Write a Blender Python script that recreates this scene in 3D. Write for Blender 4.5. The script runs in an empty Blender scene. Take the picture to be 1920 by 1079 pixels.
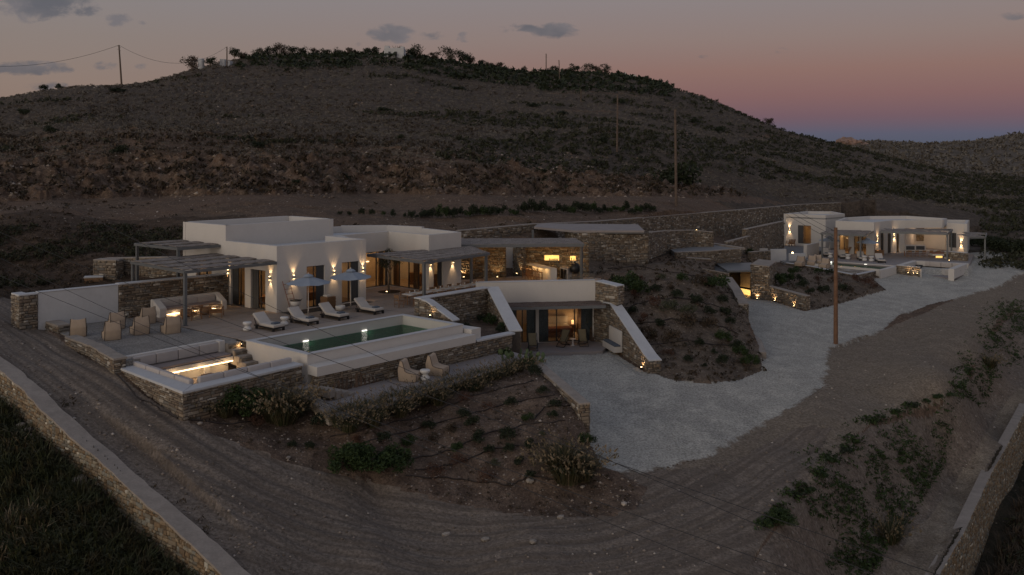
import bpy, bmesh, math, random
import numpy as np
from mathutils import Vector, Matrix
from mathutils import noise as mnoise

random.seed(7)
rng = np.random.default_rng(7)
SC = bpy.context.scene
COL = SC.collection

# ------------------------------------------------------------------ camera
F, YH, CH = 1700.0, 290.0, 10.0            # focal length in photo pixels, eye-level row, eye height
cam_d = bpy.data.cameras.new('camera')
cam = bpy.data.objects.new('camera', cam_d)
COL.objects.link(cam)
cam.location = (0, 0, CH)
cam.rotation_euler = (math.radians(90), 0, 0)
cam_d.sensor_width = 36
cam_d.lens = F / 1920 * 36
cam_d.shift_y = -(539.5 - YH) / 1920
cam_d.clip_start = 0.5
cam_d.clip_end = 6000
SC.camera = cam

# ------------------------------------------------------------------ sky (dusk, the earth's shadow rising opposite the sunset)
SUN_DIR = Vector((-0.64, -0.76, 0.17)).normalized()     # where the afterglow is, behind and left of the camera
world = bpy.data.worlds.new('World')
SC.world = world
world.use_nodes = True
wt = world.node_tree
for n in list(wt.nodes):
    wt.nodes.remove(n)


def srgb(r, g, b):
    def f(c):
        c /= 255.0
        return c / 12.92 if c <= 0.04045 else ((c + 0.055) / 1.055) ** 2.4
    return (f(r), f(g), f(b), 1.0)


class NT:
    """tiny node-building helper"""
    def __init__(s, tree):
        s.t = tree

    def n(s, kind, **kw):
        nd = s.t.nodes.new(kind)
        for k, v in kw.items():
            setattr(nd, k, v)
        return nd

    def link(s, a, b):
        s.t.links.new(a, b)

    def val(s, sock, v):
        if isinstance(v, bpy.types.NodeSocket):
            s.link(v, sock)
        elif v is not None:
            sock.default_value = v

    def math(s, op, a, b=None, c=None, clamp=False):
        nd = s.n('ShaderNodeMath', operation=op)
        nd.use_clamp = clamp
        s.val(nd.inputs[0], a)
        s.val(nd.inputs[1], b)
        s.val(nd.inputs[2], c)
        return nd.outputs[0]

    def mix(s, fac, a, b, blend='MIX'):
        nd = s.n('ShaderNodeMix', data_type='RGBA', blend_type=blend)
        s.val(nd.inputs[0], fac)
        s.val(nd.inputs[6], a)
        s.val(nd.inputs[7], b)
        return nd.outputs[2]

    def noise(s, vec, scale, detail=4, rough=0.55, dist=0.0):
        nd = s.n('ShaderNodeTexNoise')
        if vec is not None:
            s.link(vec, nd.inputs['Vector'])
        nd.inputs['Scale'].default_value = scale
        nd.inputs['Detail'].default_value = detail
        nd.inputs['Roughness'].default_value = rough
        nd.inputs['Distortion'].default_value = dist
        return nd.outputs['Fac']

    def ramp(s, fac, stops, interp='LINEAR'):
        nd = s.n('ShaderNodeValToRGB')
        nd.color_ramp.interpolation = interp
        el = nd.color_ramp.elements
        while len(el) < len(stops):
            el.new(0.5)
        for e, (p, c) in zip(el, stops):
            e.position = p
            e.color = c
        s.link(fac, nd.inputs[0])
        return nd.outputs['Color']

    def smooth(s, v, lo, hi, a=0.0, b=1.0):
        nd = s.n('ShaderNodeMapRange', interpolation_type='SMOOTHSTEP')
        s.val(nd.inputs[0], v)
        nd.inputs[1].default_value = lo
        nd.inputs[2].default_value = hi
        nd.inputs[3].default_value = a
        nd.inputs[4].default_value = b
        return nd.outputs[0]


w = NT(wt)
tc = w.n('ShaderNodeTexCoord')
sep = w.n('ShaderNodeSeparateXYZ')
w.link(tc.outputs['Generated'], sep.inputs[0])
dx, dy, dz = sep.outputs
hor = w.math('SQRT', w.math('ADD', w.math('MULTIPLY', dx, dx), w.math('MULTIPLY', dy, dy)))
elev = w.math('DIVIDE', dz, w.math('MAXIMUM', hor, 0.05))
# how far round to the side away from the sunset (1) or towards it (0)
azs = w.math('DIVIDE', w.math('ADD', w.math('MULTIPLY', dx, 0.53), w.math('MULTIPLY', dy, 0.85)), w.math('MAXIMUM', hor, 0.05))
anti = w.smooth(azs, 0.45, 1.0)
eh = w.math('MULTIPLY', elev, 1.0)
ev = w.smooth(eh, -0.02, 1.6)
fac = w.math('POWER', w.math('MAXIMUM', w.math('DIVIDE', w.math('ADD', elev, 0.02), 1.62), 0.0), 0.5)


def fpos(e):
    return min(1.0, max(0.0, (e + 0.02) / 1.62) ** 0.5)


ramp_anti = w.ramp(fac, [
    (fpos(-0.02), srgb(62, 72, 88)), (fpos(0.004), srgb(78, 90, 106)), (fpos(0.022), srgb(90, 93, 112)),
    (fpos(0.040), srgb(113, 91, 103)), (fpos(0.062), srgb(130, 98, 101)), (fpos(0.090), srgb(140, 109, 105)),
    (fpos(0.125), srgb(141, 122, 119)), (fpos(0.170), srgb(139, 129, 131)), (fpos(0.35), srgb(134, 132, 140)),
    (fpos(0.8), srgb(126, 130, 143)), (fpos(1.6), srgb(117, 124, 141))])
ramp_side = w.ramp(fac, [
    (fpos(-0.02), srgb(120, 100, 92)), (fpos(0.02), srgb(138, 117, 108)), (fpos(0.07), srgb(142, 124, 116)),
    (fpos(0.12), srgb(139, 127, 123)), (fpos(0.18), srgb(136, 131, 134)), (fpos(0.4), srgb(134, 134, 142)),
    (fpos(0.8), srgb(126, 130, 143)), (fpos(1.6), srgb(117, 124, 141))])
skyc = w.mix(w.smooth(azs, 0.50, 0.97), ramp_side, ramp_anti)
# the wide warm glow over the place where the sun went down
west = w.smooth(w.math('MULTIPLY', azs, -1.0), 0.1, 1.0)
lowf = w.smooth(elev, 0.0, 1.1, 1.0, 0.0)
glow = w.math('MULTIPLY', w.math('MULTIPLY', west, lowf), 1.0)
skyc = w.mix(glow, skyc, (0.56, 0.47, 0.40, 1.0))

# small slate-blue clouds, each at its own bearing
px_ = w.math('DIVIDE', dx, w.math('MAXIMUM', dy, 0.05))
pz_ = w.math('DIVIDE', dz, w.math('MAXIMUM', dy, 0.05))
cv = w.n('ShaderNodeCombineXYZ')
w.link(px_, cv.inputs[0])
w.link(w.math('MULTIPLY', pz_, 2.0), cv.inputs[1])
nz = w.noise(cv.outputs[0], 42, 7, 0.62, 0.35)
nz2 = w.noise(cv.outputs[0], 15, 3, 0.5, 0.2)
CLOUDS = [(85, 4, 85, 36, 1.0), (150, 22, 40, 12, .7), (40, 128, 95, 13, 1.0), (222, 37, 26, 13, .55), (197, 123, 24, 9, .8), (95, 163, 50, 9, .75),
          (735, 63, 42, 17, 1.0), (757, 70, 18, 11, .9), (808, 68, 30, 9, .5), (869, 73, 13, 12, .5), (1040, 59, 42, 15, 1.0), (985, 53, 34, 9, .75), (945, 55, 26, 7, .4),
          (1453, 96, 26, 8, .32), (1895, 31, 30, 8, .4), (1320, 107, 14, 4, .3), (265, 44, 10, 5, .3), (268, 125, 16, 6, .3), (672, 82, 8, 7, .3)]
mask = None
for (cx, cy, rx, ry, st) in CLOUDS:
    ex = w.math('DIVIDE', w.math('SUBTRACT', px_, (cx - 960) / F), rx / F)
    ey = w.math('DIVIDE', w.math('SUBTRACT', pz_, (YH - cy) / F), ry / F)
    r2 = w.math('ADD', w.math('MULTIPLY', ex, ex), w.math('MULTIPLY', ey, ey))
    m = w.math('MULTIPLY', w.math('MAXIMUM', w.math('SUBTRACT', 1.0, w.math('MULTIPLY', r2, 0.62)), 0.0), st)
    mask = m if mask is None else w.math('MAXIMUM', mask, m)
nn = w.math('ADD', w.math('MULTIPLY', nz, 0.75), w.math('MULTIPLY', nz2, 0.25))
cl = w.smooth(w.math('ADD', mask, w.math('MULTIPLY', w.math('SUBTRACT', nn, 0.5), 3.2)), 0.12, 0.85)
cl = w.math('MULTIPLY', cl, w.smooth(mask, 0.02, 0.25))
cl = w.math('MULTIPLY', cl, w.math('MULTIPLY', w.math('GREATER_THAN', dy, 0.2), 0.80))
skyc = w.mix(cl, skyc, w.mix(w.smooth(nz2, .35, .65), srgb(84, 88, 100), srgb(112, 109, 116)))
nish = w.n('ShaderNodeTexSky', sky_type='NISHITA')
nish.sun_disc = False
nish.sun_elevation = math.radians(1.0)
nish.sun_rotation = math.atan2(SUN_DIR.x, SUN_DIR.y)
bg1 = w.n('ShaderNodeBackground')
w.link(skyc, bg1.inputs[0])
bg1.inputs[1].default_value = 0.93
bg2 = w.n('ShaderNodeBackground')
w.link(nish.outputs[0], bg2.inputs[0])
bg2.inputs[1].default_value = 0.012
addw = w.n('ShaderNodeAddShader')
w.link(bg1.outputs[0], addw.inputs[0])
w.link(bg2.outputs[0], addw.inputs[1])
wo = w.n('ShaderNodeOutputWorld')
w.link(addw.outputs[0], wo.inputs[0])

# the last glow after sunset: one very soft, weak, warm lamp
sl = bpy.data.lights.new('sun', 'SUN')
sl.energy = 0.62
sl.angle = math.radians(32)
sl.color = (1.0, 0.86, 0.68)
so = bpy.data.objects.new('sun', sl)
COL.objects.link(so)
so.rotation_euler = SUN_DIR.to_track_quat('Z', 'Y').to_euler()

SC.view_settings.view_transform = 'Standard'
SC.view_settings.look = 'None'
SC.view_settings.gamma = 1.0
SC.view_settings.exposure = 0.0
SC.view_settings.use_curve_mapping = False
SC.render.engine = 'CYCLES'
cy = SC.cycles
cy.use_denoising = True
cy.max_bounces = 6
cy.diffuse_bounces = 3
cy.glossy_bounces = 3
cy.transmission_bounces = 6
cy.transparent_max_bounces = 12
cy.sample_clamp_indirect = 3.0
cy.sample_clamp_direct = 0.0
cy.caustics_reflective = False
cy.caustics_refractive = False


# ------------------------------------------------------------------ placing: photo pixel at a known height or depth -> point in the place
def G(px, py, z):
    Y = F * (CH - z) / (py - YH)
    return Vector(((px - 960) * Y / F, Y, z))


def GY(px, py, Y):
    return Vector(((px - 960) * Y / F, Y, CH - (py - YH) * Y / F))


OX, OY = -14.8585, 57.2776                     # near corner of the first villa
E1 = Vector((0.632, 0.775, 0)) / 1.0
E1.normalize()
E2 = Vector((-E1.y, E1.x, 0))


def W(a, b, z=0.0):
    """villa frame (a to the right-back, b to the left-back) -> world"""
    return Vector((OX + a * E1.x + b * E2.x, OY + a * E1.y + b * E2.y, z))


def onl(p0, p1, px):
    """fraction along the ground line p0-p1 that is seen in pixel column px"""
    k = (px - 960) / F
    d = p1 - p0
    return (k * p0.y - p0.x) / (d.x - k * d.y)


def zat(py, p):
    return CH - (py - YH) * p.y / F


# ------------------------------------------------------------------ object helpers
def new_obj(name, data, parent=None, mat=None, smooth=False):
    o = bpy.data.objects.new(name, data)
    COL.objects.link(o)
    if parent is not None:
        o.parent = parent
    if mat is not None and data is not None:
        data.materials.append(mat)
    if smooth and data is not None:
        data.polygons.foreach_set('use_smooth', [True] * len(data.polygons))
    return o


def tag(o, label=None, cat=None, group=None, kind=None):
    if label:
        o['label'] = label
    if cat:
        o['category'] = cat
    if group:
        o['group'] = group
    if kind:
        o['kind'] = kind
    return o


def empty(name, loc=(0, 0, 0), rz=0.0, label=None, cat=None, group=None):
    o = bpy.data.objects.new(name, None)
    COL.objects.link(o)
    o.location = loc
    o.rotation_euler = (0, 0, rz)
    o.empty_display_size = 0.2
    return tag(o, label, cat, group)


def copy_tree(o, parent=None):
    c = o.copy()
    COL.objects.link(c)
    if parent is not None:
        c.parent = parent
    for ch in CH_OF(o):
        copy_tree(ch, c)
    return c


def CH_OF(o):
    return list(o.children)


class MB:
    """collects simple solids, then becomes ONE mesh"""
    def __init__(s):
        s.v, s.f, s.m = [], [], []

    def add(s, vs, fs):
        b = len(s.v)
        s.v.extend([tuple(v) for v in vs])
        s.f.extend([tuple(i + b for i in f) for f in fs])

    def box(s, x0, x1, y0, y1, z0, z1):
        s.add([(x0, y0, z0), (x1, y0, z0), (x1, y1, z0), (x0, y1, z0), (x0, y0, z1), (x1, y0, z1), (x1, y1, z1), (x0, y1, z1)],
              [(0, 3, 2, 1), (4, 5, 6, 7), (0, 1, 5, 4), (1, 2, 6, 5), (2, 3, 7, 6), (3, 0, 4, 7)])

    def prism(s, pts, z0, z1):
        """plan polygon (any winding); z0 / z1 a number or one per corner"""
        n = len(pts)
        A = sum(pts[i][0] * pts[(i + 1) % n][1] - pts[(i + 1) % n][0] * pts[i][1] for i in range(n))
        idx = range(n) if A > 0 else range(n - 1, -1, -1)
        P = [pts[i] for i in idx]
        Z0 = [z0 if not hasattr(z0, '__len__') else z0[i] for i in idx]
        Z1 = [z1 if not hasattr(z1, '__len__') else z1[i] for i in idx]
        vs = [(p[0], p[1], z) for p, z in zip(P, Z0)] + [(p[0], p[1], z) for p, z in zip(P, Z1)]
        fs = [tuple(range(n - 1, -1, -1)), tuple(range(n, 2 * n))]
        fs += [(i, (i + 1) % n, n + (i + 1) % n, n + i) for i in range(n)]
        s.add(vs, fs)

    def bar(s, p0, p1, w_, h_, up=(0, 0, 1)):
        p0, p1 = Vector(p0), Vector(p1)
        d = (p1 - p0).normalized()
        u = Vector(up)
        sd = d.cross(u)
        if sd.length < 1e-4:
            sd = d.cross(Vector((1, 0, 0)))
        sd.normalize()
        u = sd.cross(d).normalized()
        vs = []
        for p in (p0, p1):
            for a, b in ((-1, -1), (1, -1), (1, 1), (-1, 1)):
                vs.append(p + sd * a * w_ / 2 + u * b * h_ / 2)
        s.add(vs, [(0, 1, 2, 3), (7, 6, 5, 4), (0, 4, 5, 1), (1, 5, 6, 2), (2, 6, 7, 3), (3, 7, 4, 0)])

    def tube(s, pts, rad, n=8, caps=True):
        pts = [Vector(p) for p in pts]
        if not hasattr(rad, '__len__'):
            rad = [rad] * len(pts)
        vs = []
        for i, p in enumerate(pts):
            d = (pts[min(i + 1, len(pts) - 1)] - pts[max(i - 1, 0)]).normalized()
            a = d.orthogonal().normalized() if abs(d.z) > 0.9 else d.cross(Vector((0, 0, 1))).normalized()
            b = d.cross(a).normalized()
            for k in range(n):
                t = 2 * math.pi * k / n
                vs.append(p + (a * math.cos(t) + b * math.sin(t)) * rad[i])
        fs = []
        for i in range(len(pts) - 1):
            for k in range(n):
                fs.append((i * n + k, i * n + (k + 1) % n, (i + 1) * n + (k + 1) % n, (i + 1) * n + k))
        if caps:
            fs.append(tuple(range(n - 1, -1, -1)))
            fs.append(tuple((len(pts) - 1) * n + k for k in range(n)))
        s.add(vs, fs)

    def lathe(s, prof, n=16, c=(0, 0, 0)):
        """prof: list of (radius, z)"""
        vs, fs = [], []
        for r, z in prof:
            for k in range(n):
                t = 2 * math.pi * k / n
                vs.append((c[0] + r * math.cos(t), c[1] + r * math.sin(t), c[2] + z))
        for i in range(len(prof) - 1):
            for k in range(n):
                fs.append((i * n + k, i * n + (k + 1) % n, (i + 1) * n + (k + 1) % n, (i + 1) * n + k))
        fs.append(tuple(range(n - 1, -1, -1)))
        fs.append(tuple((len(prof) - 1) * n + k for k in range(n)))
        s.add(vs, fs)

    def mesh(s, name):
        me = bpy.data.meshes.new(name)
        me.from_pydata(s.v, [], s.f)
        me.update()
        return me

    def build(s, name, mat, parent=None, smooth=False, bevel=0.0):
        me = s.mesh(name)
        if bevel > 0:
            bm = bmesh.new()
            bm.from_mesh(me)
            bmesh.ops.recalc_face_normals(bm, faces=bm.faces)
            bmesh.ops.bevel(bm, geom=[e for e in bm.edges if len(e.link_faces) == 2 and e.calc_face_angle(0) > 0.5],
                            offset=bevel, segments=2, affect='EDGES', clamp_overlap=True)
            bm.to_mesh(me)
            bm.free()
        return new_obj(name, me, parent, mat, smooth)


def np_mesh(name, verts, faces, mat=None, parent=None, smooth=False):
    """verts (n,3) and faces (m,k) as numpy arrays -> object, fast"""
    verts = np.asarray(verts, dtype=np.float32)
    faces = np.asarray(faces, dtype=np.int32)
    me = bpy.data.meshes.new(name)
    me.vertices.add(len(verts))
    me.vertices.foreach_set('co', verts.ravel())
    k = faces.shape[1]
    me.loops.add(faces.size)
    me.loops.foreach_set('vertex_index', faces.ravel())
    me.polygons.add(len(faces))
    me.polygons.foreach_set('loop_start', np.arange(0, faces.size, k, dtype=np.int32))
    me.polygons.foreach_set('loop_total', np.full(len(faces), k, dtype=np.int32))
    if smooth:
        me.polygons.foreach_set('use_smooth', np.ones(len(faces), dtype=bool))
    me.update(calc_edges=True)
    return new_obj(name, me, parent, mat)


# ------------------------------------------------------------------ materials
def mat_new(name):
    m = bpy.data.materials.new(name)
    m.use_nodes = True
    t = m.node_tree
    for n in list(t.nodes):
        t.nodes.remove(n)
    nt = NT(t)
    out = nt.n('ShaderNodeOutputMaterial')
    bs = nt.n('ShaderNodeBsdfPrincipled')
    nt.link(bs.outputs[0], out.inputs[0])
    return m, nt, bs, out


def rgba(c):
    return (c[0], c[1], c[2], 1.0)


def mat_simple(name, col, rough=0.8, var=0.12, scale=3.0, bump=0.0, bscale=30, metal=0.0, wear=None, objvar=0.0, coat=0.0):
    m, t, bs, out = mat_new(name)
    tcn = t.n('ShaderNodeTexCoord')
    vec = tcn.outputs['Object']
    n1 = t.noise(vec, scale, 5, 0.6)
    n2 = t.noise(vec, scale * 7.3, 3, 0.6)
    f = t.math('ADD', t.math('MULTIPLY', n1, 0.65), t.math('MULTIPLY', n2, 0.35))
    f = t.smooth(f, 0.3, 0.7)
    lo = rgba([c * (1 - var) for c in col])
    hi = rgba([min(1, c * (1 + var)) for c in col])
    c = t.mix(f, lo, hi)
    if wear is not None:
        wn = t.smooth(t.noise(vec, scale * 0.45, 6, 0.7), 0.52, 0.75)
        c = t.mix(t.math('MULTIPLY', wn, wear[1]), c, rgba(wear[0]))
    if objvar:
        oi = t.n('ShaderNodeObjectInfo')
        v = t.n('ShaderNodeHueSaturation')
        t.link(t.math('ADD', t.math('MULTIPLY', oi.outputs['Random'], 2 * objvar), 1 - objvar), v.inputs['Value'])
        t.link(c, v.inputs['Color'])
        c = v.outputs[0]
    t.link(c, bs.inputs['Base Color'])
    bs.inputs['Roughness'].default_value = rough
    bs.inputs['Metallic'].default_value = metal
    if coat:
        bs.inputs['Coat Weight'].default_value = coat
    if bump:
        bp = t.n('ShaderNodeBump')
        bp.inputs['Strength'].default_value = bump
        bp.inputs['Distance'].default_value = 0.02
        t.link(t.noise(vec, bscale, 5, 0.65), bp.inputs['Height'])
        t.link(bp.outputs[0], bs.inputs['Normal'])
    return m


def mat_emit(name, col, strength):
    m, t, bs, out = mat_new(name)
    bs.inputs['Base Color'].default_value = rgba(col)
    bs.inputs['Emission Color'].default_value = rgba(col)
    bs.inputs['Emission Strength'].default_value = strength
    return m


def mat_stone(name, stops, rough=0.92, grain=9.0, bump=0.6):
    """each stone its own tone (island random plus object random), grain and lichen inside it"""
    m, t, bs, out = mat_new(name)
    geo = t.n('ShaderNodeNewGeometry')
    oi = t.n('ShaderNodeObjectInfo')
    r = t.math('FRACT', t.math('ADD', geo.outputs['Random Per Island'], oi.outputs['Random']))
    tcn = t.n('ShaderNodeTexCoord')
    pos = geo.outputs['Position']
    c = t.ramp(r, stops)
    n1 = t.noise(pos, grain, 5, 0.65)
    n2 = t.noise(pos, grain * 0.22, 3, 0.5)
    hsv = t.n('ShaderNodeHueSaturation')
    t.link(c, hsv.inputs['Color'])
    t.link(t.math('ADD', 0.72, t.math('ADD', t.math('MULTIPLY', n1, 0.6), t.math('MULTIPLY', n2, 0.36))), hsv.inputs['Value'])
    t.link(hsv.outputs[0], bs.inputs['Base Color'])
    bs.inputs['Roughness'].default_value = rough
    bp = t.n('ShaderNodeBump')
    bp.inputs['Strength'].default_value = bump
    bp.inputs['Distance'].default_value = 0.03
    t.link(t.noise(pos, grain * 2.2, 4, 0.7), bp.inputs['Height'])
    t.link(bp.outputs[0], bs.inputs['Normal'])
    return m


def S3(*c):
    return (c[0], c[1], c[2], 1.0)


STOPS_A = [(0.0, S3(.085, .070, .056)), (0.18, S3(.150, .115, .085)), (0.36, S3(.20, .165, .125)), (0.5, S3(.115, .108, .10)),
           (0.66, S3(.24, .20, .155)), (0.8, S3(.165, .12, .08)), (0.93, S3(.29, .26, .22)), (1.0, S3(.40, .37, .33))]
STOPS_F = [(0.0, S3(.09, .065, .042)), (0.2, S3(.19, .13, .075)), (0.4, S3(.14, .135, .115)), (0.6, S3(.23, .165, .10)),
           (0.78, S3(.26, .22, .16)), (0.93, S3(.17, .17, .15)), (1.0, S3(.5, .46, .38))]
M = {}
M['stone'] = mat_stone('field_stone', STOPS_A)
M['stone_warm'] = mat_stone('ochre_field_stone', STOPS_F)
M['mortar'] = mat_simple('earth_mortar', (.075, .062, .052), .95, .25, 6, .4, 40)
M['mortar_warm'] = mat_simple('ochre_mortar', (.085, .066, .045), .95, .25, 6, .4, 40)
M['cap'] = mat_simple('weathered_coping', (.29, .255, .225), .92, .18, 1.6, .5, 25, wear=((.18, .155, .135), .5))
M['plaster'] = mat_simple('white_plaster', (.56, .54, .52), .9, .035, .8, .12, 30, wear=((.49, .465, .44), .35))
M['plaster_cool'] = mat_simple('white_trowelled_coping', (.50, .51, .53), .85, .06, 1.2, .15, 25, wear=((.40, .405, .42), .5))
M['plaster_in'] = mat_simple('warm_interior_plaster', (.50, .42, .33), .9, .05, 1.0)
M['floor_in'] = mat_simple('interior_floor', (.34, .27, .20), .6, .1, 2.0)
M['steel'] = mat_simple('grey_painted_steel', (.13, .14, .15), .45, .10, 3, metal=0.2)
M['frame'] = mat_simple('dark_bronze_frame', (.050, .048, .048), .4, .12, 3, metal=0.3)
M['shutter'] = mat_simple('dark_grey_shutter', (.055, .056, .060), .6, .1, 3)
M['wood'] = mat_simple('oiled_teak', (.24, .125, .060), .6, .3, 8, .2, 60, objvar=.15)
M['pole'] = mat_simple('weathered_pole_wood', (.16, .085, .050), .85, .3, 3, .5, 30)
M['pole_far'] = mat_simple('grey_pole_wood', (.11, .08, .062), .85, .3, 3, .3, 20)
M['canvas'] = mat_simple('blue_grey_canvas', (.25, .29, .35), .85, .05, 2, .1, 60)
M['cushion'] = mat_simple('pale_grey_cushion', (.44, .41, .40), .9, .06, 3, .15, 50)
M['cushion_dark'] = mat_simple('taupe_seat_pad', (.24, .20, .19), .9, .08, 3, .15, 50)
M['towel'] = mat_simple('slate_blue_towel', (.085, .105, .14), .95, .15, 8, .3, 70)
M['beige'] = mat_simple('sand_beige_canvas', (.42, .33, .25), .9, .07, 4, .2, 45, objvar=.06)
M['piping'] = mat_simple('dark_piping', (.05, .042, .038), .8, .1)
M['matt'] = mat_simple('lounger_mattress', (.47, .44, .41), .9, .05, 3, .1, 50)
M['black'] = mat_simple('black_metal', (.018, .018, .020), .4, .2, 6, metal=.3)
M['white_ceramic'] = mat_simple('white_ceramic', (.62, .61, .60), .5, .04, 4)
M['wicker'] = mat_simple('brown_wicker', (.22, .125, .065), .8, .4, 22, .8, 60)
M['terracotta'] = mat_simple('terracotta', (.25, .10, .055), .85, .15, 5)
M['denim'] = mat_simple('teal_curtain', (.055, .085, .115), .9, .25, 5)
M['linen'] = mat_simple('white_linen', (.6, .57, .53), .9, .05, 4)
M['olive_canvas'] = mat_simple('khaki_sling', (.20, .165, .10), .9, .12, 6, .2, 60)
M['plate'] = mat_simple('clay_plate', (.5, .34, .22), .5, .1, 6)
M['hose'] = mat_simple('irrigation_hose', (.022, .014, .011), .6, .1)
M['wire'] = mat_simple('power_cable', (.02, .02, .022), .6, .05)
M['lamp_metal'] = mat_simple('bronze_lamp', (.30, .28, .26), .5, .1)
M['lamp_dark'] = mat_simple('dark_spot_housing', (.03, .03, .03), .5, .1)
M['bulb'] = mat_emit('warm_bulb', (1.0, .66, .30), 14)
M['bulb_soft'] = mat_emit('warm_led_strip', (1.0, .70, .38), 5.0)
M['bulb_cool'] = mat_emit('pool_lamp', (1.0, .97, .85), 2.0)
M['lampshade'] = mat_emit('glowing_shade', (1.0, .62, .28), 1.6)
M['niche_glow'] = mat_emit('niche_led', (1.0, .60, .17), 1.3)
M['boulder'] = mat_simple('pale_boulder', (.34, .30, .26), .9, .2, 4, .6, 12, objvar=.3)


def ground_col(t, pos, cols, scale, fine):
    a = t.noise(pos, 0.12 * scale, 5, 0.6)
    b = t.noise(pos, 0.9 * scale, 6, 0.65)
    c = t.noise(pos, 9.0 * fine, 5, 0.75)
    c1 = t.mix(t.smooth(a, .35, .65), rgba(cols[0]), rgba(cols[1]))
    c2 = t.mix(t.smooth(b, .40, .68), c1, rgba(cols[2]))
    mul = t.n('ShaderNodeHueSaturation')
    t.link(c2, mul.inputs['Color'])
    t.link(t.math('ADD', .56, t.math('MULTIPLY', t.smooth(c, .30, .70), .88)), mul.inputs['Value'])
    return mul.outputs[0], b, c


GRAVEL = [(.405, .392, .355), (.335, .326, .300), (.47, .455, .41)]
FLATC = [(.200, .163, .125), (.180, .147, .115), (.228, .187, .145)]


def mat_ground(name, cols, scale=1.0, speck=0.0, bump=0.5, speckcol=(.3, .28, .26), streak=None, fine=1.0, edge=False):
    """earth: three tones mixed by large, middle and fine noise, pale specks of gravel; edge: gravel thinning out into earth"""
    m, t, bs, out = mat_new(name)
    geo = t.n('ShaderNodeNewGeometry')
    pos = geo.outputs['Position']
    colr, b, c = ground_col(t, pos, cols, scale, fine)
    if streak is not None:
        at = t.n('ShaderNodeAttribute', attribute_name='along')
        st = t.n('ShaderNodeTexNoise')
        sm = t.n('ShaderNodeMapping')
        t.link(at.outputs['Vector'], sm.inputs['Vector'])
        sm.inputs['Scale'].default_value = (0.05, 3.0, 1)
        t.link(sm.outputs[0], st.inputs['Vector'])
        st.inputs['Scale'].default_value = 1.0
        st.inputs['Detail'].default_value = 5
        sf = t.smooth(st.outputs['Fac'], .42, .60)
        colr = t.mix(t.math('MULTIPLY', sf, streak[1]), colr, rgba(streak[0]))
    if edge:
        ea = t.n('ShaderNodeAttribute', attribute_name='edge')
        wob = t.math('MULTIPLY', t.math('SUBTRACT', t.noise(pos, 1.1, 6, .7), .5), 1.7)
        f = t.smooth(t.math('ADD', ea.outputs['Fac'], wob), -.12, .22)
        base = colr
        if edge == 'in':
            base, _, _ = ground_col(t, pos, FLATC, 1.0, .8)
            colr = t.mix(f, base, colr)
        else:
            g2, _, _ = ground_col(t, pos, GRAVEL, .9, 1.0)
            colr = t.mix(f, colr, g2)
    if speck:
        vo = t.n('ShaderNodeTexVoronoi')
        t.link(pos, vo.inputs['Vector'])
        vo.inputs['Scale'].default_value = 3.5 * fine
        sel = t.math('LESS_THAN', vo.outputs['Distance'], 0.16)
        rnd = t.n('ShaderNodeSeparateColor')
        t.link(vo.outputs['Color'], rnd.inputs[0])
        sel = t.math('MULTIPLY', sel, t.math('GREATER_THAN', rnd.outputs[0], 1 - speck))
        colr = t.mix(t.math('MULTIPLY', sel, .8), colr, rgba(speckcol))
    t.link(colr, bs.inputs['Base Color'])
    bs.inputs['Roughness'].default_value = .95
    bs.inputs['Specular IOR Level'].default_value = .2
    bp = t.n('ShaderNodeBump')
    bp.inputs['Strength'].default_value = bump
    bp.inputs['Distance'].default_value = 0.25
    t.link(t.math('ADD', t.math('MULTIPLY', b, .6), t.math('MULTIPLY', c, .4)), bp.inputs['Height'])
    t.link(bp.outputs[0], bs.inputs['Normal'])
    return m


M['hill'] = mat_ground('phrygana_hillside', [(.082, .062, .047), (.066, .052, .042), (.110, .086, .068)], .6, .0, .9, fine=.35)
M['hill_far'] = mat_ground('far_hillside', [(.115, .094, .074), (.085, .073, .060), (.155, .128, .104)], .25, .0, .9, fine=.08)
M['cliff'] = mat_ground('red_earth_cut', [(.125, .078, .052), (.084, .058, .042), (.185, .135, .102)], 1.6, .35, 1.0, (.26, .21, .17), fine=.6)
M['bank'] = mat_ground('graded_earth_bank', [(0.120, 0.080, 0.058), (0.098, 0.069, 0.050), (0.150, 0.104, 0.074)], 1.2, .5, .6, (.24, .2, .17), fine=0.6)
M['embank'] = mat_ground('stony_embankment', [(.172, .138, .112), (.140, .114, .094), (.205, .170, .140)], 1.2, .6, .7, (.3, .27, .24), fine=.7)
M['bank_dark'] = mat_ground('planted_earth_bank', [(0.068, 0.046, 0.032), (0.051, 0.036, 0.026), (0.108, 0.074, 0.052)], 1.2, .35, .8, (.2, .17, .15), fine=.9)
M['dirt'] = mat_ground('beaten_earth_road', [(.192, .157, .129), (.165, .136, .113), (.222, .182, .149)], 1.3, .35, .5, (.16, .14, .125), streak=((.10, .078, .062), .52), fine=0.8, edge='out')
M['dirt_flat'] = mat_ground('beige_earth_flat', FLATC, 1.0, .3, .4, (.2, .18, .16), fine=0.8, edge='out')
M['soil'] = mat_ground('planted_red_soil', [(0.127, 0.087, 0.065), (0.099, 0.072, 0.056), (0.198, 0.144, 0.109)], 1.4, .7, .9, (.30, .26, .23), fine=1.1)
M['soil_light'] = mat_ground('planted_pale_soil', [(0.132, 0.098, 0.074), (0.102, 0.079, 0.062), (0.180, 0.142, 0.109)], 1.4, .7, .9, (.32, .28, .24), fine=.8)
M['field'] = mat_ground('dark_field', [(0.042, 0.039, 0.027), (0.030, 0.030, 0.021), (0.068, 0.054, 0.038)], 1.0, .1, 1.0, (.14, .12, .10), fine=.9)
M['gravel'] = mat_ground('pale_grey_gravel', GRAVEL, .9, .0, .7, fine=1.0, edge='in')
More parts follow.
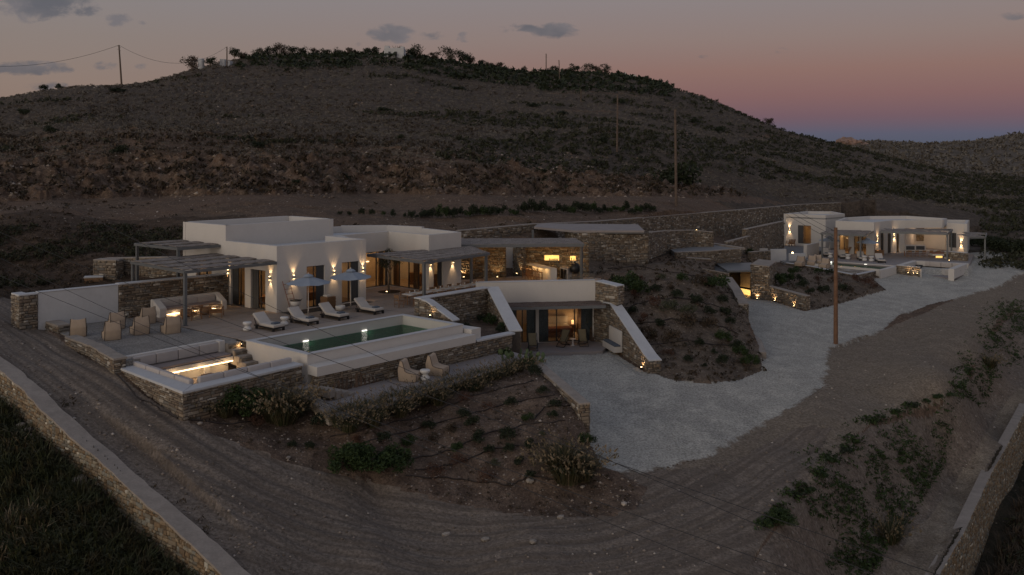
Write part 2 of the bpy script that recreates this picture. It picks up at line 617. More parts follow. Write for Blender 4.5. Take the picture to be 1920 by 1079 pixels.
M['gravel_court'] = mat_ground('grey_court_gravel', [(0.263, 0.247, 0.231), (0.236, 0.225, 0.213), (0.306, 0.290, 0.271)], .9, .8, .8, (.26, .24, .23), fine=1.3)
M['path'] = mat_ground('pale_trodden_path', [(0.207, 0.169, 0.130), (0.165, 0.135, 0.105), (0.264, 0.221, 0.173)], 1.0, .3, .5, (.25, .22, .2), fine=1.0)
M['slab'] = mat_simple('honed_concrete_slab', (.31, .255, .215), .75, .10, .9, .1, 30, objvar=.08, wear=((.20, .165, .15), .4))
M['slab_dark'] = mat_simple('grey_patio_slab', (.26, .235, .232), .8, .10, .9, .1, 30, objvar=.06)
M['slab_blue'] = mat_simple('pale_roof_gravel', (.20, .20, .205), .9, .12, 3, .4, 30)
M['joint'] = mat_simple('dark_joint_bed', (.03, .026, .024), .95, .1)
M['reed_bed'] = None


def mat_reed(name, base, dark):
    m, t, bs, out = mat_new(name)
    tcn = t.n('ShaderNodeTexCoord')
    mp = t.n('ShaderNodeMapping')
    t.link(tcn.outputs['Object'], mp.inputs['Vector'])
    mp.inputs['Scale'].default_value = (40, 1.2, 40)
    st = t.noise(mp.outputs[0], 1.0, 4, .7)
    big = t.noise(tcn.outputs['Object'], 1.3, 4, .6)
    f = t.smooth(t.math('ADD', t.math('MULTIPLY', st, .7), t.math('MULTIPLY', big, .3)), .36, .62)
    t.link(t.mix(f, rgba(dark), rgba(base)), bs.inputs['Base Color'])
    bs.inputs['Roughness'].default_value = .95
    bp = t.n('ShaderNodeBump')
    bp.inputs['Strength'].default_value = .8
    bp.inputs['Distance'].default_value = .03
    t.link(st, bp.inputs['Height'])
    t.link(bp.outputs[0], bs.inputs['Normal'])
    return m


M['reed'] = mat_reed('weathered_reed', (.30, .265, .24), (.12, .10, .09))
M['reed_brown'] = mat_reed('brown_reed', (.17, .125, .105), (.065, .045, .037))


def mat_glass():
    m, t, bs, out = mat_new('window_glass')
    t.t.nodes.remove(bs)
    tr = t.n('ShaderNodeBsdfTransparent')
    tr.inputs[0].default_value = (.88, .86, .82, 1)
    gl = t.n('ShaderNodeBsdfGlossy')
    gl.inputs['Roughness'].default_value = .03
    lw = t.n('ShaderNodeLayerWeight')
    fr = t.math('ADD', .04, t.math('MULTIPLY', .7, t.math('POWER', lw.outputs['Facing'], 4.0)))
    mx = t.n('ShaderNodeMixShader')
    t.link(fr, mx.inputs[0])
    t.link(tr.outputs[0], mx.inputs[1])
    t.link(gl.outputs[0], mx.inputs[2])
    t.link(mx.outputs[0], out.inputs[0])
    return m


M['glass'] = mat_glass()


def mat_water():
    m, t, bs, out = mat_new('pool_water')
    t.t.nodes.remove(bs)
    geo = t.n('ShaderNodeNewGeometry')
    bp = t.n('ShaderNodeBump')
    bp.inputs['Strength'].default_value = .6
    bp.inputs['Distance'].default_value = .05
    mp = t.n('ShaderNodeMapping')
    t.link(geo.outputs['Position'], mp.inputs['Vector'])
    mp.inputs['Rotation'].default_value = (0, 0, math.radians(-52))
    mp.inputs['Scale'].default_value = (1, 2.2, 1)
    t.link(t.math('ADD', t.noise(mp.outputs[0], 2.6, 5, .6), t.math('MULTIPLY', t.noise(geo.outputs['Position'], 9, 3, .6), .35)), bp.inputs['Height'])
    tr = t.n('ShaderNodeBsdfTransparent')
    tr.inputs[0].default_value = (.26, .62, .45, 1)
    gl = t.n('ShaderNodeBsdfGlossy')
    gl.inputs['Roughness'].default_value = .035
    t.link(bp.outputs[0], gl.inputs['Normal'])
    fr = t.n('ShaderNodeFresnel')
    fr.inputs[0].default_value = 1.33
    t.link(bp.outputs[0], fr.inputs['Normal'])
    mx = t.n('ShaderNodeMixShader')
    t.link(t.math('MULTIPLY', fr.outputs[0], .62), mx.inputs[0])
    t.link(tr.outputs[0], mx.inputs[1])
    t.link(gl.outputs[0], mx.inputs[2])
    t.link(mx.outputs[0], out.inputs[0])
    return m


M['water'] = mat_water()
M['cliff_pale'] = mat_simple('pale_far_rock', (.30, .20, .16), .95, .3, .8, .6, 3)
M['pool_tile'] = mat_simple('green_pool_render', (.16, .33, .25), .7, .25, 1.2, wear=((.08, .17, .10), .6))


def mat_leaf(name, a, b, c, rough=.7):
    m, t, bs, out = mat_new(name)
    geo = t.n('ShaderNodeNewGeometry')
    oi = t.n('ShaderNodeObjectInfo')
    r = t.math('FRACT', t.math('ADD', geo.outputs['Random Per Island'], oi.outputs['Random']))
    n = t.noise(geo.outputs['Position'], 1.4, 3, .6)
    cc = t.mix(r, rgba(a), rgba(b))
    cc = t.mix(t.smooth(n, .42, .66), cc, rgba(c))
    t.link(cc, bs.inputs['Base Color'])
    bs.inputs['Roughness'].default_value = rough
    bs.inputs['Specular IOR Level'].default_value = .25
    return m


M['leaf'] = mat_leaf('bush_leaf', (.020, .038, .012), (.045, .072, .022), (.028, .048, .014))
M['leaf_dark'] = mat_leaf('dark_bush_leaf', (.016, .024, .013), (.034, .044, .022), (.022, .030, .016))
M['leaf_olive'] = mat_leaf('olive_leaf', (.045, .052, .030), (.085, .090, .055), (.06, .066, .038))
M['leaf_grass'] = mat_leaf('green_blade', (.026, .034, .013), (.055, .062, .028), (.060, .050, .026))
M['leaf_straw'] = mat_leaf('straw_plume', (.15, .112, .068), (.26, .20, .13), (.09, .076, .040))
M['leaf_red'] = mat_leaf('rust_twig', (.075, .034, .022), (.11, .056, .036), (.06, .034, .022))
M['leaf_grey'] = mat_leaf('grey_scrub_leaf', (.105, .093, .078), (.20, .18, .155), (.14, .123, .104))
M['leaf_brown'] = mat_leaf('brown_scrub_leaf', (.045, .032, .022), (.10, .072, .048), (.032, .028, .018))
M['leaf_scrubgreen'] = mat_leaf('dark_green_scrub_leaf', (.022, .026, .014), (.05, .052, .028), (.034, .036, .020))
M['bark'] = mat_simple('olive_bark', (.20, .16, .12), .9, .3, 8, .6, 20)
M['cactus'] = mat_simple('prickly_pear_pad', (.085, .125, .055), .7, .25, 5, .2, 40, objvar=.2)

# ------------------------------------------------------------------ terrain
def vnoise(x, y, seed=0):
    xi, yi = np.floor(x).astype(np.int64), np.floor(y).astype(np.int64)
    fx, fy = x - xi, y - yi
    fx, fy = fx * fx * (3 - 2 * fx), fy * fy * (3 - 2 * fy)

    def h(a, b):
        n = (a * 374761393 + b * 668265263 + seed * 1442695041) & 0x7fffffff
        n = ((n ^ (n >> 13)) * 1274126177) & 0x7fffffff
        return ((n ^ (n >> 16)) & 0xffff) / 65535.0 - 0.5
    a, b, c, d = h(xi, yi), h(xi + 1, yi), h(xi, yi + 1), h(xi + 1, yi + 1)
    return (a * (1 - fx) + b * fx) * (1 - fy) + (c * (1 - fx) + d * fx) * fy


def fbm(x, y, s, octv=4, seed=0):
    t, amp = 0, 1.0
    for i in range(octv):
        t = t + vnoise(x / s, y / s, seed + i) * amp
        s /= 2.03
        amp *= 0.5
    return t


class TPS:
    def __init__(s, pts):
        P = np.array([[x / y * 2.2, math.log(y)] for x, y, z in pts])
        z = np.array([p[2] for p in pts])
        n = len(P)
        K = s.k(np.linalg.norm(P[:, None] - P[None], axis=2)) + np.eye(n) * 2e-4
        A = np.zeros((n + 3, n + 3))
        A[:n, :n] = K
        A[:n, n] = 1
        A[:n, n + 1:] = P
        A[n:, :n] = A[:n, n:].T
        s.w = np.linalg.solve(A, np.concatenate([z, np.zeros(3)]))
        s.P = P

    @staticmethod
    def k(r):
        return np.where(r > 1e-9, r * r * np.log(np.maximum(r, 1e-9)), 0)

    def __call__(s, X, Y):
        X = np.asarray(X, float)
        Y = np.asarray(Y, float)
        q = np.stack([X.ravel() / Y.ravel() * 2.2, np.log(Y.ravel())], 1)
        out = np.empty(len(q))
        for i in range(0, len(q), 20000):
            qq = q[i:i + 20000]
            r = np.sqrt(((qq[:, None] - s.P[None]) ** 2).sum(2))
            out[i:i + 20000] = s.k(r) @ s.w[:-3] + s.w[-3] + qq @ s.w[-2:]
        return out.reshape(X.shape)


def gz(l):
    return [tuple(G(a, b, c)) for a, b, c in l]


def gy(l):
    return [tuple(GY(a, b, c)) for a, b, c in l]


SITE = gz([
    # left road and the foot of the terrace walls
    (0, 560, .8), (0, 620, .35), (69, 602, .0), (40, 650, -.05), (150, 705, -.55), (215, 700, -.55), (342, 785, -1.55), (300, 870, -2.3),
    (250, 800, -1.55), (450, 900, -3.0), (280, 913, -2.75), (127, 780, -1.2), (67, 720, -.5), (0, 668, .0), (500, 1000, -4.0), (467, 1079, -4.3),
    (700, 1000, -4.7), (1000, 1000, -5), (1250, 960, -5), (1400, 900, -5), (1000, 940, -4.95), (700, 905, -4.15), (520, 850, -2.9),
    # planted slope under the hedge
    (420, 775, -1.75), (560, 790, -2.35), (640, 800, -2.4), (800, 745, -2.4), (1000, 693, -2.35), (700, 850, -3.1), (870, 800, -2.95), (950, 790, -3.0),
    (1080, 800, -3.0), (1080, 860, -3.9), (1000, 880, -4.1), (880, 905, -4.5), (1150, 905, -4.75), (1190, 970, -5.0), (1100, 900, -4.6),
    (960, 1079, -5.1), (1300, 1079, -5.15), (600, 1079, -4.9), (720, 880, -3.75),
    # the beige flat, the bank edge, the path below
    (1567, 655, -4.5), (1700, 640, -4.7), (1790, 700, -5), (1500, 850, -5), (1650, 750, -5), (1850, 600, -4.9), (1910, 540, -4.7), (1300, 900, -4.9),
    (1395, 1071, -5.2), (1429, 1016, -5.15), (1488, 948, -5.1), (1535, 897, -5.1), (1586, 833, -5.1), (1633, 795, -5.1), (1705, 772, -5.15), (1769, 755, -5.15),
    (1799, 736, -5.15), (1816, 702, -5.15), (1833, 671, -5.1), (1850, 628, -5.05), (1920, 568, -5.0), (2050, 500, -4.8),
    (1560, 1060, -7.9), (1640, 1000, -8.0), (1700, 930, -7.9), (1770, 850, -7.7), (1830, 760, -7.4), (1890, 690, -7.2),
    (1663, 1079, -8.8), (1705, 1003, -8.7), (1748, 960, -8.6), (1812, 875, -8.4), (1850, 811, -8.1), (1884, 756, -7.9), (1920, 718, -7.7),
    (1742, 1079, -8.8), (1795, 990, -8.7), (1846, 884, -8.4), (1876, 833, -8.2), (1920, 755, -7.8), (2100, 640, -7.4), (2300, 800, -9),
    # island slope
    (1120, 510, .25), (1290, 500, .2), (1330, 520, -.3), (1175, 560, -.6), (1250, 600, -1.7), (1205, 660, -3.0), (1350, 620, -2.5), (1340, 705, -3.7),
    (1425, 672, -3.6), (1250, 545, -.2), (1180, 520, .1), (1390, 640, -3.1), (1240, 710, -3.75),
    # second planted slope
    (1450, 545, -2.7), (1520, 560, -3.2), (1450, 512, -2.6), (1600, 548, -3.6), (1635, 535, -3.5), (1560, 525, -3.1), (1540, 575, -3.8), (1380, 495, -.9), (1250, 495, .2),
    # drive
    (1170, 886, -4.65), (1005, 670, -3.45), (1130, 662, -3.45), (1300, 760, -4.1), (1400, 700, -4.1), (1400, 560, -3.5), (1510, 580, -3.8), (1550, 697, -4.4),
    (1442, 790, -4.7), (1654, 620, -4.5), (1660, 545, -3.95), (1810, 560, -4.4), (1815, 519, -3.75), (1900, 503, -3.8), (1880, 478, -3.1), (1990, 480, -3.6),
    # behind the first villa
    (200, 532, .9), (100, 505, 1.5), (100, 455, 2.9), (20, 500, 1.6), (160, 425, 3.7), (300, 440, 3.2), (-100, 520, 1.6), (500, 410, 4.2), (700, 415, 3.9),
    (-200, 640, .4), (-300, 760, -1.5), (-200, 900, -3.0)]) + gy([
    # track behind, its front edge then its back edge
    (0, 402, 79), (120, 387, 88), (300, 374, 97), (600, 371, 99), (800, 373, 101), (1000, 374, 110), (1250, 379, 113), (1450, 383, 147),
    (850, 418, 88), (1000, 404, 95), (1150, 396, 104), (1350, 388, 125), (1000, 440, 84),
    (0, 378, 97), (150, 371, 101), (300, 366, 105), (700, 361, 109), (1000, 366, 119), (1300, 367, 133), (1500, 372, 158),
    # top of the earth cut, then the hillside
    (0, 312, 108), (150, 302, 110), (300, 293, 112), (600, 302, 115), (750, 310, 118), (900, 318, 122), (1050, 328, 130), (1200, 338, 139), (1350, 355, 149),
    (0, 240, 150), (0, 188, 200), (140, 166, 215), (300, 232, 155), (300, 156, 235), (450, 230, 158), (450, 140, 250), (600, 215, 180), (600, 140, 255), (600, 109, 320), (740, 150, 250), (740, 108, 325), (450, 113, 290), (380, 128, 265),
    (900, 235, 180), (900, 170, 260), (870, 124, 330), (980, 139, 335), (1150, 262, 170), (1150, 200, 250), (1110, 141, 340), (1230, 160, 340), (1350, 292, 180), (1350, 250, 240), (1340, 193, 330), (1430, 233, 335),
    (1500, 332, 184), (1500, 290, 240), (1480, 251, 330), (1560, 269, 340), (1650, 372, 160), (1650, 332, 230), (1650, 295, 380), (1750, 402, 150), (1750, 352, 240), (1750, 320, 380),
    (1900, 440, 135), (1900, 405, 165), (1900, 350, 290), (1900, 315, 520), (1800, 300, 600), (1700, 290, 560), (2050, 400, 160), (2100, 330, 400),
    (-200, 320, 108), (-200, 230, 160), (-200, 200, 200), (-400, 230, 200), (-300, 400, 80)]) + [
    # behind the crest the ground falls away again
    tuple(GY(0, 215, 260)), tuple(GY(-200, 240, 260)), tuple(GY(300, 200, 330)), tuple(GY(600, 160, 430)), tuple(GY(900, 180, 440)), tuple(GY(1150, 200, 450)),
    tuple(GY(1350, 250, 440)), tuple(GY(1500, 285, 440)), tuple(GY(0, 275, 700)), tuple(GY(500, 265, 800)), tuple(GY(1000, 270, 800)), tuple(GY(1400, 285, 800)),
    tuple(GY(1580, 274, 760)), tuple(GY(1570, 285, 600)), tuple(GY(1620, 266, 800)), tuple(GY(1700, 271, 850)), tuple(GY(1760, 274, 900)), tuple(GY(1840, 267, 950)), tuple(GY(1920, 254, 1000)), tuple(GY(2200, 236, 1000)),
    tuple(GY(1600, 298, 1400)), tuple(GY(1920, 296, 1600)), tuple(GY(800, 300, 1600)), tuple(GY(0, 300, 1600)), tuple(GY(2300, 296, 1600)), tuple(GY(-300, 300, 1000)),
    (-14, 14, -5.5), (0, 14, -5.6), (14, 14, -7.5), (26, 26, -9)]

tps = TPS(SITE)

DRIVE_PTS = gz([(1108, 840, -4.35), (1170, 886, -4.65), (1000, 668, -3.42), (1130, 660, -3.42), (1205, 699, -3.6), (1300, 760, -4.1), (1340, 722, -3.9), (1430, 692, -3.95), (1400, 615, -3.7),
                (1400, 555, -3.4), (1510, 580, -3.75), (1550, 697, -4.4), (1442, 790, -4.7), (1322, 858, -4.8), (1654, 620, -4.5), (1660, 545, -3.95), (1810, 560, -4.4), (1815, 519, -3.75), (1900, 503, -3.8), (1880, 478, -3.1),
                (1200, 800, -4.35), (1500, 640, -4.1)])
tps_d = TPS(DRIVE_PTS)

DRIVE_PX = [(1080, 845), (1040, 780), (950, 690), (950, 655), (1140, 650), (1165, 668), (1200, 690), (1222, 698), (1262, 713), (1330, 720), (1385, 712), (1428, 694), (1424, 662), (1402, 622),
            (1398, 580), (1366, 555), (1368, 545), (1405, 548), (1440, 560), (1508, 582), (1528, 580), (1560, 573), (1600, 562), (1662, 544), (1640, 530), (1640, 524), (1700, 505), (1800, 505), (1818, 500), (1800, 470),
            (1850, 468), (1885, 476), (1912, 494), (1975, 500), (1975, 512), (1910, 512), (1880, 535), (1800, 558), (1690, 590), (1654, 620), (1603, 637), (1556, 654), (1550, 697), (1544, 726), (1501, 756), (1442, 790),
            (1365, 833), (1322, 858), (1280, 868), (1220, 884), (1165, 888), (1130, 884), (1112, 868)]
ROAD_PX = [(-400, 640), (-60, 590), (0, 556), (40, 566), (60, 600), (112, 640), (160, 668), (215, 700), (342, 786), (400, 812), (520, 862), (700, 905), (860, 945), (1000, 968), (1110, 968), (1190, 955), (1215, 915),
           (1160, 888), (1250, 880), (1365, 870), (1500, 800), (1560, 800), (1500, 930), (1430, 1010), (1395, 1079), (1300, 1400), (300, 1400), (460, 1079), (360, 980), (280, 913), (213, 853), (127, 780), (67, 720), (0, 668), (-300, 700)]
FRONT_PX = [(342, 786), (330, 740), (560, 720), (620, 765), (800, 700), (985, 655), (1100, 758), (1112, 870), (1165, 890), (1215, 915), (1190, 955), (1110, 968), (1000, 968), (860, 945), (700, 905), (520, 862), (400, 812)]
ISLAND_PX = [(1060, 520), (1110, 485), (1240, 480), (1380, 500), (1398, 560), (1406, 622), (1428, 660), (1432, 694), (1385, 714), (1330, 722), (1262, 716), (1215, 700), (1190, 640), (1150, 560)]
SLOPE2_PX = [(1380, 500), (1398, 470), (1480, 480), (1560, 505), (1642, 526), (1662, 543), (1600, 563), (1560, 574), (1524, 582), (1440, 560), (1405, 548)]
FLAT_PX = [(1160, 888), (1220, 884), (1322, 858), (1442, 790), (1544, 726), (1550, 697), (1556, 654), (1654, 620), (1800, 558), (1910, 508), (2000, 500), (2300, 500), (2300, 520), (1925, 565), (1870, 600), (1850, 628), (1833, 671), (1816, 700), (1799, 734),
           (1769, 752), (1705, 770), (1633, 792), (1586, 833), (1535, 897), (1488, 948), (1429, 1016), (1395, 1079), (1300, 1100), (1100, 950)]
PATH_PX = [(1663, 1079), (1705, 1003), (1748, 960), (1812, 875), (1850, 811), (1884, 756), (1920, 718), (2300, 560), (2300, 580), (1920, 755), (1876, 833), (1846, 884), (1795, 990), (1742, 1079), (1650, 1400), (1550, 1400)]
TRACK_PX = [(-400, 440), (0, 403), (120, 388), (300, 375), (600, 372), (800, 373), (1000, 374), (1250, 379), (1450, 383), (1560, 380), (1500, 372), (1300, 367), (1000, 366), (700, 361), (300, 366), (150, 371), (0, 378), (-400, 400)]
CUT_PX = [(-400, 410), (0, 379), (150, 372), (300, 367), (700, 362), (1000, 367), (1300, 368), (1400, 369), (1350, 352), (1200, 334), (1050, 324), (900, 314), (750, 306), (600, 298), (300, 288), (150, 297), (0, 306), (-400, 330)]


def inpoly(px, py, poly):
    c = np.zeros(px.shape, bool)
    n = len(poly)
    for i in range(n):
        x0, y0 = poly[i]
        x1, y1 = poly[(i + 1) % n]
        if y0 == y1:
            continue
        t = ((y0 > py) != (y1 > py)) & (px < (x1 - x0) * (py - y0) / (y1 - y0) + x0)
        c ^= t
    return c


def side_dist(X, Y, line):
    """signed distance to a polyline in plan: + on the right of its direction"""
    best = np.full(X.shape, 1e9)
    sg = np.ones(X.shape)
    for (ax, ay), (bx, by) in zip(line[:-1], line[1:]):
        ddx, ddy = bx - ax, by - ay
        L = math.hypot(ddx, ddy)
        t = np.clip(((X - ax) * ddx + (Y - ay) * ddy) / L / L, 0, 1)
        ex, ey = X - ax - t * ddx, Y - ay - t * ddy
        d = np.hypot(ex, ey)
        cr = (ex * ddy - ey * ddx)
        m = d < best
        best = np.where(m, d, best)
        sg = np.where(m, np.sign(cr), sg)
    return best * sg


# retaining wall at the left of the road (right edge of its coping)
LW = gz([(-420, 440, 2.2), (-120, 590, .95), (0, 668, .1), (67, 720, -.45), (127, 780, -1.15), (213, 853, -2.1), (280, 913, -2.7), (360, 980, -3.4), (467, 1079, -4.2), (640, 1230, -5.0)])
LWE = [(p[0], p[1]) for p in LW]
RW = gz([(1590, 1400, -8.8), (1742, 1079, -8.75), (1795, 990, -8.65), (1846, 884, -8.35), (1876, 833, -8.15), (1920, 752, -7.8), (2060, 640, -7.4)])
RWE = [(p[0], p[1]) for p in RW]

cols = np.concatenate([np.linspace(-1.1, -.62, 26)[:-1], np.linspace(-.62, .64, 820), np.linspace(.64, 1.1, 26)[1:]])
rows = [14.0]
while rows[-1] < 2600:
    y = rows[-1]
    r = 1.03 if y < 26 else 1.0046 if y < 135 else 1.0105 if y < 420 else 1.03
    rows.append(y * r)
rows = np.array(rows)
UU, YY = np.meshgrid(cols, rows)
XX = UU * YY
ZZ = tps(XX, YY)
PXX = 960 + F * UU


def pyrow(Z, Y):
    return YH + F * (CH - Z) / Y


PY0 = pyrow(ZZ, YY)
zd = tps_d(XX, YY)
ind = inpoly(PXX, pyrow(zd, YY), DRIVE_PX) & (YY > 35) & (YY < 130)
DLINE = [GY(930, 0, 62), G(986, 669, -1.9), G(1087, 759, -2.25), GY(1120, 0, 39)]
dwall = side_dist(XX, YY, [(p[0], p[1]) for p in DLINE])
ind &= ~((dwall > -.25) & (YY < 61) & (PXX < 1200))
ZZ = np.where(ind, zd, ZZ)

dl = side_dist(XX, YY, LWE)
fieldL = (dl > 0.38) & (YY < 75)
ZZ = np.where(fieldL, ZZ - 1.15 - .02 * np.minimum(dl, 30), ZZ)
drr = side_dist(XX, YY, RWE)
fieldR = (drr > 0.2) & (YY < 90) & (XX > 0)
ZZ = np.where(fieldR, ZZ - 2.9, ZZ)

# relief: smooth on drive and roads, rough on the hill
flat = ind | inpoly(PXX, PY0, ROAD_PX) | inpoly(PXX, PY0, FLAT_PX) | inpoly(PXX, PY0, PATH_PX) | inpoly(PXX, PY0, TRACK_PX)
cutm = inpoly(PXX, PY0, CUT_PX) & (YY > 85)
amp = np.where(ind, .05, np.where(flat, .10, np.where(YY < 90, .28, .55)))
amp = np.where(YY > 420, 3.0, amp)
ZZ = ZZ + fbm(XX, YY, np.where(YY > 420, 40.0, np.where(YY > 90, 7.0, 2.6)), 5, 3) * amp
ZZ = ZZ + np.where(cutm, fbm(XX, YY, 1.8, 4, 9) * 1.7, 0)
ZZ = ZZ + np.where((YY > 128) & (YY < 420), np.abs(fbm(XX, YY, 2.4, 3, 12)) * .9, 0)
# tyre ruts along the earth road
ROADC = gz([(-120, 560, 1.0), (20, 622, .2), (110, 690, -.45), (230, 775, -1.3), (400, 890, -2.8), (620, 965, -4.2), (850, 1005, -4.9), (1080, 1005, -5), (1260, 955, -5), (1400, 880, -5), (1530, 800, -5), (1640, 700, -4.8), (1760, 600, -4.7)])
ROADC = [(p[0], p[1]) for p in ROADC]
# smooth the centre line
for _ in range(3):
    q = [ROADC[0]]
    for a, b in zip(ROADC[:-1], ROADC[1:]):
        q += [(a[0] * .75 + b[0] * .25, a[1] * .75 + b[1] * .25), (a[0] * .25 + b[0] * .75, a[1] * .25 + b[1] * .75)]
    ROADC = q + [ROADC[-1]]
dc = side_dist(XX, YY, ROADC)
road = inpoly(PXX, PY0, ROAD_PX) & (YY < 75)
rut = np.zeros_like(dc)
for off, a_ in ((-2.3, .5), (-1.0, 1), (.8, 1), (-.2, .6), (2.1, .8), (2.9, .5), (-3.1, .6), (1.5, .5)):
    wob = vnoise(XX / 6, YY / 6, 31) * .5
    rut -= a_ * np.exp(-((dc - off + wob) / .16) ** 2)
ZZ = ZZ + np.where(road, rut * .085, 0)

# where slabs, pools and rooms stand the ground is dug out
CARVE = []


def carve(poly, z, setz=False):
    global ZZ
    m = inpoly(XX, YY, [(p[0], p[1]) for p in poly])
    ZZ = np.where(m, z if setz else np.minimum(ZZ, z), ZZ)


def WP(l):
    return [W(a, b) for a, b in l]


DECK_L = [(-6.3, 5.6), (-6.3, -5.2), (-6.45, -6.3), (4.35, -6.9), (5.1, -7.9), (11.5, -7.9), (13.1, -6.6), (18.7, -11.6), (20.4, -13.2), (26.5, -7.2), (26.5, 4), (19, 11.5), (0, 11.5), (0, 5.6)]
COURT_XY = [G(222, 597, 0), G(71, 590, 0), G(60, 600, 0), G(133, 632, 0), G(231, 668, 0), G(225, 690, -.3), W(-6.3, -5.0), W(-6.3, 5.6)]
carve(WP(DECK_L), -.55)
carve(COURT_XY, -.12)
FIRE_L = [(-13.0, -4.8), (-13.6, -11.7), (-7.1, -11.5), (-6.4, -5.0)]
carve(WP([(-12.8, -5.0), (-13.35, -11.4), (-7.1, -11.3), (-6.4, -5.0)]), -1.5)
carve(WP([(-6.4, -6.3), (4.2, -7.0), (4.3, -12.6), (-6.4, -12.1)]), -2.6)
carve(WP([(-8.0, -5.2), (-6.4, -5.2), (-6.4, -12.6), (-8.0, -12.6)]), -1.8)
PATIO_XY = [W(-6.6, -12.3), W(7.4, -12.8), G(988, 668, -1.85), G(940, 690, -1.85), G(860, 718, -1.85), G(740, 757, -1.85), G(640, 786, -1.85), G(600, 760, -1.85)]
carve(PATIO_XY, -2.3)
carve(WP([(11.6, -8.2), (13.4, -6.4), (18.6, -11.2), (19.4, -12.6), (16.6, -14.0), (12.7, -10.6)]), -3.55)
carve(WP([(12.3, -8.6), (13.4, -6.4), (18.6, -11.2), (22, -7.5), (17.0, -2.6)]), -3.6)
carve(WP([(5.3, -7.7), (11.6, -7.7), (8.0, -12.7), (4.6, -12.6)]), -1.15)

# the courts below the long retaining wall are level with the villas, not with the bank above it
LWX = [GY(1040, 0, 88), GY(1120, 0, 94.3), GY(1300, 0, 112.3), GY(1400, 0, 124.3), GY(1500, 0, 142.3), GY(1577, 0, 152.3), GY(1640, 0, 154), GY(1660, 0, 112), GY(1480, 0, 96), GY(1445, 0, 88), GY(1410, 0, 87), GY(1300, 0, 86), GY(1216, 0, 80), GY(1060, 0, 80)]
mC = inpoly(XX, YY, [(p[0], p[1]) for p in LWX])
zc = np.interp(PXX, [1060, 1200, 1330, 1400, 1440], [.0, .0, -.3, -1.6, -3.0])
ZZ = np.where(mC, np.minimum(ZZ, zc), ZZ)
mC = inpoly(XX, YY, [(p[0], p[1]) for p in [GY(1445, 0, 100), GY(1480, 0, 117), GY(1560, 0, 142), GY(1700, 0, 146), GY(1840, 0, 135), GY(1840, 0, 117), GY(1815, 0, 103), GY(1680, 0, 103), GY(1560, 0, 97)]])
ZZ = np.where(mC, -3.1, ZZ)
carve([GY(1364, 0, 84.2), GY(1409, 0, 85), GY(1412, 0, 90.5), GY(1340, 0, 90.5), GY(1340, 0, 86)], -3.52)


def strip_low(pts, zs, front, back):
    global ZZ
    for k in range(len(pts) - 1):
        a, b = pts[k], pts[k + 1]
        ddx, ddy = b[0] - a[0], b[1] - a[1]
        L = math.hypot(ddx, ddy)
        t = ((XX - a[0]) * ddx + (YY - a[1]) * ddy) / L / L
        d = ((XX - a[0]) * ddy - (YY - a[1]) * ddx) / L
        m = (t > -.02) & (t < 1.02) & (d > -back) & (d < front)
        ZZ = np.where(m, np.minimum(ZZ, zs[k] + (zs[k + 1] - zs[k]) * np.clip(t, 0, 1)), ZZ)


strip_low(LWE, [p[2] - .14 for p in LW], .35, 1.3)
strip_low([G(1430, 558, -3.5), G(1513, 582, -3.78)], [-3.56, -3.84], 1.0, .35)
strip_low([W(18.8, -11.3), W(18.55, -12.9), W(14.85, -17.9), W(14.2, -18.8)], [-3.42, -3.42, -3.64, -3.8], .9, .5)
strip_low([G(986, 669, -1.9), G(1087, 759, -2.25)], [-3.5, -4.3], -.2, 1.4)
strip_low([GY(1357, 0, 80.5), GY(1374, 0, 76), GY(1386, 0, 71.9)], [-3.35, -3.5, -3.75], -.2, 1.6)
strip_low([GY(1405, 0, 85.4), GY(1446, 0, 84.5)], [-3.6, -3.6], 1.0, .3)
FX = np.stack([XX, YY, ZZ], -1)


def ground_z(x, y):
    """height of the finished ground under a point"""
    u = x / y
    j = np.clip(np.searchsorted(cols, u) - 1, 0, len(cols) - 2)
    i = np.clip(np.searchsorted(rows, y) - 1, 0, len(rows) - 2)
    fu = (u - cols[j]) / (cols[j + 1] - cols[j])
    fy = (y - rows[i]) / (rows[i + 1] - rows[i])
    return (ZZ[i, j] * (1 - fu) + ZZ[i, j + 1] * fu) * (1 - fy) + (ZZ[i + 1, j] * (1 - fu) + ZZ[i + 1, j + 1] * fu) * fy


def GG(px, py, y0=24.0, y1=900.0):
    """where the line of sight of a photo pixel meets the finished ground"""
    ys = np.exp(np.linspace(math.log(y0), math.log(y1), 1500))
    xs = (px - 960) / F * ys
    zs = CH - (py - YH) / F * ys
    g = ground_z(xs, ys)
    k = np.nonzero(g > zs)[0]
    if len(k) == 0:
        return None
    k = k[0]
    return Vector((xs[k], ys[k], g[k]))


# metres inside (+) or outside (-) the gravel, for its thinning edge
def drive_edge(X, Y, inside):
    ln = []
    for (a, b) in DRIVE_PX[DRIVE_PX.index((1850, 468)):] + DRIVE_PX[:1]:
        zq = -4.5
        for _ in range(4):
            q = G(a, b, zq)
            zq = float(tps_d(np.array([q.x]), np.array([q.y]))[0])
        ln.append((q.x, q.y))
    d = np.abs(side_dist(X, Y, ln))
    return np.where(inside, d, -d)


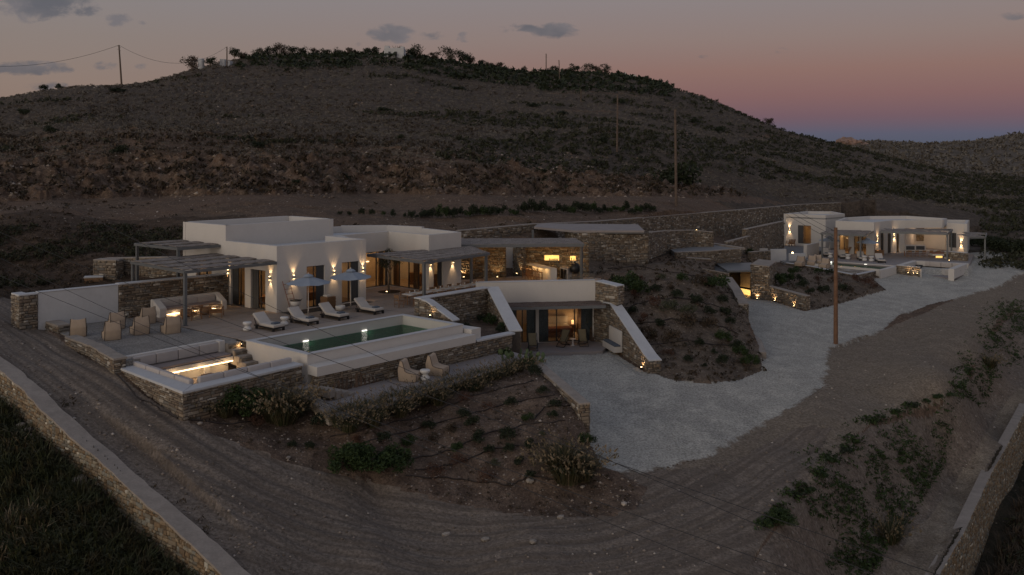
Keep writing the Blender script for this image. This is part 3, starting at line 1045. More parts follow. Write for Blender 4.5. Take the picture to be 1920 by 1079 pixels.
def build_terrain():
    nr, nc = ZZ.shape
    cx = (UU[:-1, :-1] + UU[1:, 1:]) / 2
    cyy = (YY[:-1, :-1] + YY[1:, 1:]) / 2
    cz = (ZZ[:-1, :-1] + ZZ[1:, 1:]) / 2
    jx = vnoise(cx * cyy / .5, cyy / .5, 77)
    jy = vnoise(cx * cyy / .6, cyy / .6, 78)
    ppx = 960 + F * cx + jx * 130 / cyy
    py_base = YH + F * (CH - (PY0[:-1, :-1] * 0)) / cyy
    zc0 = CH - (PY0[:-1, :-1] + PY0[1:, 1:]) / 2 * 0
    ppy = (PY0[:-1, :-1] + PY0[1:, 1:]) / 2 + jy * 60 / cyy
    X, Y = cx * cyy, cyy
    cid = np.zeros(cx.shape, int)            # 0 hillside
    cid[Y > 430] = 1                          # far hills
    near = Y < 128
    cid[near] = 2                             # graded bank
    cid[inpoly(ppx, ppy, CUT_PX) & (Y > 85) & (Y < 150)] = 3
    cid[(Y < 128) & (X > 42) & (Y > 112)] = 0
    leftup = (X < -24) & (Y > 52) & (Y < 84)
    cid[leftup] = 7
    cid[inpoly(ppx, ppy, TRACK_PX) & (Y > 70) & (Y < 150)] = 4
    for ln in ([(1030, 176), (1110, 175), (1198, 180)], [(1500, 324), (1560, 322), (1610, 312), (1665, 309)], [(1385, 256), (1440, 257), (1500, 257)], [(1060, 207), (1110, 211), (1170, 212)]):
        for (ax, ay), (bx, by) in zip(ln[:-1], ln[1:]):
            t = np.clip((ppx - ax) / (bx - ax), 0, 1)
            cid[(ppx > ax) & (ppx < bx) & (np.abs(ppy - ay - t * (by - ay)) < 1.4) & (Y > 150) & (Y < 420)] = 4
    cid[inpoly(ppx, ppy, FLAT_PX) & (Y < 125)] = 5
    cid[inpoly(ppx, ppy, FRONT_PX) & (Y < 60)] = 6
    cid[inpoly(ppx, ppy, ISLAND_PX) & (Y > 50) & (Y < 90)] = 13
    cid[inpoly(ppx, ppy, SLOPE2_PX) & (Y > 70) & (Y < 110)] = 13
    cid[inpoly(ppx, ppy, ROAD_PX) & (Y < 80)] = 8
    pyd = pyrow(zd, YY)
    cid[inpoly(ppx, (pyd[:-1, :-1] + pyd[1:, 1:]) / 2 + jy * 60 / cyy, DRIVE_PX) & (Y > 35) & (Y < 130) & ~((dwall[:-1, :-1] > -.25) & (Y < 61) & (ppx < 1200))] = 9
    emb = (Y < 100) & (side_dist(X, Y, [(p[0], p[1]) for p in gz([(1300, 1400, -5.1), (1395, 1071, -5.2), (1488, 948, -5.1), (1586, 833, -5.1), (1633, 795, -5.1), (1769, 755, -5.15), (1816, 702, -5.15), (1850, 628, -5.05), (1920, 568, -5), (2200, 500, -5)])]) > 0)
    cid[emb] = 10
    cid[inpoly(ppx, ppy, PATH_PX) & (Y < 110)] = 11
    fl = (side_dist(X, Y, LWE) > .3) & (Y < 75)
    cid[fl] = 12
    frr = (side_dist(X, Y, RWE) > .1) & (Y < 90) & (X > 0)
    cid[frr] = 12
    idx = np.arange(nr * nc).reshape(nr, nc)
    quads = np.stack([idx[:-1, :-1], idx[:-1, 1:], idx[1:, 1:], idx[1:, :-1]], -1)
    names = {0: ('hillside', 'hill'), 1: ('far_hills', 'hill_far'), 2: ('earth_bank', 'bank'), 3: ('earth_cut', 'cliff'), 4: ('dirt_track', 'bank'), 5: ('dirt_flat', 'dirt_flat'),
             6: ('planted_slope', 'soil'), 7: ('weedy_bank', 'bank_dark'), 8: ('dirt_road', 'dirt'), 9: ('gravel_driveway', 'gravel'), 10: ('embankment', 'embank'), 11: ('footpath', 'path'), 12: ('field', 'field'), 13: ('planted_slope', 'soil_light')}
    V = FX.reshape(-1, 3)
    for c, (nm, mt) in names.items():
        q = quads[cid == c]
        if not len(q):
            continue
        used, inv = np.unique(q, return_inverse=True)
        o = np_mesh(nm, V[used], inv.reshape(q.shape), M[mt], smooth=True)
        tag(o, kind='structure')
        if c in (5, 8, 9):
            e_ = drive_edge(V[used][:, 0], V[used][:, 1], ind.reshape(-1)[used])
            at = o.data.attributes.new('edge', 'FLOAT', 'POINT')
            at.data.foreach_set('value', e_.astype(np.float32))
        if c == 8:
            vv = V[used]
            d = side_dist(vv[:, 0], vv[:, 1], ROADC)
            # length along the centre line
            best = np.full(len(vv), 1e9)
            s_ = np.zeros(len(vv))
            acc = 0
            for a, b in zip(ROADC[:-1], ROADC[1:]):
                L = math.hypot(b[0] - a[0], b[1] - a[1])
                t = np.clip(((vv[:, 0] - a[0]) * (b[0] - a[0]) + (vv[:, 1] - a[1]) * (b[1] - a[1])) / L / L, 0, 1)
                e = np.hypot(vv[:, 0] - a[0] - t * (b[0] - a[0]), vv[:, 1] - a[1] - t * (b[1] - a[1]))
                mm = e < best
                best = np.where(mm, e, best)
                s_ = np.where(mm, acc + t * L, s_)
                acc += L
            at = o.data.attributes.new('along', 'FLOAT_VECTOR', 'POINT')
            at.data.foreach_set('vector', np.stack([s_, d, np.zeros(len(vv))], 1).astype(np.float32).ravel())
    return cid


CID = build_terrain()


# ------------------------------------------------------------------ masonry
def stone_variant_meshes():
    out = []
    for k in range(10):
        r = random.Random(100 + k)
        j = lambda a: r.uniform(-a, a)
        vs = [(-.5 + j(.02), 0, -.5 + j(.02)), (.5 + j(.02), 0, -.5 + j(.02)), (.5 + j(.02), 0, .5 + j(.02)), (-.5 + j(.02), 0, .5 + j(.02))]
        vs += [(-.44 + j(.08), -1 + j(.3), -.40 + j(.11)), (.44 + j(.08), -1 + j(.3), -.40 + j(.11)), (.43 + j(.08), -1 + j(.3), .39 + j(.12)), (-.43 + j(.08), -1 + j(.3), .39 + j(.12))]
        vs.append((j(.15), -1.35, j(.12)))
        fs = [(0, 1, 5, 4), (1, 2, 6, 5), (2, 3, 7, 6), (3, 0, 4, 7), (4, 5, 8), (5, 6, 8), (6, 7, 8), (7, 4, 8)]
        me = bpy.data.meshes.new('stone')
        me.from_pydata(vs, [], fs)
        me.update()
        out.append(me)
    return out


STONE_V = {}


def stone_meshes(mat):
    if mat.name not in STONE_V:
        ms = stone_variant_meshes()
        for m in ms:
            m.materials.append(mat)
        STONE_V[mat.name] = ms
    return STONE_V[mat.name]


def face_stones(p0, p1, zb0, zb1, zt0, zt1, h=.15, l=.34, r=random):
    """courses of stones on the vertical face p0->p1; its outside is on the right of that direction"""
    d = Vector((p1[0] - p0[0], p1[1] - p0[1], 0))
    L = d.length
    if L < .05:
        return []
    d.normalize()
    out = []
    z = min(zb0, zb1)
    zmax = max(zt0, zt1)
    while z < zmax:
        hh = h * r.uniform(.6, 1.35)
        x = -r.uniform(0, l * .5)
        while x < L:
            ll = l * r.choice((.4, .6, .8, 1, 1.3, 1.75)) * r.uniform(.85, 1.15)
            a, b = max(x, 0), min(x + ll, L)
            x += ll
            if b - a < .08:
                continue
            t = (a + b) / 2 / L
            zt = zt0 * (1 - t) + zt1 * t
            zb = zb0 * (1 - t) + zb1 * t
            zz0, zz1 = z, min(z + hh, zt)
            if zz1 - zz0 < .05 or zz1 < zb:
                continue
            # now and then one tall block, or two thin ones
            c = Vector((p0[0], p0[1], 0)) + d * (a + b) / 2
            out.append((c.x, c.y, (zz0 + zz1) / 2 + r.uniform(-.012, .012), math.atan2(d.y, d.x), (b - a) - .025, (zz1 - zz0) - .022, r.uniform(.02, .06)))
        z += hh
    return out


def stones_to_objects(st, parent, mat, singles=0):
    st = sorted(st, key=lambda s: -(s[4] * s[5]) / max(1.0, s[0] ** 2 + s[1] ** 2))
    ms = stone_meshes(mat)
    for k, s in enumerate(st[:singles]):
        o = bpy.data.objects.new('stone', ms[k % len(ms)])
        COL.objects.link(o)
        o.parent = parent
        o.location = (s[0], s[1], s[2])
        ro = mat.name.startswith('ochre') and singles == 300
        o.rotation_euler = (0, random.uniform(-.16, .16) if ro else 0, s[3])
        q = random.uniform(.8, 1.15) if ro else 1
        o.scale = (s[4] * q, s[6], s[5] * random.uniform(.9, 1.3) if ro else s[5])
    rest = st[singles:]
    if not rest:
        return
    n = len(rest)
    A = np.array(rest)
    # back rectangle, front rectangle (proud), one shallow peak
    lx = np.array([-.5, .5, .5, -.5, -.45, .45, .45, -.45])
    lz = np.array([-.5, -.5, .5, .5, -.42, -.42, .42, .42])
    ly = np.array([0, 0, 0, 0, -1, -1, -1, -1.])
    jx = rng.uniform(-.07, .07, (n, 8))
    jz = rng.uniform(-.12, .12, (n, 8))
    jy = np.concatenate([np.zeros((n, 4)), rng.uniform(-.4, .4, (n, 4))], 1)
    X = (lx + jx) * A[:, 4:5]
    Zz = (lz + jz) * A[:, 5:6] + A[:, 2:3]
    Yl = (ly + jy) * A[:, 6:7]
    cs, sn = np.cos(A[:, 3:4]), np.sin(A[:, 3:4])
    V = np.stack([A[:, 0:1] + X * cs - Yl * sn, A[:, 1:2] + X * sn + Yl * cs, Zz], -1).reshape(-1, 3)
    fq = np.array([(0, 1, 5, 4), (1, 2, 6, 5), (2, 3, 7, 6), (3, 0, 4, 7), (4, 5, 6, 7)])
    Fq = (fq[None] + (np.arange(n) * 8)[:, None, None]).reshape(-1, 4)
    tag(np_mesh('stone_infill', V, Fq, mat, parent), kind='stuff')


def off_path(pts, dist):
    """plan polyline moved to its left by dist"""
    out = []
    n = len(pts)
    for i, p in enumerate(pts):
        a = Vector(pts[max(i - 1, 0)][:2])
        b = Vector(pts[i][:2])
        c = Vector(pts[min(i + 1, n - 1)][:2])
        d1 = (b - a).normalized() if (b - a).length > 1e-6 else None
        d2 = (c - b).normalized() if (c - b).length > 1e-6 else None
        n1 = Vector((-d1.y, d1.x)) if d1 else None
        n2 = Vector((-d2.y, d2.x)) if d2 else None
        if n1 is None:
            nn = n2
        elif n2 is None:
            nn = n1
        else:
            nn = (n1 + n2).normalized()
            nn = nn / max(.35, nn.dot(n1))
        out.append(b + nn * dist)
    return out


def coping(pts, ztop, w0, w1, th, name='coping', mat=None, parent=None, jit=0.0, step=.5):
    """flat strip along a plan polyline between offsets w0..w1 to its left; ztop per corner"""
    P, Z = [], []
    for i in range(len(pts) - 1):
        a, b = Vector(pts[i][:2]), Vector(pts[i + 1][:2])
        n = max(1, int((b - a).length / step)) if jit else 1
        for k in range(n):
            P.append(a.lerp(b, k / n))
            Z.append(ztop[i] * (1 - k / n) + ztop[i + 1] * k / n)
    P.append(Vector(pts[-1][:2]))
    Z.append(ztop[-1])
    A, B = off_path(P, w0), off_path(P, w1)
    r = random.Random(len(P) * 7 + 1)
    vs, fs = [], []
    for i in range(len(P)):
        j = lambda: r.uniform(-jit, jit)
        a = (A[i].x + j(), A[i].y + j())
        b = (B[i].x + j(), B[i].y + j())
        zj = r.uniform(-jit, jit) * .35
        vs += [(a[0], a[1], Z[i] - th), (b[0], b[1], Z[i] - th), (b[0], b[1], Z[i] + zj), (a[0], a[1], Z[i] + zj)]
    m = len(P)
    for i in range(m - 1):
        for k in range(4):
            fs.append((i * 4 + k, i * 4 + (k + 1) % 4, (i + 1) * 4 + (k + 1) % 4, (i + 1) * 4 + k))
    fs += [(3, 2, 1, 0), tuple((m - 1) * 4 + k for k in range(4))]
    me = bpy.data.meshes.new(name)
    me.from_pydata(vs, [], fs)
    bm = bmesh.new()
    bm.from_mesh(me)
    bmesh.ops.recalc_face_normals(bm, faces=bm.faces)
    if not jit:
        bmesh.ops.bevel(bm, geom=list(bm.edges), offset=min(.02, th * .3), segments=1, affect='EDGES')
    bm.to_mesh(me)
    bm.free()
    return new_obj(name, me, parent, mat)


def stone_wall(name, label, pts, zb, zt, thick, cat='stone wall', mat='stone', core='mortar', h=.15, l=.34, singles=0, ends=(True, True), back=False, cap=None, capw=(-.04, None), capth=.1, capjit=0.0, group=None, capname='coping', front=True):
    """pts: plan polyline of the visible face, outside on its RIGHT; the wall's body lies to its LEFT"""
    n = len(pts)
    zb = [zb] * n if not hasattr(zb, '__len__') else list(zb)
    zt = [zt] * n if not hasattr(zt, '__len__') else list(zt)
    P = [Vector(p[:2]) for p in pts]
    Q = off_path(P, thick)
    mb = MB()
    for i in range(n - 1):
        mb.prism([P[i], P[i + 1], Q[i + 1], Q[i]], [zb[i] - .5, zb[i + 1] - .5, zb[i + 1] - .5, zb[i] - .5], [zt[i] - .03, zt[i + 1] - .03, zt[i + 1] - .03, zt[i] - .03])
    root = mb.build(name, M[core])
    tag(root, label, cat, group)
    st = []
    if front:
        for i in range(n - 1):
            st += face_stones(P[i], P[i + 1], zb[i], zb[i + 1], zt[i], zt[i + 1], h, l)
    if ends[0]:
        st += face_stones(Q[0], P[0], zb[0], zb[0], zt[0], zt[0], h, l)
    if ends[1]:
        st += face_stones(P[-1], Q[-1], zb[-1], zb[-1], zt[-1], zt[-1], h, l)
    if back:
        for i in range(n - 1):
            st += face_stones(Q[i + 1], Q[i], zb[i + 1], zb[i], zt[i + 1], zt[i], h, l)
    stones_to_objects(st, root, M[mat], singles)
    if cap:
        w1 = capw[1] if capw[1] is not None else thick + .04
        coping(P, [z + capth * .6 for z in zt], capw[0], w1, capth, capname, M[cap], root, capjit)
    return root


def white_prism(name, label, cat, poly, z0, z1, mat='plaster', parent=None, group=None, bevel=.02, structure=False):
    mb = MB()
    mb.prism([(p[0], p[1]) for p in poly], z0, z1)
    o = mb.build(name, M[mat], parent, bevel=bevel)
    if parent is None:
        tag(o, label, cat, group)
    return o


# polygon clipping for slabs
def clip_convex(sub, clip):
    out = sub
    n = len(clip)
    for i in range(n):
        a, b = clip[i], clip[(i + 1) % n]
        inp, out = out, []
        if not inp:
            return []

        def ins(p):
            return (b[0] - a[0]) * (p[1] - a[1]) - (b[1] - a[1]) * (p[0] - a[0]) >= -1e-9

        for k in range(len(inp)):
            p, q = inp[k - 1], inp[k]
            ip, iq = ins(p), ins(q)
            if ip != iq:
                d1 = (b[0] - a[0]) * (p[1] - a[1]) - (b[1] - a[1]) * (p[0] - a[0])
                d2 = (b[0] - a[0]) * (q[1] - a[1]) - (b[1] - a[1]) * (q[0] - a[0])
                t = d1 / (d1 - d2)
                out.append((p[0] + (q[0] - p[0]) * t, p[1] + (q[1] - p[1]) * t))
            if iq:
                out.append(q)
    return out


def poly_area(p):
    return sum(p[i - 1][0] * p[i][1] - p[i][0] * p[i - 1][1] for i in range(len(p))) / 2


def paving(name, poly_ab, z, tile, mat, bed_th=.4, gap=.055, th=.06, clipbox=None, parent_kind='structure'):
    """a slabbed floor in the villa frame: a bed (structure) and every slab a child"""
    P = [tuple(p) for p in poly_ab]
    if poly_area(P) < 0:
        P = P[::-1]
    mb = MB()
    mb.prism([W(a, b) for a, b in P], z - bed_th, z - .02)
    root = mb.build(name, M['joint'])
    tag(root, kind='structure')
    amin, amax = min(p[0] for p in P), max(p[0] for p in P)
    bmin, bmax = min(p[1] for p in P), max(p[1] for p in P)
    a = amin
    while a < amax:
        b = bmin
        while b < bmax:
            cell = [(a + gap / 2, b + gap / 2), (a + tile[0] - gap / 2, b + gap / 2), (a + tile[0] - gap / 2, b + tile[1] - gap / 2), (a + gap / 2, b + tile[1] - gap / 2)]
            b += tile[1]
            if clipbox and not clipbox(a + tile[0] / 2, b - tile[1] / 2):
                continue
            q = clip_convex(P, cell)
            if len(q) < 3 or abs(poly_area(q)) < .05:
                continue
            m2 = MB()
            m2.prism([W(x, y) for x, y in q], z - .03, z)
            m2.build('paving_slab', M[mat], root)
        a += tile[0]
    return root


# ------------------------------------------------------------------ terrace of the first villa
DECK_VIS = [(-6.3, 5.2), (-6.3, -5.15), (-6.45, -6.25), (4.35, -6.9), (5.15, -7.6), (11.5, -7.6), (13.1, -6.45), (18.75, -11.5), (26.3, -7.0), (26.3, -2.6), (19.0, .9), (16.2, 3.0), (12.7, 3.2), (0.0, 5.2)]


def vis(a, b):
    if b > -.9 and a > .2 and a < 6.6:
        return False
    if a > 12.7 and b > -1.2 and a < 15.4:
        return False
    return True


paving('terrace', DECK_VIS, 0.0, (1.65, 1.65), 'slab', clipbox=vis)
# the gravel court left of the paving
mb = MB()
mb.prism([(p[0], p[1]) for p in COURT_XY], -.3, -.045)
tag(mb.build('gravel_court', M['gravel_court']), kind='structure')

# ------------------------------------------------------------------ openings: a wall built of solid pieces round its doors and windows


def wall_open(name, p0, p1, z0, z1, th, ops, mat, parent, pb=None):
    """wall from p0 to p1 (outside on the right), ops = [(s0, s1, zb, zt)] in metres along it"""
    p0, p1 = Vector(p0[:2]), Vector(p1[:2])
    d = (p1 - p0)
    L = d.length
    d.normalize()
    nrm = Vector((-d.y, d.x))
    mb = MB()

    def piece(a, b, za, zb):
        if b - a < 1e-3 or zb - za < 1e-3:
            return
        q = [p0 + d * a, p0 + d * b, p0 + d * b + nrm * th, p0 + d * a + nrm * th]
        mb.prism(q, za, zb)
    x = 0
    for s0, s1, zb, zt in sorted(ops):
        piece(x, s0, z0, z1)
        piece(s0, s1, z0, zb)
        piece(s0, s1, zt, z1)
        x = s1
    piece(x, L, z0, z1)
    return mb.build(name, M[mat], parent)


def glazed_door(parent, p0, p1, s0, s1, zb, zt, inset=.28, leaves=2, shutters=(), name='glass_door', curtain=None):
    """frame, panes and shutters set back in the opening; every piece a mesh"""
    p0, p1 = Vector(p0[:2]), Vector(p1[:2])
    d = (p1 - p0).normalized()
    nrm = Vector((-d.y, d.x))
    f = .055
    mb = MB()
    y0, y1 = inset, inset + .07

    def q(a, b, ya, yb):
        return [p0 + d * a + nrm * ya, p0 + d * b + nrm * ya, p0 + d * b + nrm * yb, p0 + d * a + nrm * yb]
    mb.prism(q(s0, s1, y0, y1), zb, zb + f)
    mb.prism(q(s0, s1, y0, y1), zt - f, zt)
    w = (s1 - s0) / leaves
    for k in range(leaves + 1):
        c = s0 + w * k
        a, b = max(s0, c - f * .7), min(s1, c + f * .7)
        mb.prism(q(a, b, y0 + .003, y1 + .003), zb + f, zt - f)
    fr = mb.build(name, M['frame'], parent)
    for k in range(leaves):
        mp = MB()
        mp.prism(q(s0 + w * k + f * .7, s0 + w * (k + 1) - f * .7, y0 + .03, y0 + .042), zb + f, zt - f)
        mp.build('pane', M['glass'], fr)
    for side in shutters:
        ms = MB()
        a, b = (s0, s0 + (s1 - s0) * .42) if side == 'l' else (s1 - (s1 - s0) * .42, s1)
        ms.prism(q(a, b, y0 - .09, y0 - .03), zb + .03, zt - .01)
        n = 4
        for k in range(n):
            xa = a + (b - a) * (k + .12) / n
            xb = a + (b - a) * (k + .88) / n
            ms.prism(q(xa, xb, y0 - .105, y0 - .085), zb + .08, zt - .06)
        ms.build('shutter', M['shutter'], parent)
    if curtain:
        for (ca, cb) in curtain:
            mc = MB()
            n = 10
            for k in range(n):
                xa = s0 + (s1 - s0) * (ca + (cb - ca) * k / n)
                xb = s0 + (s1 - s0) * (ca + (cb - ca) * (k + 1) / n)
                oy = .04 if k % 2 else 0
                mc.prism(q(xa, xb, y1 + .08 + oy, y1 + .13 + oy), zb + .02, zt - .02)
            mc.build('curtain', M['denim'], parent)
    return fr


LAMP_N = [0]


def point_light(loc, energy, col=(1, .62, .30), rad=.15, parent=None, name='lamp_light'):
    l = bpy.data.lights.new(name, 'POINT')
    l.energy = energy
    l.color = col
    l.shadow_soft_size = rad
    o = bpy.data.objects.new(name, l)
    COL.objects.link(o)
    o.location = loc
    if parent:
        o.parent = parent
    return o


def spot(loc, dirv, energy, ang=60, blend=.5, col=(1, .62, .30), rad=.02, parent=None, name='lamp_beam'):
    l = bpy.data.lights.new(name, 'SPOT')
    l.energy = energy
    l.color = col
    l.spot_size = math.radians(ang)
    l.spot_blend = blend
    l.shadow_soft_size = rad
    o = bpy.data.objects.new(name, l)
    COL.objects.link(o)
    o.location = loc
    o.rotation_euler = Vector(dirv).to_track_quat('-Z', 'Y').to_euler()
    if parent:
        o.parent = parent
    return o


def sconce(loc, nrm, label, up=True, down=True, e=9, group='up and down lights on the villa walls'):
    """cup-shaped wall light throwing a cone up and a cone down the wall"""
    n = Vector((nrm[0], nrm[1], 0)).normalized()
    root = empty('wall_light', loc, math.atan2(n.y, n.x), label, 'wall light', group)
    mb = MB()
    mb.lathe([(.045, -.10), (.062, -.09), (.062, .09), (.045, .10)], 12, (.09, 0, 0))
    mb.box(0.002, .05, -.03, .03, -.04, .04)
    mb.build('lamp_body', M['lamp_metal'], root)
    for sgn, on in ((1, up), (-1, down)):
        if not on:
            continue
        g = MB()
        g.lathe([(.045, 0), (.045, .012)], 12, (.09, 0, .101 if sgn > 0 else -.113))
        g.build('bulb', M['bulb'], root)
        spot((.13, 0, sgn * .13), (-.16, 0, sgn), e * 4.2, 68, .9, parent=root)
    return root


def uplight(p, label, e=5, nrm=None, group='spots along the foot of the stone walls'):
    root = empty('ground_spot', p, 0, label, 'ground spotlight', group)
    if nrm is not None:
        root.rotation_euler = (0, 0, math.atan2(nrm[1], nrm[0]))
    mb = MB()
    mb.lathe([(.05, 0), (.07, .02), (.07, .10), (.055, .12)], 10)
    mb.build('housing', M['lamp_dark'], root)
    g = MB()
    g.lathe([(.05, .121), (.05, .13)], 10)
    g.build('bulb', M['bulb'], root)
    spot((0, 0, .15), (.32, 0, 1), e * 5, 105, .9, parent=root)
    return root


# ------------------------------------------------------------------ first villa
villa = empty('villa', (0, 0, 0), 0, 'white two-level villa with roof parapets beside the long green pool', 'house')
A0 = W(0, 0)
A1 = W(6.85, -.67)
A2 = W(6.95, 3.35)
A3 = W(10.3, 3.35)
A4 = W(12.55, 3.2)
A5 = W(12.2, -1.45)
A6 = W(15.5, -1.6)
A7 = W(16.4, 3.2)
A8 = W(15.7, 6.6)
A9 = W(13.0, 9.2)
B0 = W(0, 10.87)
B1 = W(8.7, 10.2)
U0, U1, U2 = W(0.012, 5.63), W(8.7, 5.0), W(8.7, 10.2)
ZT = 4.2


def dist2(a, b):
    return math.hypot(a[0] - b[0], a[1] - b[1])


def ops_px(p0, p1, lst):
    """openings given by photo columns (left, right) and absolute heights"""
    L = dist2(p0, p1)
    out = []
    for (xa, xb, zb, zt) in lst:
        s = sorted((onl(p0, p1, xa) * L, onl(p0, p1, xb) * L))
        out.append((s[0], s[1], zb, zt))
    return out


# left facade: outside is towards -E1, so it runs from the back corner to the near corner
opL = ops_px(B0, A0, [(433, 459, .0, 2.62), (470, 497.5, .0, 2.55), (368, 397, .9, 2.9)])
wall_open('wall', B0, A0, -.4, ZT, .35, opL, 'plaster', villa)
for k, o_ in enumerate(opL):
    glazed_door(villa, B0, A0, *o_, shutters=('l',) if k < 2 else (), leaves=2, inset=.22)
opF = ops_px(A0, A1, [(575, 609, 0, 2.72), (641, 673.5, 0, 2.75)])
wall_open('wall', A0 + (A1 - A0).normalized() * .002, A1, -.4, ZT - .004, .35, opF, 'plaster', villa)
for o_ in opF:
    glazed_door(villa, A0, A1, *o_, shutters=('r',), leaves=2, inset=.22)
wall_open('wall', A1, A2, -.4, ZT - .006, .35, [], 'plaster', villa)
# glazed court: two walls that are nearly all glass
L34 = dist2(A2, A4)
opG1 = [(.15, L34 - .06, .06, 2.7)]
wall_open('wall', A2, A4, -.4, 4.14, .35, opG1, 'plaster', villa)
glazed_door(villa, A2, A4, .15, L34 - .06, .06, 2.7, leaves=5, inset=.05, name='glass_screen')
L45 = dist2(A4, A5)
wall_open('wall', A4, A5, -.4, 4.146, .35, [(.06, L45 - .1, .06, 2.7)], 'plaster', villa)
glazed_door(villa, A4, A5, .06, L45 - .1, .06, 2.7, leaves=4, inset=.05, name='glass_screen')
opR = ops_px(A5, A6, [(813, 830, 0, 2.5)])
wall_open('wall', A5, A6, -.4, 4.152, .35, opR, 'plaster', villa)
glazed_door(villa, A5, A6, *opR[0], shutters=('r',), leaves=1, inset=.2)
for pa, pb, zt_ in ((A6, A7, 4.16), (A7, A8, 4.27), (A8, A9, 4.27), (A9, B1, 4.2), (B1, B0, 4.19)):
    wall_open('wall', pa, pb, -.4, zt_, .35, [], 'plaster', villa)
mb = MB()
mb.prism([W(.36, 10.5), W(.36, .36), W(6.5, -.25), W(6.6, 3.75), W(12.9, 3.6), W(12.6, -1.05), W(15.15, -1.2), W(16.0, 3.2), W(15.4, 6.4), W(12.8, 8.8), W(8.5, 9.8)], 3.35, 3.72)
mb.build('roof_slab', M['plaster_cool'], villa)
# upper storey block with its own parapet
for pa, pb in ((U0, U1), (U1, U2), (U2, W(.012, 10.87)), (W(.012, 10.87), U0)):
    wall_open('upper_wall', pa, pb, 3.70, 5.24, .32, [], 'plaster', villa)
mb = MB()
mb.prism([W(.33, 5.9), W(8.4, 5.3), W(8.4, 9.9), W(.33, 10.5)], 4.3, 4.62)
mb.build('upper_roof', M['plaster_cool'], villa)
mb = MB()      # the diagonal kerb on the roof behind the front parapet
mb.prism([W(6.25, -.2), W(6.5, -.24), W(8.3, 3.6), W(7.2, 3.6)], 3.72, 4.12)
mb.build('roof_kerb', M['plaster'], villa)
mb = MB()
mb.prism([W(.36, 10.4), W(.36, .37), W(6.5, -.25), W(6.6, 3.75), W(12.9, 3.6), W(12.6, -1.05), W(15.15, -1.2), W(16.0, 3.2), W(15.4, 6.4), W(12.8, 8.8), W(8.5, 9.7)], -.3, .045)
mb.build('room_floor', M['floor_in'], villa)
mb = MB()
mb.prism([W(.36, 7.2), W(6.5, 6.8), W(6.5, 6.95), W(.36, 7.35)], .05, 3.35)
mb.prism([W(2.6, 1.2), W(2.72, 1.2), W(2.72, 6.9), W(2.6, 6.9)], .05, 3.35)
mb.prism([W(6.9, 7.2), W(15.2, 5.9), W(15.2, 6.05), W(6.9, 7.35)], .05, 3.35)
mb.build('room_partition', M['plaster_in'], villa)
for a, b in ((8.0, 3.75), (9.9, 3.72), (12.0, 3.6), (12.75, 2.4), (12.7, .2)):
    mb = MB()
    v_ = (a > 12.5)
    mb.prism([W(a, b), W(a + (.12 if v_ else .42), b), W(a + (.12 if v_ else .42), b + (.45 if v_ else .12)), W(a, b + (.45 if v_ else .12))], .05, 2.68)
    mb.build('curtain', M['wicker'], villa)
# things seen through the glass
for (a, b, w_, d_, h_) in ((10.6, 5.4, 2.4, .5, .9), (14.2, 1.2, .7, 2.4, .95), (1.6, 3.6, 1.6, 1.0, .55), (4.8, 3.0, 1.4, 2.0, .6)):
    mb = MB()
    mb.prism([W(a - w_ / 2, b - d_ / 2), W(a + w_ / 2, b - d_ / 2), W(a + w_ / 2, b + d_ / 2), W(a - w_ / 2, b + d_ / 2)], .05, h_)
    mb.build('cabinet', M['wood'], villa)
mb = MB()
mb.prism([W(9.0, 6.7), W(13.2, 6.1), W(13.2, 6.16), W(9.0, 6.76)], 1.55, 1.60)
mb.build('shelf_light', M['bulb_soft'], villa)
for (a, b, e) in ((1.5, 3.4, 45), (4.6, 2.4, 42), (1.4, 8.9, 26), (9.8, 5.0, 34), (13.9, 1.4, 42), (13.6, 4.6, 36)):
    point_light(W(a, b, 2.5), e, (1, .56, .24), .2, villa, 'room_light')

NL = -E1
NF = -E2


def sc_px(p0, p1, px, py, nrm, label, **kw):
    t = onl(p0, p1, px)
    p = p0.lerp(p1, t)
    sconce((p.x, p.y, zat(py, p)), nrm, label, **kw)


nF = Vector(((A1 - A0).y, -(A1 - A0).x, 0)).normalized()
sc_px(B0, A0, 507.5, 522, NL, 'wall light right of the two shuttered doors under the reed pergola')
sc_px(B0, A0, 429.5, 509, NL, 'wall light where the stone wall meets the villa under the pergola', e=8)
sc_px(A0, A1, 550, 519.5, nF, 'wall light above the leaning ladder on the front wall')
sc_px(A0, A1, 625.5, 511, nF, 'wall light between the two front doors behind the parasols')
sc_px(A0, A1, 679.6, 505.5, nF, 'wall light at the right corner beside the courtyard glazing')
nR = Vector(((A6 - A5).y, -(A6 - A5).x, 0)).normalized()
sc_px(A5, A6, 806.8, 494, nR, 'down light left of the dark shutter above the dining table', up=False, e=12)
sc_px(A5, A6, 848.5, 489.5, nR, 'down light right of the dark shutter above the dining table', up=False, e=12)


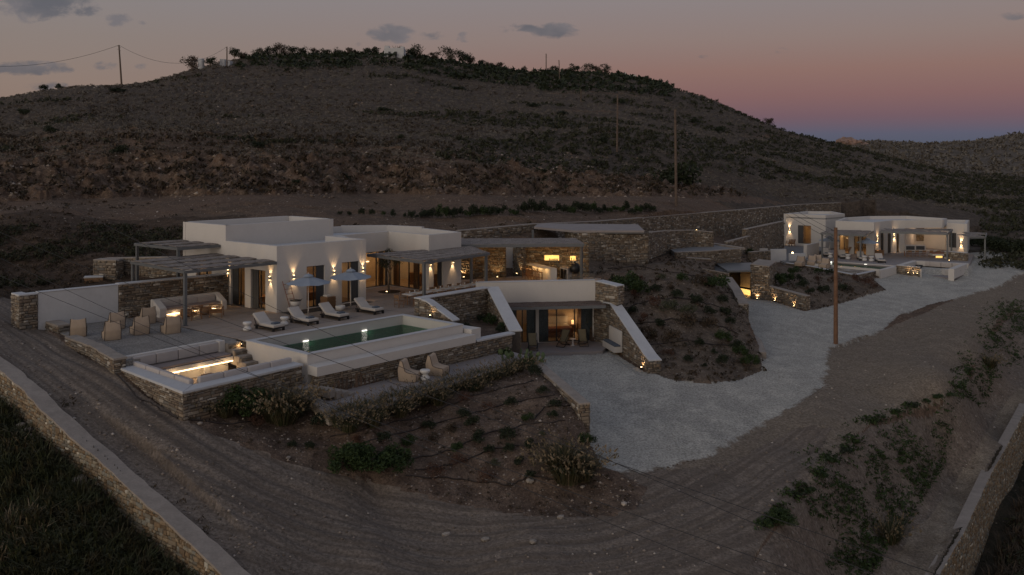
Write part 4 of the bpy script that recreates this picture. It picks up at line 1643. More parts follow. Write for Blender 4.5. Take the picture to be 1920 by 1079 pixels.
# ------------------------------------------------------------------ pergolas
def reed_strip(p0, p1, w0, w1, z, parent, mat='reed', seed=0, droop=.03):
    """one ragged reed mat from p0 to p1 (its long way) between the side offsets w0..w1 to its left"""
    r = random.Random(seed)
    p0, p1 = Vector(p0[:2]), Vector(p1[:2])
    d = p1 - p0
    L = d.length
    d.normalize()
    n = Vector((-d.y, d.x))
    nx = max(4, int(L / .28))
    vs, fs = [], []
    nw = 5
    for i in range(nx + 1):
        e0, e1 = r.uniform(-.08, .08), r.uniform(-.08, .08)
        for k in range(nw + 1):
            t = k / nw
            wv = (w0 + e0) * (1 - t) + (w1 + e1) * t
            p = p0 + d * (L * i / nx) + n * wv
            zz = z + r.uniform(-.012, .012) + .028 * math.sin(math.pi * t)
            vs.append((p.x, p.y, zz))
    top = len(vs)
    vs += [(x, y, zz - .045) for x, y, zz in vs]
    c = nw + 1
    for i in range(nx):
        for k in range(nw):
            a = i * c + k
            fs.append((a, a + c, a + c + 1, a + 1))
            fs.append((top + a, top + a + 1, top + a + c + 1, top + a + c))
    for i in range(nx):
        for k, s in ((0, 1), (nw, -1)):
            a, b = i * c + k, (i + 1) * c + k
            fs.append((a, top + a, top + b, b) if s > 0 else (a, b, top + b, top + a))
    for k in range(nw):
        for i, s in ((0, -1), (nx, 1)):
            a, b = i * c + k, i * c + k + 1
            fs.append((a, top + a, top + b, b) if s > 0 else (a, b, top + b, top + a))
    # loose reeds sticking out at the ends
    me = bpy.data.meshes.new('reed_mat')
    me.from_pydata(vs, [], fs)
    me.update()
    return new_obj('reed_mat', me, parent, M[mat])


def pergola(label, c0, c1, c2, c3, z, posts, nstrip, beam=.17, pz=None, mat='reed', rafters=5, gap=.09, along=(0, 1), cat='pergola', seed=1, postw=.17, ):
    """corners c0..c3 anticlockwise from above, reed mats run c0->c1; posts = [(point, ground z)]"""
    root = empty('pergola', (0, 0, 0), 0, label, cat, None)
    C = [Vector((c[0], c[1], 0)) for c in (c0, c1, c2, c3)]
    zb = z - .13
    for i in range(4):
        mb = MB()
        a, b = C[i], C[(i + 1) % 4]
        mb.bar((a.x, a.y, zb), (b.x, b.y, zb), .09, beam - .002 * i)
        mb.build('beam', M['steel'], root)
    for k in range(1, rafters + 1):
        t = k / (rafters + 1)
        a, b = C[0].lerp(C[1], t), C[3].lerp(C[2], t)
        mb = MB()
        mb.bar((a.x, a.y, zb + .01), (b.x, b.y, zb + .01), .06, .09)
        mb.build('rafter', M['steel'], root)
    for p, g in posts:
        mb = MB()
        w_ = postw
        R = Matrix.Rotation(math.atan2(E1.y, E1.x), 3, 'Z')
        q = [Vector((p[0], p[1], 0)) + R @ Vector((x, y, 0)) for x, y in ((-w_ / 2, -w_ / 2), (w_ / 2, -w_ / 2), (w_ / 2, w_ / 2), (-w_ / 2, w_ / 2))]
        mb.prism(q, g, zb - beam / 2)
        q2 = [Vector((p[0], p[1], 0)) + R @ Vector((x, y, 0)) * 1.5 for x, y in ((-w_ / 2, -w_ / 2), (w_ / 2, -w_ / 2), (w_ / 2, w_ / 2), (-w_ / 2, w_ / 2))]
        mb.prism(q2, g, g + .02)
        mb.build('post', M['steel'], root)
    for k in range(nstrip):
        t0, t1 = k / nstrip, (k + 1) / nstrip
        a, b = C[0].lerp(C[3], t0), C[1].lerp(C[2], t0)
        a2 = C[0].lerp(C[3], t1)
        wid = (a2 - a).length
        g = gap / 2
        # perpendicular width of the strip
        d = (b - a).normalized()
        wid = abs((a2 - a).cross(d).z) if True else wid
        reed_strip(a, b, g, wid - g, z, root, mat, seed * 10 + k)
    return root


pergola('reed pergola over the white corner sofa, left of the villa', W(-6.15, .35), W(-.06, -.05), W(-.06, 7.4), W(-5.7, 7.4), 3.28,
        [(W(-6.05, .5), 0), (W(-5.6, 7.3), .6)], 4, seed=1, gap=.52)
pb = [G(274, 438, 4.0), G(348, 449, 4.0)]
pergola('small reed pergola against the upper block behind the stone wall', W(-2.9, 6.6), W(-.06, 6.2), W(-.06, 11.6), W(-3.1, 11.8), 3.95,
        [(W(-2.8, 6.75), .9), (W(-3.0, 11.6), .9)], 3, seed=2, gap=.5)
pergola('reed pergola over the long dining table by the planter wall', W(7.45, -5.65), W(14.1, -5.6), W(16.6, -1.75), W(8.1, .6), 3.02,
        [(W(7.6, -5.5), 0), (W(13.9, -5.45), 0), (W(16.3, -1.9), 0)], 5, seed=3, gap=.36)


# ------------------------------------------------------------------ walls round the first villa
W0 = W(-.03, 5.25)
W1 = GY(222, 533, 55.2)
W2 = GY(71, 548, 52.05)
W3 = GY(36, 552, 51.3)
W4 = GY(22, 548.3, 52.1)
stone_wall('garden_wall', 'dark stone wall behind the white corner sofa, ending at the villa', [W1, W0], -.1, [2.08, 2.0], .42, h=.13, l=.34, singles=110, cap='plaster_cool', ends=(False, False))
o = white_prism('garden_wall', 'plain white plastered wall panel behind the beige lounge chairs', 'wall', [W2, W1, W1 + Vector((-.05, .42, 0)), W2 + Vector((-.05, .42, 0))], -.3, 2.05, 'plaster_cool')
coping([W2, W1], [2.10, 2.10], -.03, .46, .06, 'coping', M['plaster_cool'], o)
stone_wall('wall_pier', 'square stone pier with pale top at the left end of the white wall', [W4, W3, W2], -.2, 2.0, .5, h=.15, l=.32, singles=60, cap='plaster_cool', ends=(False, False))
b4 = off_path([W4, W3, W2], .5)
P0, P1 = G(175, 530, .8), G(218, 531, .8)
stone_wall('wall_pier', 'stone pier standing alone behind the garden wall beside the wooden chest', [P0, P1], .3, 2.4, .9, h=.17, l=.36, cap='cap', ends=(True, True), singles=40)
stone_wall('garden_wall', 'rear stone wall running from the lone pier to the small pergola', [GY(196, 489, 67), W(-.1, 10.6)], .3, [2.3, 2.75], .4, h=.14, l=.3, cap='cap', ends=(False, False))
# low walls along the road side of the gravel court
stone_wall('low_wall', 'low stone bench wall in front of the white panel at the court corner', [G(44, 590, .3), G(110, 613, .3)], [-.15, -.35], .3, .62, h=.13, l=.4, singles=80, cap='cap', capjit=.03, capth=.12, ends=(True, True))
stone_wall('low_wall', 'low flagstone kerb wall between the gravel court and the dirt road', [G(123, 633, .14), G(170, 650, .14), G(214, 675, .14)], [-.3, -.4, -.6], .14, .55, h=.12, l=.4, singles=60, cap='cap', capjit=.03, capth=.09, ends=(True, True))

# the long retaining wall at the left of the road
pts = [(p[0], p[1]) for p in LW[1:]]
zt = [p[2] for p in LW[1:]]
fl = off_path(pts, -.62)            # its visible face looks out over the field
stone_wall('retaining_wall', 'long ochre stone retaining wall with pale coping between dirt road and dark field', fl, [z - 1.55 for z in zt], [z - .05 for z in zt], .58, mat='stone_warm', core='mortar_warm',
           h=.14, l=.22, singles=300, cap='cap', capw=(-.05, .66), capth=.09, capjit=.045, ends=(False, False))
# right-hand path wall
ptsr = [(p[0], p[1]) for p in RW]
stone_wall('retaining_wall', 'rough brown stone wall below the footpath at the lower right', off_path(ptsr[::-1], -.35) if False else off_path(ptsr, -.35), [p[2] - 3.2 for p in RW], [p[2] - .02 for p in RW], .55, h=.13, l=.2, singles=0, ends=(False, False), mat='stone_warm', core='cap')

# ------------------------------------------------------------------ sunken lounge
FA, FB, FC = W(-12.95, -4.75), W(-13.5, -11.75), W(-6.95, -11.5)
zt_f = -.38
stone_wall('lounge_wall', 'stone wall below the sunken lounge, facing the dirt road', [FA, FB, FC], [-1.0, -1.6, -1.9], zt_f, .55, h=.13, l=.36, singles=300, ends=(False, True))
lounge = empty('sunken_lounge', (0, 0, 0), 0, 'sunken white lounge with U-shaped cushioned bench and glowing strip', 'built-in bench')
mb = MB()
mb.prism([W(-13.0, -4.7), W(-13.56, -11.82), W(-12.55, -10.95), W(-12.1, -4.7)], zt_f - .03, zt_f + .08)
mb.prism([W(-13.557, -11.82), W(-6.9, -11.56), W(-6.9, -10.75), W(-12.553, -10.95)], zt_f - .03, zt_f + .077)
mb.build('coping', M['plaster_cool'], lounge, bevel=.02)
mb = MB()
mb.prism([W(-12.6, -4.75), W(-7.6, -4.75), W(-7.6, -5.05), W(-12.6, -5.05)], -1.2, .10)
mb.prism([W(-7.6, -4.75), W(-7.25, -4.75), W(-7.25, -5.4), W(-7.6, -5.4)], -1.2, .10)
mb.build('bench_back', M['plaster'], lounge, bevel=.02)
mb = MB()
mb.prism([W(-12.2, -5.05), W(-7.25, -5.05), W(-7.25, -6.15), W(-12.2, -6.15)], -.85, -.62)
mb.prism([W(-12.2, -5.05), W(-7.3, -5.05), W(-7.3, -5.75), W(-12.2, -5.75)], -1.45, -.85)
for a in (-10.6, -8.9):
    mb.prism([W(a, -5.7), W(a + .35, -5.7), W(a + .35, -6.0), W(a, -6.0)], -1.45, -.85)
mb.prism([W(-12.25, -6.15), W(-11.4, -6.15), W(-11.9, -10.9), W(-12.6, -10.9)], -1.45, -.70)
mb.prism([W(-11.9, -10.8), W(-6.95, -10.75), W(-6.95, -9.95), W(-11.8, -10.0)], -1.45, -.70)
mb.build('bench', M['plaster'], lounge, bevel=.015)
mb = MB()
mb.prism([W(-11.3, -6.13), W(-7.3, -6.13), W(-7.3, -6.18), W(-11.3, -6.18)], -.88, -.84)
mb.build('light_strip', M['bulb_soft'], lounge)
for k in range(3):
    point_light(W(-10.7 + 1.5 * k, -6.35, -1.0), 7, (1, .64, .30), .08, lounge, 'strip_light')
mb = MB()
mb.prism([W(-12.7, -5.0), W(-6.6, -5.0), W(-6.6, -11.2), W(-13.0, -11.2)], -1.7, -1.45)
mb.build('lounge_floor', M['slab'], lounge)


def cushion(p, q, r_, s, z0, z1, parent, mat='cushion', name='cushion', puff=.06):
    """plump slab on four plan corners"""
    mb = MB()
    mb.prism([p, q, r_, s], z0, z1)
    o = mb.build(name, M[mat], parent)
    bm = bmesh.new()
    bm.from_mesh(o.data)
    bmesh.ops.recalc_face_normals(bm, faces=bm.faces)
    bmesh.ops.bevel(bm, geom=list(bm.edges), offset=min(puff, (z1 - z0) * .4), segments=3, affect='EDGES', profile=.6)
    bm.to_mesh(o.data)
    bm.free()
    o.data.polygons.foreach_set('use_smooth', [True] * len(o.data.polygons))
    return o


for k in range(4):
    a0, a1 = -12.3 + k * 1.2, -12.3 + (k + 1) * 1.2 - .03
    cushion(W(a0, -5.07), W(a1, -5.07), W(a1, -5.32), W(a0, -5.32), -.46, .06, lounge)
cushion(W(-11.9, -5.32), W(-7.35, -5.32), W(-7.35, -6.12), W(-11.9, -6.12), -.62, -.47, lounge, 'cushion_dark', 'seat_pad')
for k in range(4):
    b0, b1 = -5.3 - k * 1.38, -5.3 - (k + 1) * 1.38 + .03
    sh = -.062 * (k + .5)
    cushion(W(-12.35 + sh, b0), W(-12.1 + sh, b0), W(-12.18 + sh, b1), W(-12.43 + sh, b1), -.5, -.12, lounge)
for k in range(4):
    a0, a1 = -12.2 + k * 1.28, -12.2 + (k + 1) * 1.28 - .03
    cushion(W(a0, -10.95), W(a1, -10.93), W(a1, -10.68), W(a0, -10.7), -.5, -.06, lounge)
cushion(W(-11.8, -10.65), W(-7.0, -10.62), W(-7.0, -10.0), W(-11.8, -10.05), -.70, -.57, lounge, 'cushion_dark', 'seat_pad')
# round fire bowl in the middle
fb = empty('fire_table', W(-9.6, -7.6, -1.45), 0, 'dark drum-shaped fire table on the floor of the sunken lounge', 'fire table')
mb = MB()
mb.lathe([(.30, 0), (.36, .05), (.38, .42), (.36, .46)], 18)
mb.build('drum', M['wicker'], fb)
mb = MB()
mb.lathe([(.40, .46), (.40, .50)], 18)
mb.build('table_top', M['wood'], fb)

# stone steps down into it beside the pool
steps = empty('stone_steps', (0, 0, 0), 0, 'rough stone steps between the sunken lounge and the pool wall', 'steps')
for k in range(5):
    mb = MB()
    b0 = -5.12 - k * .52
    z = -.05 - k * .27
    n = 6
    r = random.Random(k)
    fr = [W(-7.25 + i * (.8 / n), b0 - .58 + r.uniform(-.05, .05)) for i in range(n + 1)]
    mb.prism([W(-7.25, b0 + .3), ] + fr + [W(-6.46, b0 + .3)], z - .5, z)
    mb.build('step', M['cap'], steps, bevel=.03)
    stones_to_objects(face_stones(W(-7.25, b0 - .6), W(-6.5, b0 - .6), z - .27, z - .27, z - .05, z - .05, .11, .3), steps, M['stone'], 30)
sp = empty('step_light', W(-6.52, -5.9, -.12), 0, 'small lit step light on the white pool wall by the stone steps', 'step light')
mb = MB()
mb.box(-.05, .03, -.05, .05, -.04, .04)
mb.build('housing', M['lamp_metal'], sp)
mb = MB()
mb.box(-.06, -.051, -.04, .04, -.03, .03)
mb.build('bulb', M['bulb'], sp)
point_light((-.16, -.05, -.06), 2.2, (1, .62, .28), .03, sp)
# lower flight to the patio
steps2 = empty('stone_steps', (0, 0, 0), 0, 'lower stone steps with a broad kerb leading down to the small patio', 'steps')
mb = MB()
mb.prism([W(-7.6, -8.0), W(-6.62, -8.0), W(-6.62, -12.35), W(-7.6, -12.2)], -1.9, -1.32)
mb.build('landing', M['slab_dark'], steps2)
for k in range(4):
    mb = MB()
    a0 = -6.9 + k * .42
    z = -1.32 - (k + 0) * .14
    mb.prism([W(a0, -12.3), W(a0 + .48, -12.3), W(a0 + .50, -13.4), W(a0 + .04, -13.5)], z - .4, z - .01)
    mb.build('step', M['cap'], steps2, bevel=.03)
q0, q1 = G(567, 730, -1.45), G(627, 780, -1.9)
coping([q0, q1], [-1.38, -1.92], -.28, .28, .4, 'kerb', M['cap'], steps2, .0)

# ------------------------------------------------------------------ pool
pool = empty('swimming_pool', (0, 0, 0), 0, 'long green-watered swimming pool with white walls and overflow ledge', 'swimming pool')
pc = [(-6.5, -6.2), (4.35, -6.9), (4.2, -12.05), (-6.58, -11.45)]      # outer corners: back left, back right, front right, front left
cen = (-1.1, -9.15)


def inset(c, d):
    out = []
    n = len(c)
    for i in range(n):
        p0, p1, p2 = c[i - 1], c[i], c[(i + 1) % n]
        v1 = Vector((p1[0] - p0[0], p1[1] - p0[1])).normalized()
        v2 = Vector((p2[0] - p1[0], p2[1] - p1[1])).normalized()
        n1, n2 = Vector((v1.y, -v1.x)), Vector((v2.y, -v2.x))
        m = (n1 + n2) / (1 + n1.dot(n2))
        out.append((p1[0] + m.x * d, p1[1] + m.y * d))
    return out


pi_ = inset(pc, .30)
for i in range(4):
    j = (i + 1) % 4
    mb = MB()
    mb.prism([W(*pc[i]), W(*pc[j]), W(*pi_[j]), W(*pi_[i])], -2.0, .06)
    mb.build('pool_wall', M['plaster'], pool)
    mb = MB()
    po = inset(pc, -.04)
    pj = inset(pc, .33)
    mb.prism([W(*po[i]), W(*po[j]), W(*pj[j]), W(*pj[i])], .061, .10)
    mb.build('coping', M['plaster_cool'], pool)
mb = MB()
pf = inset(pc, .302)
mb.prism([W(*p) for p in pf], -2.0, -1.75)
mb.build('basin_floor', M['pool_tile'], pool)
for i in range(4):
    j = (i + 1) % 4
    mb = MB()
    pa = inset(pc, .31)
    pb_ = inset(pc, .33)
    mb.prism([W(*pa[i]), W(*pa[j]), W(*pb_[j]), W(*pb_[i])], -1.75, -.49)
    mb.build('basin_lining', M['pool_tile'], pool)
mb = MB()
pw = inset(pc, .335)
mb.add([W(p[0], p[1], -.46) for p in pw], [(3, 2, 1, 0)])
mb.build('water', M['water'], pool)
# overflow ledge along the front and round the right end
mb = MB()
mb.prism([W(-6.6, -11.46), W(4.2, -12.06), W(4.33, -12.94), W(-6.65, -12.29)], -.88, -.42)
mb.build('ledge', M['plaster'], pool)
mb = MB()
mb.prism([W(4.21, -7.5), W(4.9, -7.6), W(5.15, -12.6), W(4.34, -12.6)], -2.0, -.18)
mb.build('ledge_end', M['plaster'], pool)
for (px, py) in ((573, 634.5), (683, 614.5)):
    lp = G(px, py, -.2)
    k = empty('pool_light', (0, 0, 0), 0)
    COL.objects.unlink(k)
    bpy.data.objects.remove(k)
    t = onl(W(*pi_[0]), W(*pi_[1]), px)
    q = W(*pi_[0]).lerp(W(*pi_[1]), t)
    mb = MB()
    R = (W(*pi_[1]) - W(*pi_[0])).normalized()
    nn_ = Vector((R.y, -R.x, 0))
    mb.prism([q - R * .17, q + R * .17, q + R * .17 + nn_ * .05, q - R * .17 + nn_ * .05], -.455, -.405)
    mb.build('pool_light', M['bulb_cool'], pool)
    spot(q + nn_ * .12 + Vector((0, 0, -.55)), tuple(nn_ * 1.0 + R * 2.2 + Vector((0, 0, -.35))), 8, 110, .8, (.85, 1, .8), .06, pool, 'pool_beam')

# stone base of the pool terrace above the patio
stone_wall('patio_wall', 'stone wall under the white overflow ledge behind the two patio chairs', [W(-6.55, -12.18), W(4.35, -12.80), W(7.75, -12.85)], [-1.95, -1.95, -1.95], [-.85, -.85, -.95], .4, h=.12, l=.32, singles=260, ends=(True, False))
# patio
mb = MB()
PX = [(p[0], p[1]) for p in PATIO_XY]
mb.prism(PX, -2.4, -1.88)
pat = mb.build('patio', M['joint'])
tag(pat, kind='structure')
Pab = [(((p[0] - OX) * E1.x + (p[1] - OY) * E1.y), ((p[0] - OX) * E2.x + (p[1] - OY) * E2.y)) for p in PX]
if poly_area(Pab) < 0:
    Pab = Pab[::-1]
a = -8.2
while a < 12:
    b = -17.5
    while b < -10:
        q = clip_convex(Pab, [(a + .012, b + .012), (a + 1.6, b + .012), (a + 1.6, b + 2.4), (a + .012, b + 2.4)])
        if len(q) > 2 and abs(poly_area(q)) > .08:
            m2 = MB()
            m2.prism([W(x, y) for x, y in q], -1.90, -1.85)
            m2.build('paving_slab', M['slab_dark'], pat)
        b += 2.41
    a += 1.61

# ------------------------------------------------------------------ sloping planter right of the pool
T0, T1 = W(5.1, -7.55), W(11.45, -7.75)
stone_wall('planter_wall', 'tall stone wall under the white coping below the dining table', [T0, T1], -1.4, 1.0, .40, h=.14, l=.3, singles=230, ends=(True, True), cap='plaster_cool', capw=(-.15, .50), capth=.09, back=True)
L0_, L1_ = W(5.15, -7.5), W(5.35, -10.2)
zl0, zl1 = .99, zat(603, L1_)
stone_wall('planter_wall', 'stone flank wall with curved white slope beside the right end of the pool', [L0_, W(5.2, -8.1), L1_], [-.6, -.6, -1.0], [zl0, zl0 - .12, zl1], .62, h=.16, l=.32, singles=60, ends=(True, False), cap='plaster_cool', capw=(-.03, .66), capth=.09)
R0_, R1_ = W(11.5, -7.7), W(8.0, -12.55)
stone_wall('planter_wall', 'stone flank wall with broad white slope between planter and lower bedroom', [R0_, R1_], [-3.6, -3.6], [1.0, -.85], .62, h=.15, l=.3, ends=(False, False), cap='plaster_cool', capw=(-.1, .75), capth=.10, back=True)
coping([W(4.5, -12.55), W(7.9, -12.62)], [-.78, -.84], -.38, .22, .12, 'coping', M['plaster_cool'], bpy.data.objects['patio_wall'])
mb = MB()
mb.prism([W(5.8, -7.8), W(11.2, -7.9), W(8.2, -12.2), W(5.0, -12.3)], -2.2, -1.0)
tag(mb.build('planter_soil', M['soil']), kind='structure')
uplight(W(5.0, -8.6, .0), 'ground spot at the foot of the curved planter wall beside the pool', 3.0, (1, 0, 0))

# ------------------------------------------------------------------ lower bedroom wing
room = empty('guest_wing', (0, 0, 0), 0, 'sunken guest bedroom with glass doors under a white parapet and reed canopy', 'guest room')
Q0, Q1 = W(12.55, -5.95), W(18.72, -11.55)
dirq = (Q1 - Q0).normalized()
nq = Vector((-dirq.y, dirq.x, 0))
QL = W(12.6, -7.0)
wall_open('parapet', Q0 + (Q0 - Q1).normalized() * .2, Q1, -.45, 1.05, .42, [], 'plaster', room)
coping([Q0, Q1], [1.09, 1.09], -.04, .46, .05, 'coping', M['plaster_cool'], room)
g0, g1 = Q0 + nq * .25, Q1 + nq * .25
Lq = dist2(g0, g1)


def s_of(px):
    return onl(g0, g1, px) * Lq


sL, sM0, sM1, sR = s_of(955), s_of(1004.5), s_of(1010.5), s_of(1113)
wall_open('wall', g0, g1, -3.45, -.46, .35, [(max(.1, sL), sM0, -3.30, -.62), (sM1, min(sR, Lq - .12), -3.30, -.62)], 'plaster', room)
glazed_door(room, g0, g1, max(.1, sL), sM0, -3.30, -.62, leaves=2, inset=.12, curtain=[(.0, .3), (.68, 1.0)])
glazed_door(room, g0, g1, sM1, min(sR, Lq - .12), -3.30, -.62, leaves=3, inset=.12, curtain=[(.0, .19), (.80, 1.0)])
# the room itself
D = 4.2
for pa, pb in ((g0 + nq * D, g0), (g1, g1 + nq * D), (g1 + nq * D, g0 + nq * D)):
    mb = MB()
    dd = (pb - pa).normalized()
    nn2 = Vector((-dd.y, dd.x, 0))
    mb.prism([pa, pb, pb + nn2 * -.2, pa + nn2 * -.2], -3.4, -.45)
    mb.build('room_wall', M['plaster_in'], room)
mb = MB()
mb.prism([g0, g1, g1 + nq * D, g0 + nq * D], -3.5, -3.31)
mb.build('room_floor', M['floor_in'], room)
mb = MB()
mb.prism([g0 + nq * .36, g1 + nq * .36, g1 + nq * D, g0 + nq * D], -.60, -.46)
mb.build('ceiling', M['plaster_in'], room)
sm = (sM0 + sM1) / 2
pm = g0 + dirq * sm
mb = MB()
mb.prism([pm + nq * .4 - dirq * .06, pm + nq * .4 + dirq * .06, pm + nq * D + dirq * .06, pm + nq * D - dirq * .06], -3.3, -.61)
mb.build('room_partition', M['plaster_in'], room)
bedc = g0 + dirq * s_of(1062) + nq * 2.7


def onq(s, t):
    return g0 + dirq * s + nq * t


sb = s_of(1060)
bed = empty('bed', (0, 0, 0), 0, 'double bed with rust blanket seen through the guest bedroom glass', 'bed')
mb = MB()
mb.prism([onq(sb - .95, 1.6), onq(sb + .95, 1.6), onq(sb + .95, 3.9), onq(sb - .95, 3.9)], -3.3, -2.95)
mb.build('bed_base', M['wood'], bed)
cushion(onq(sb - .9, 1.65), onq(sb + .9, 1.65), onq(sb + .9, 3.8), onq(sb - .9, 3.8), -2.95, -2.70, bed, 'linen', 'mattress')
cushion(onq(sb - .93, 1.62), onq(sb + .93, 1.62), onq(sb + .93, 2.4), onq(sb - .93, 2.4), -2.96, -2.64, bed, 'terracotta', 'blanket')
mb = MB()
mb.prism([onq(sb - 1.0, 3.9), onq(sb + 1.0, 3.9), onq(sb + 1.0, 4.0), onq(sb - 1.0, 4.0)], -3.3, -2.2)
mb.build('headboard', M['linen'], bed)
for s_, e_ in ((-1.3, 7), (1.35, 12)):
    tl = empty('bedside_lamp', onq(sb + s_, 3.7) + Vector((0, 0, -3.3)), 0, 'glowing bedside lamp %s the bed in the guest room' % ('left of' if s_ < 0 else 'right of'), 'lamp')
    mb = MB()
    mb.box(-.2, .2, -.2, .2, 0, .5)
    mb.build('nightstand', M['wood'], tl)
    mb = MB()
    mb.lathe([(.10, .55), (.10, .8)], 10)
    mb.build('lamp_shade', M['lampshade'], tl)
    point_light((0, -.1, .9), e_, (1, .6, .28), .1, tl)
point_light(onq(sb, 1.8) + Vector((0, 0, -1.0)), 16, (1, .58, .26), .2, room, 'room_light')
point_light(onq(s_of(975), 2.2) + Vector((0, 0, -1.2)), 14, (1, .60, .28), .2, room, 'room_light')
pergola('brown reed canopy on a steel beam over the guest bedroom doors', Q0 - nq * 1.75 - dirq * .3, Q1 - nq * 1.95 + dirq * .25, Q1 - nq * .05 + dirq * .1, Q0 - nq * .05 - dirq * .3, -.38, [], 3, beam=.2, mat='reed_brown', rafters=6, gap=.04, seed=5)
# its paved strip
mb = MB()
fp = [W(12.75, -10.35), W(16.55, -13.6), W(18.2, -13.0), Q1 + nq * .3, Q0 + nq * .3, W(12.2, -8.6)]
mb.prism(fp, -3.6, -3.32)
tag(mb.build('guest_terrace', M['slab_dark']), kind='structure')
# stone head and sloping right flank
stone_wall('flank_wall', 'stone block with pale top at the right end of the white parapet', [Q1 + nq * .35, Q1 + nq * -.0 + dirq * .02, G(1157, 543, .6)][1:], [-.5, -.5], [.98, .80], .8, h=.16, l=.32, ends=(False, True), cap='plaster_cool', capth=.08)
S0, S1, S2_ = W(18.55, -12.9), W(14.85, -17.9), W(14.3, -18.6)
stone_wall('flank_wall', 'stone retaining wall with straight white slope right of the guest bedroom', [W(18.85, -11.35), S0, S1, S2_], [-3.4, -3.5, -3.7, -3.8], [-.46, -.44, -2.72, -2.9], .78, h=.15, l=.3, ends=(False, True), cap='plaster_cool', capth=.10)
nS = (S1 - S0).normalized()
nSr = Vector((nS.y, -nS.x, 0))
for px, py in ((1163.5, 661), (1207, 689)):
    t = onl(S0, S1 + (S1 - S0) * .3, px)
    p = S0.lerp(S1 + (S1 - S0) * .3, min(1, t)) + nSr * .16
    uplight(Vector((p.x, p.y, float(ground_z(np.array(p.x), np.array(p.y))) + .02)), 'ground spot at the foot of the sloping wall, %s one' % ('upper' if px < 1180 else 'lower'), 5, tuple(-nSr))
# low white built-in bench at the right of the guest terrace
bn = empty('built_in_bench', (0, 0, 0), 0, 'white built-in bench with grey pad against the stone flank of the guest terrace', 'bench')
bA, bB = S0.lerp(S1, .05) + nSr * .08, S0.lerp(S1, .42) + nSr * .08
mb = MB()
mb.prism([bA, bB, bB + nSr * .6, bA + nSr * .6], -3.32, -2.92)
mb.build('seat_base', M['plaster'], bn, bevel=.02)
mb = MB()
mb.prism([bA, bB, bB + nSr * .12, bA + nSr * .12], -2.92, -1.9)
mb.build('back_panel', M['plaster'], bn, bevel=.02)
cushion(bA + nSr * .14, bB + nSr * .14, bB + nSr * .58, bA + nSr * .58, -2.92, -2.82, bn, 'towel', 'seat_pad')

# drive-side wall with its end pier
D0, D1 = G(986, 669, -1.9), G(1087, 759, -2.25)
stone_wall('retaining_wall', 'stone wall with flat coping and square end between planted slope and gravel drive', [D0, D1], [-2.6, -4.3], [-1.95, -2.25], .52, h=.14, l=.28, singles=200, ends=(False, True), back=True, cap='cap', capth=.10, capw=(-.04, .56))

# ------------------------------------------------------------------ bar court
H1a, H1b = GY(862, 521, 73.6), GY(948, 520.5, 73.7)
stone_wall('bar_wall', 'stone wall lit from below behind the dining pergola', [H1a, H1b], -.1, 2.85, .45, h=.15, l=.32, ends=(False, True), mat='stone_warm', core='mortar_warm')
for px in (869.5, 932.5):
    p = GY(px, 514, 73.2)
    uplight(Vector((p.x, p.y, 0)), 'ground spot on the bar court wall, %s of the pair' % ('left' if px < 900 else 'right'), 8, (0, 1, 0))
H2a, H2b, H2c = GY(962, 508, 77.5), GY(988, 518, 74.4), GY(1104, 524, 73.9)
bw = stone_wall('bar_wall', 'stone wall behind the bar with glowing niches', [H2a, H2b, H2c], -.1, 2.85, .45, h=.15, l=.32, ends=(False, True), mat='stone_warm', core='mortar_warm')
p = GY(974.5, 511, 75.6)
uplight(Vector((p.x - .25, p.y - .25, 0)), 'ground spot beside the passage left of the bar', 7, (.6, .8, 0))
for (xa, xb, ya, yb, nm) in ((1021, 1048, 478.5, 488, 'wide'), (1069, 1079, 480, 488, 'small')):
    pa_, pb2 = H2b.lerp(H2c, onl(H2b, H2c, xa)), H2b.lerp(H2c, onl(H2b, H2c, xb))
    z1, z0 = zat(ya, pa_), zat(yb, pa_)
    nw = empty('wall_niche', (0, 0, 0), 0, '%s glowing niche in the stone wall behind the bar' % nm, 'niche')
    f = Vector((0, -1, 0))
    mb = MB()
    mb.prism([pa_ + f * .10, pb2 + f * .10, pb2 + f * .07, pa_ + f * .07], z0, z1)
    mb.build('back_panel', M['niche_glow'], nw)
    mb = MB()
    mb.prism([pa_ + f * .22, pb2 + f * .22, pb2 + f * .07, pa_ + f * .07], z0 - .05, z0)
    mb.prism([pa_ + f * .22, pb2 + f * .22, pb2 + f * .07, pa_ + f * .07], z1, z1 + .05)
    mb.build('shelf', M['cap'], nw)
    r = random.Random(xa)
    n = 7 if nm == 'wide' else 2
    for k in range(n):
        t = (k + .6) / (n + .3) if nm != 'wide' else .35 + .62 * k / n
        c = pa_.lerp(pb2, t) + f * .16
        hh = r.uniform(.14, .28)
        mb = MB()
        mb.lathe([(.035, z0), (.035, z0 + hh * .6), (.012, z0 + hh * .75), (.012, z0 + hh)], 7, (c.x, c.y, 0))
        mb.build('bottle', M['black'], nw)
    point_light(pa_.lerp(pb2, .5) + f * .5 + Vector((0, 0, z1 - .1)), 5, (1, .62, .22), .1, nw, 'niche_light')
pergola('long ragged reed roof over the outdoor bar and stone walls', G(863, 459.5, 3.1), G(1095, 457.5, 3.1), G(1076, 445.5, 3.2), G(863, 445.5, 3.2), 3.12, [(GY(1090, 520, 71.5), 0)], 2, beam=.22, seed=7, gap=.1)
mb = MB()
mb.prism([GY(948, 0, 77.6), GY(986, 0, 77.6), GY(986, 0, 77.9), GY(948, 0, 77.9)], .3, 2.6)
tag(mb.build('garden_gate', M['plaster_cool']), 'pale blue-white panel closing the passage between the two bar court walls', 'gate')
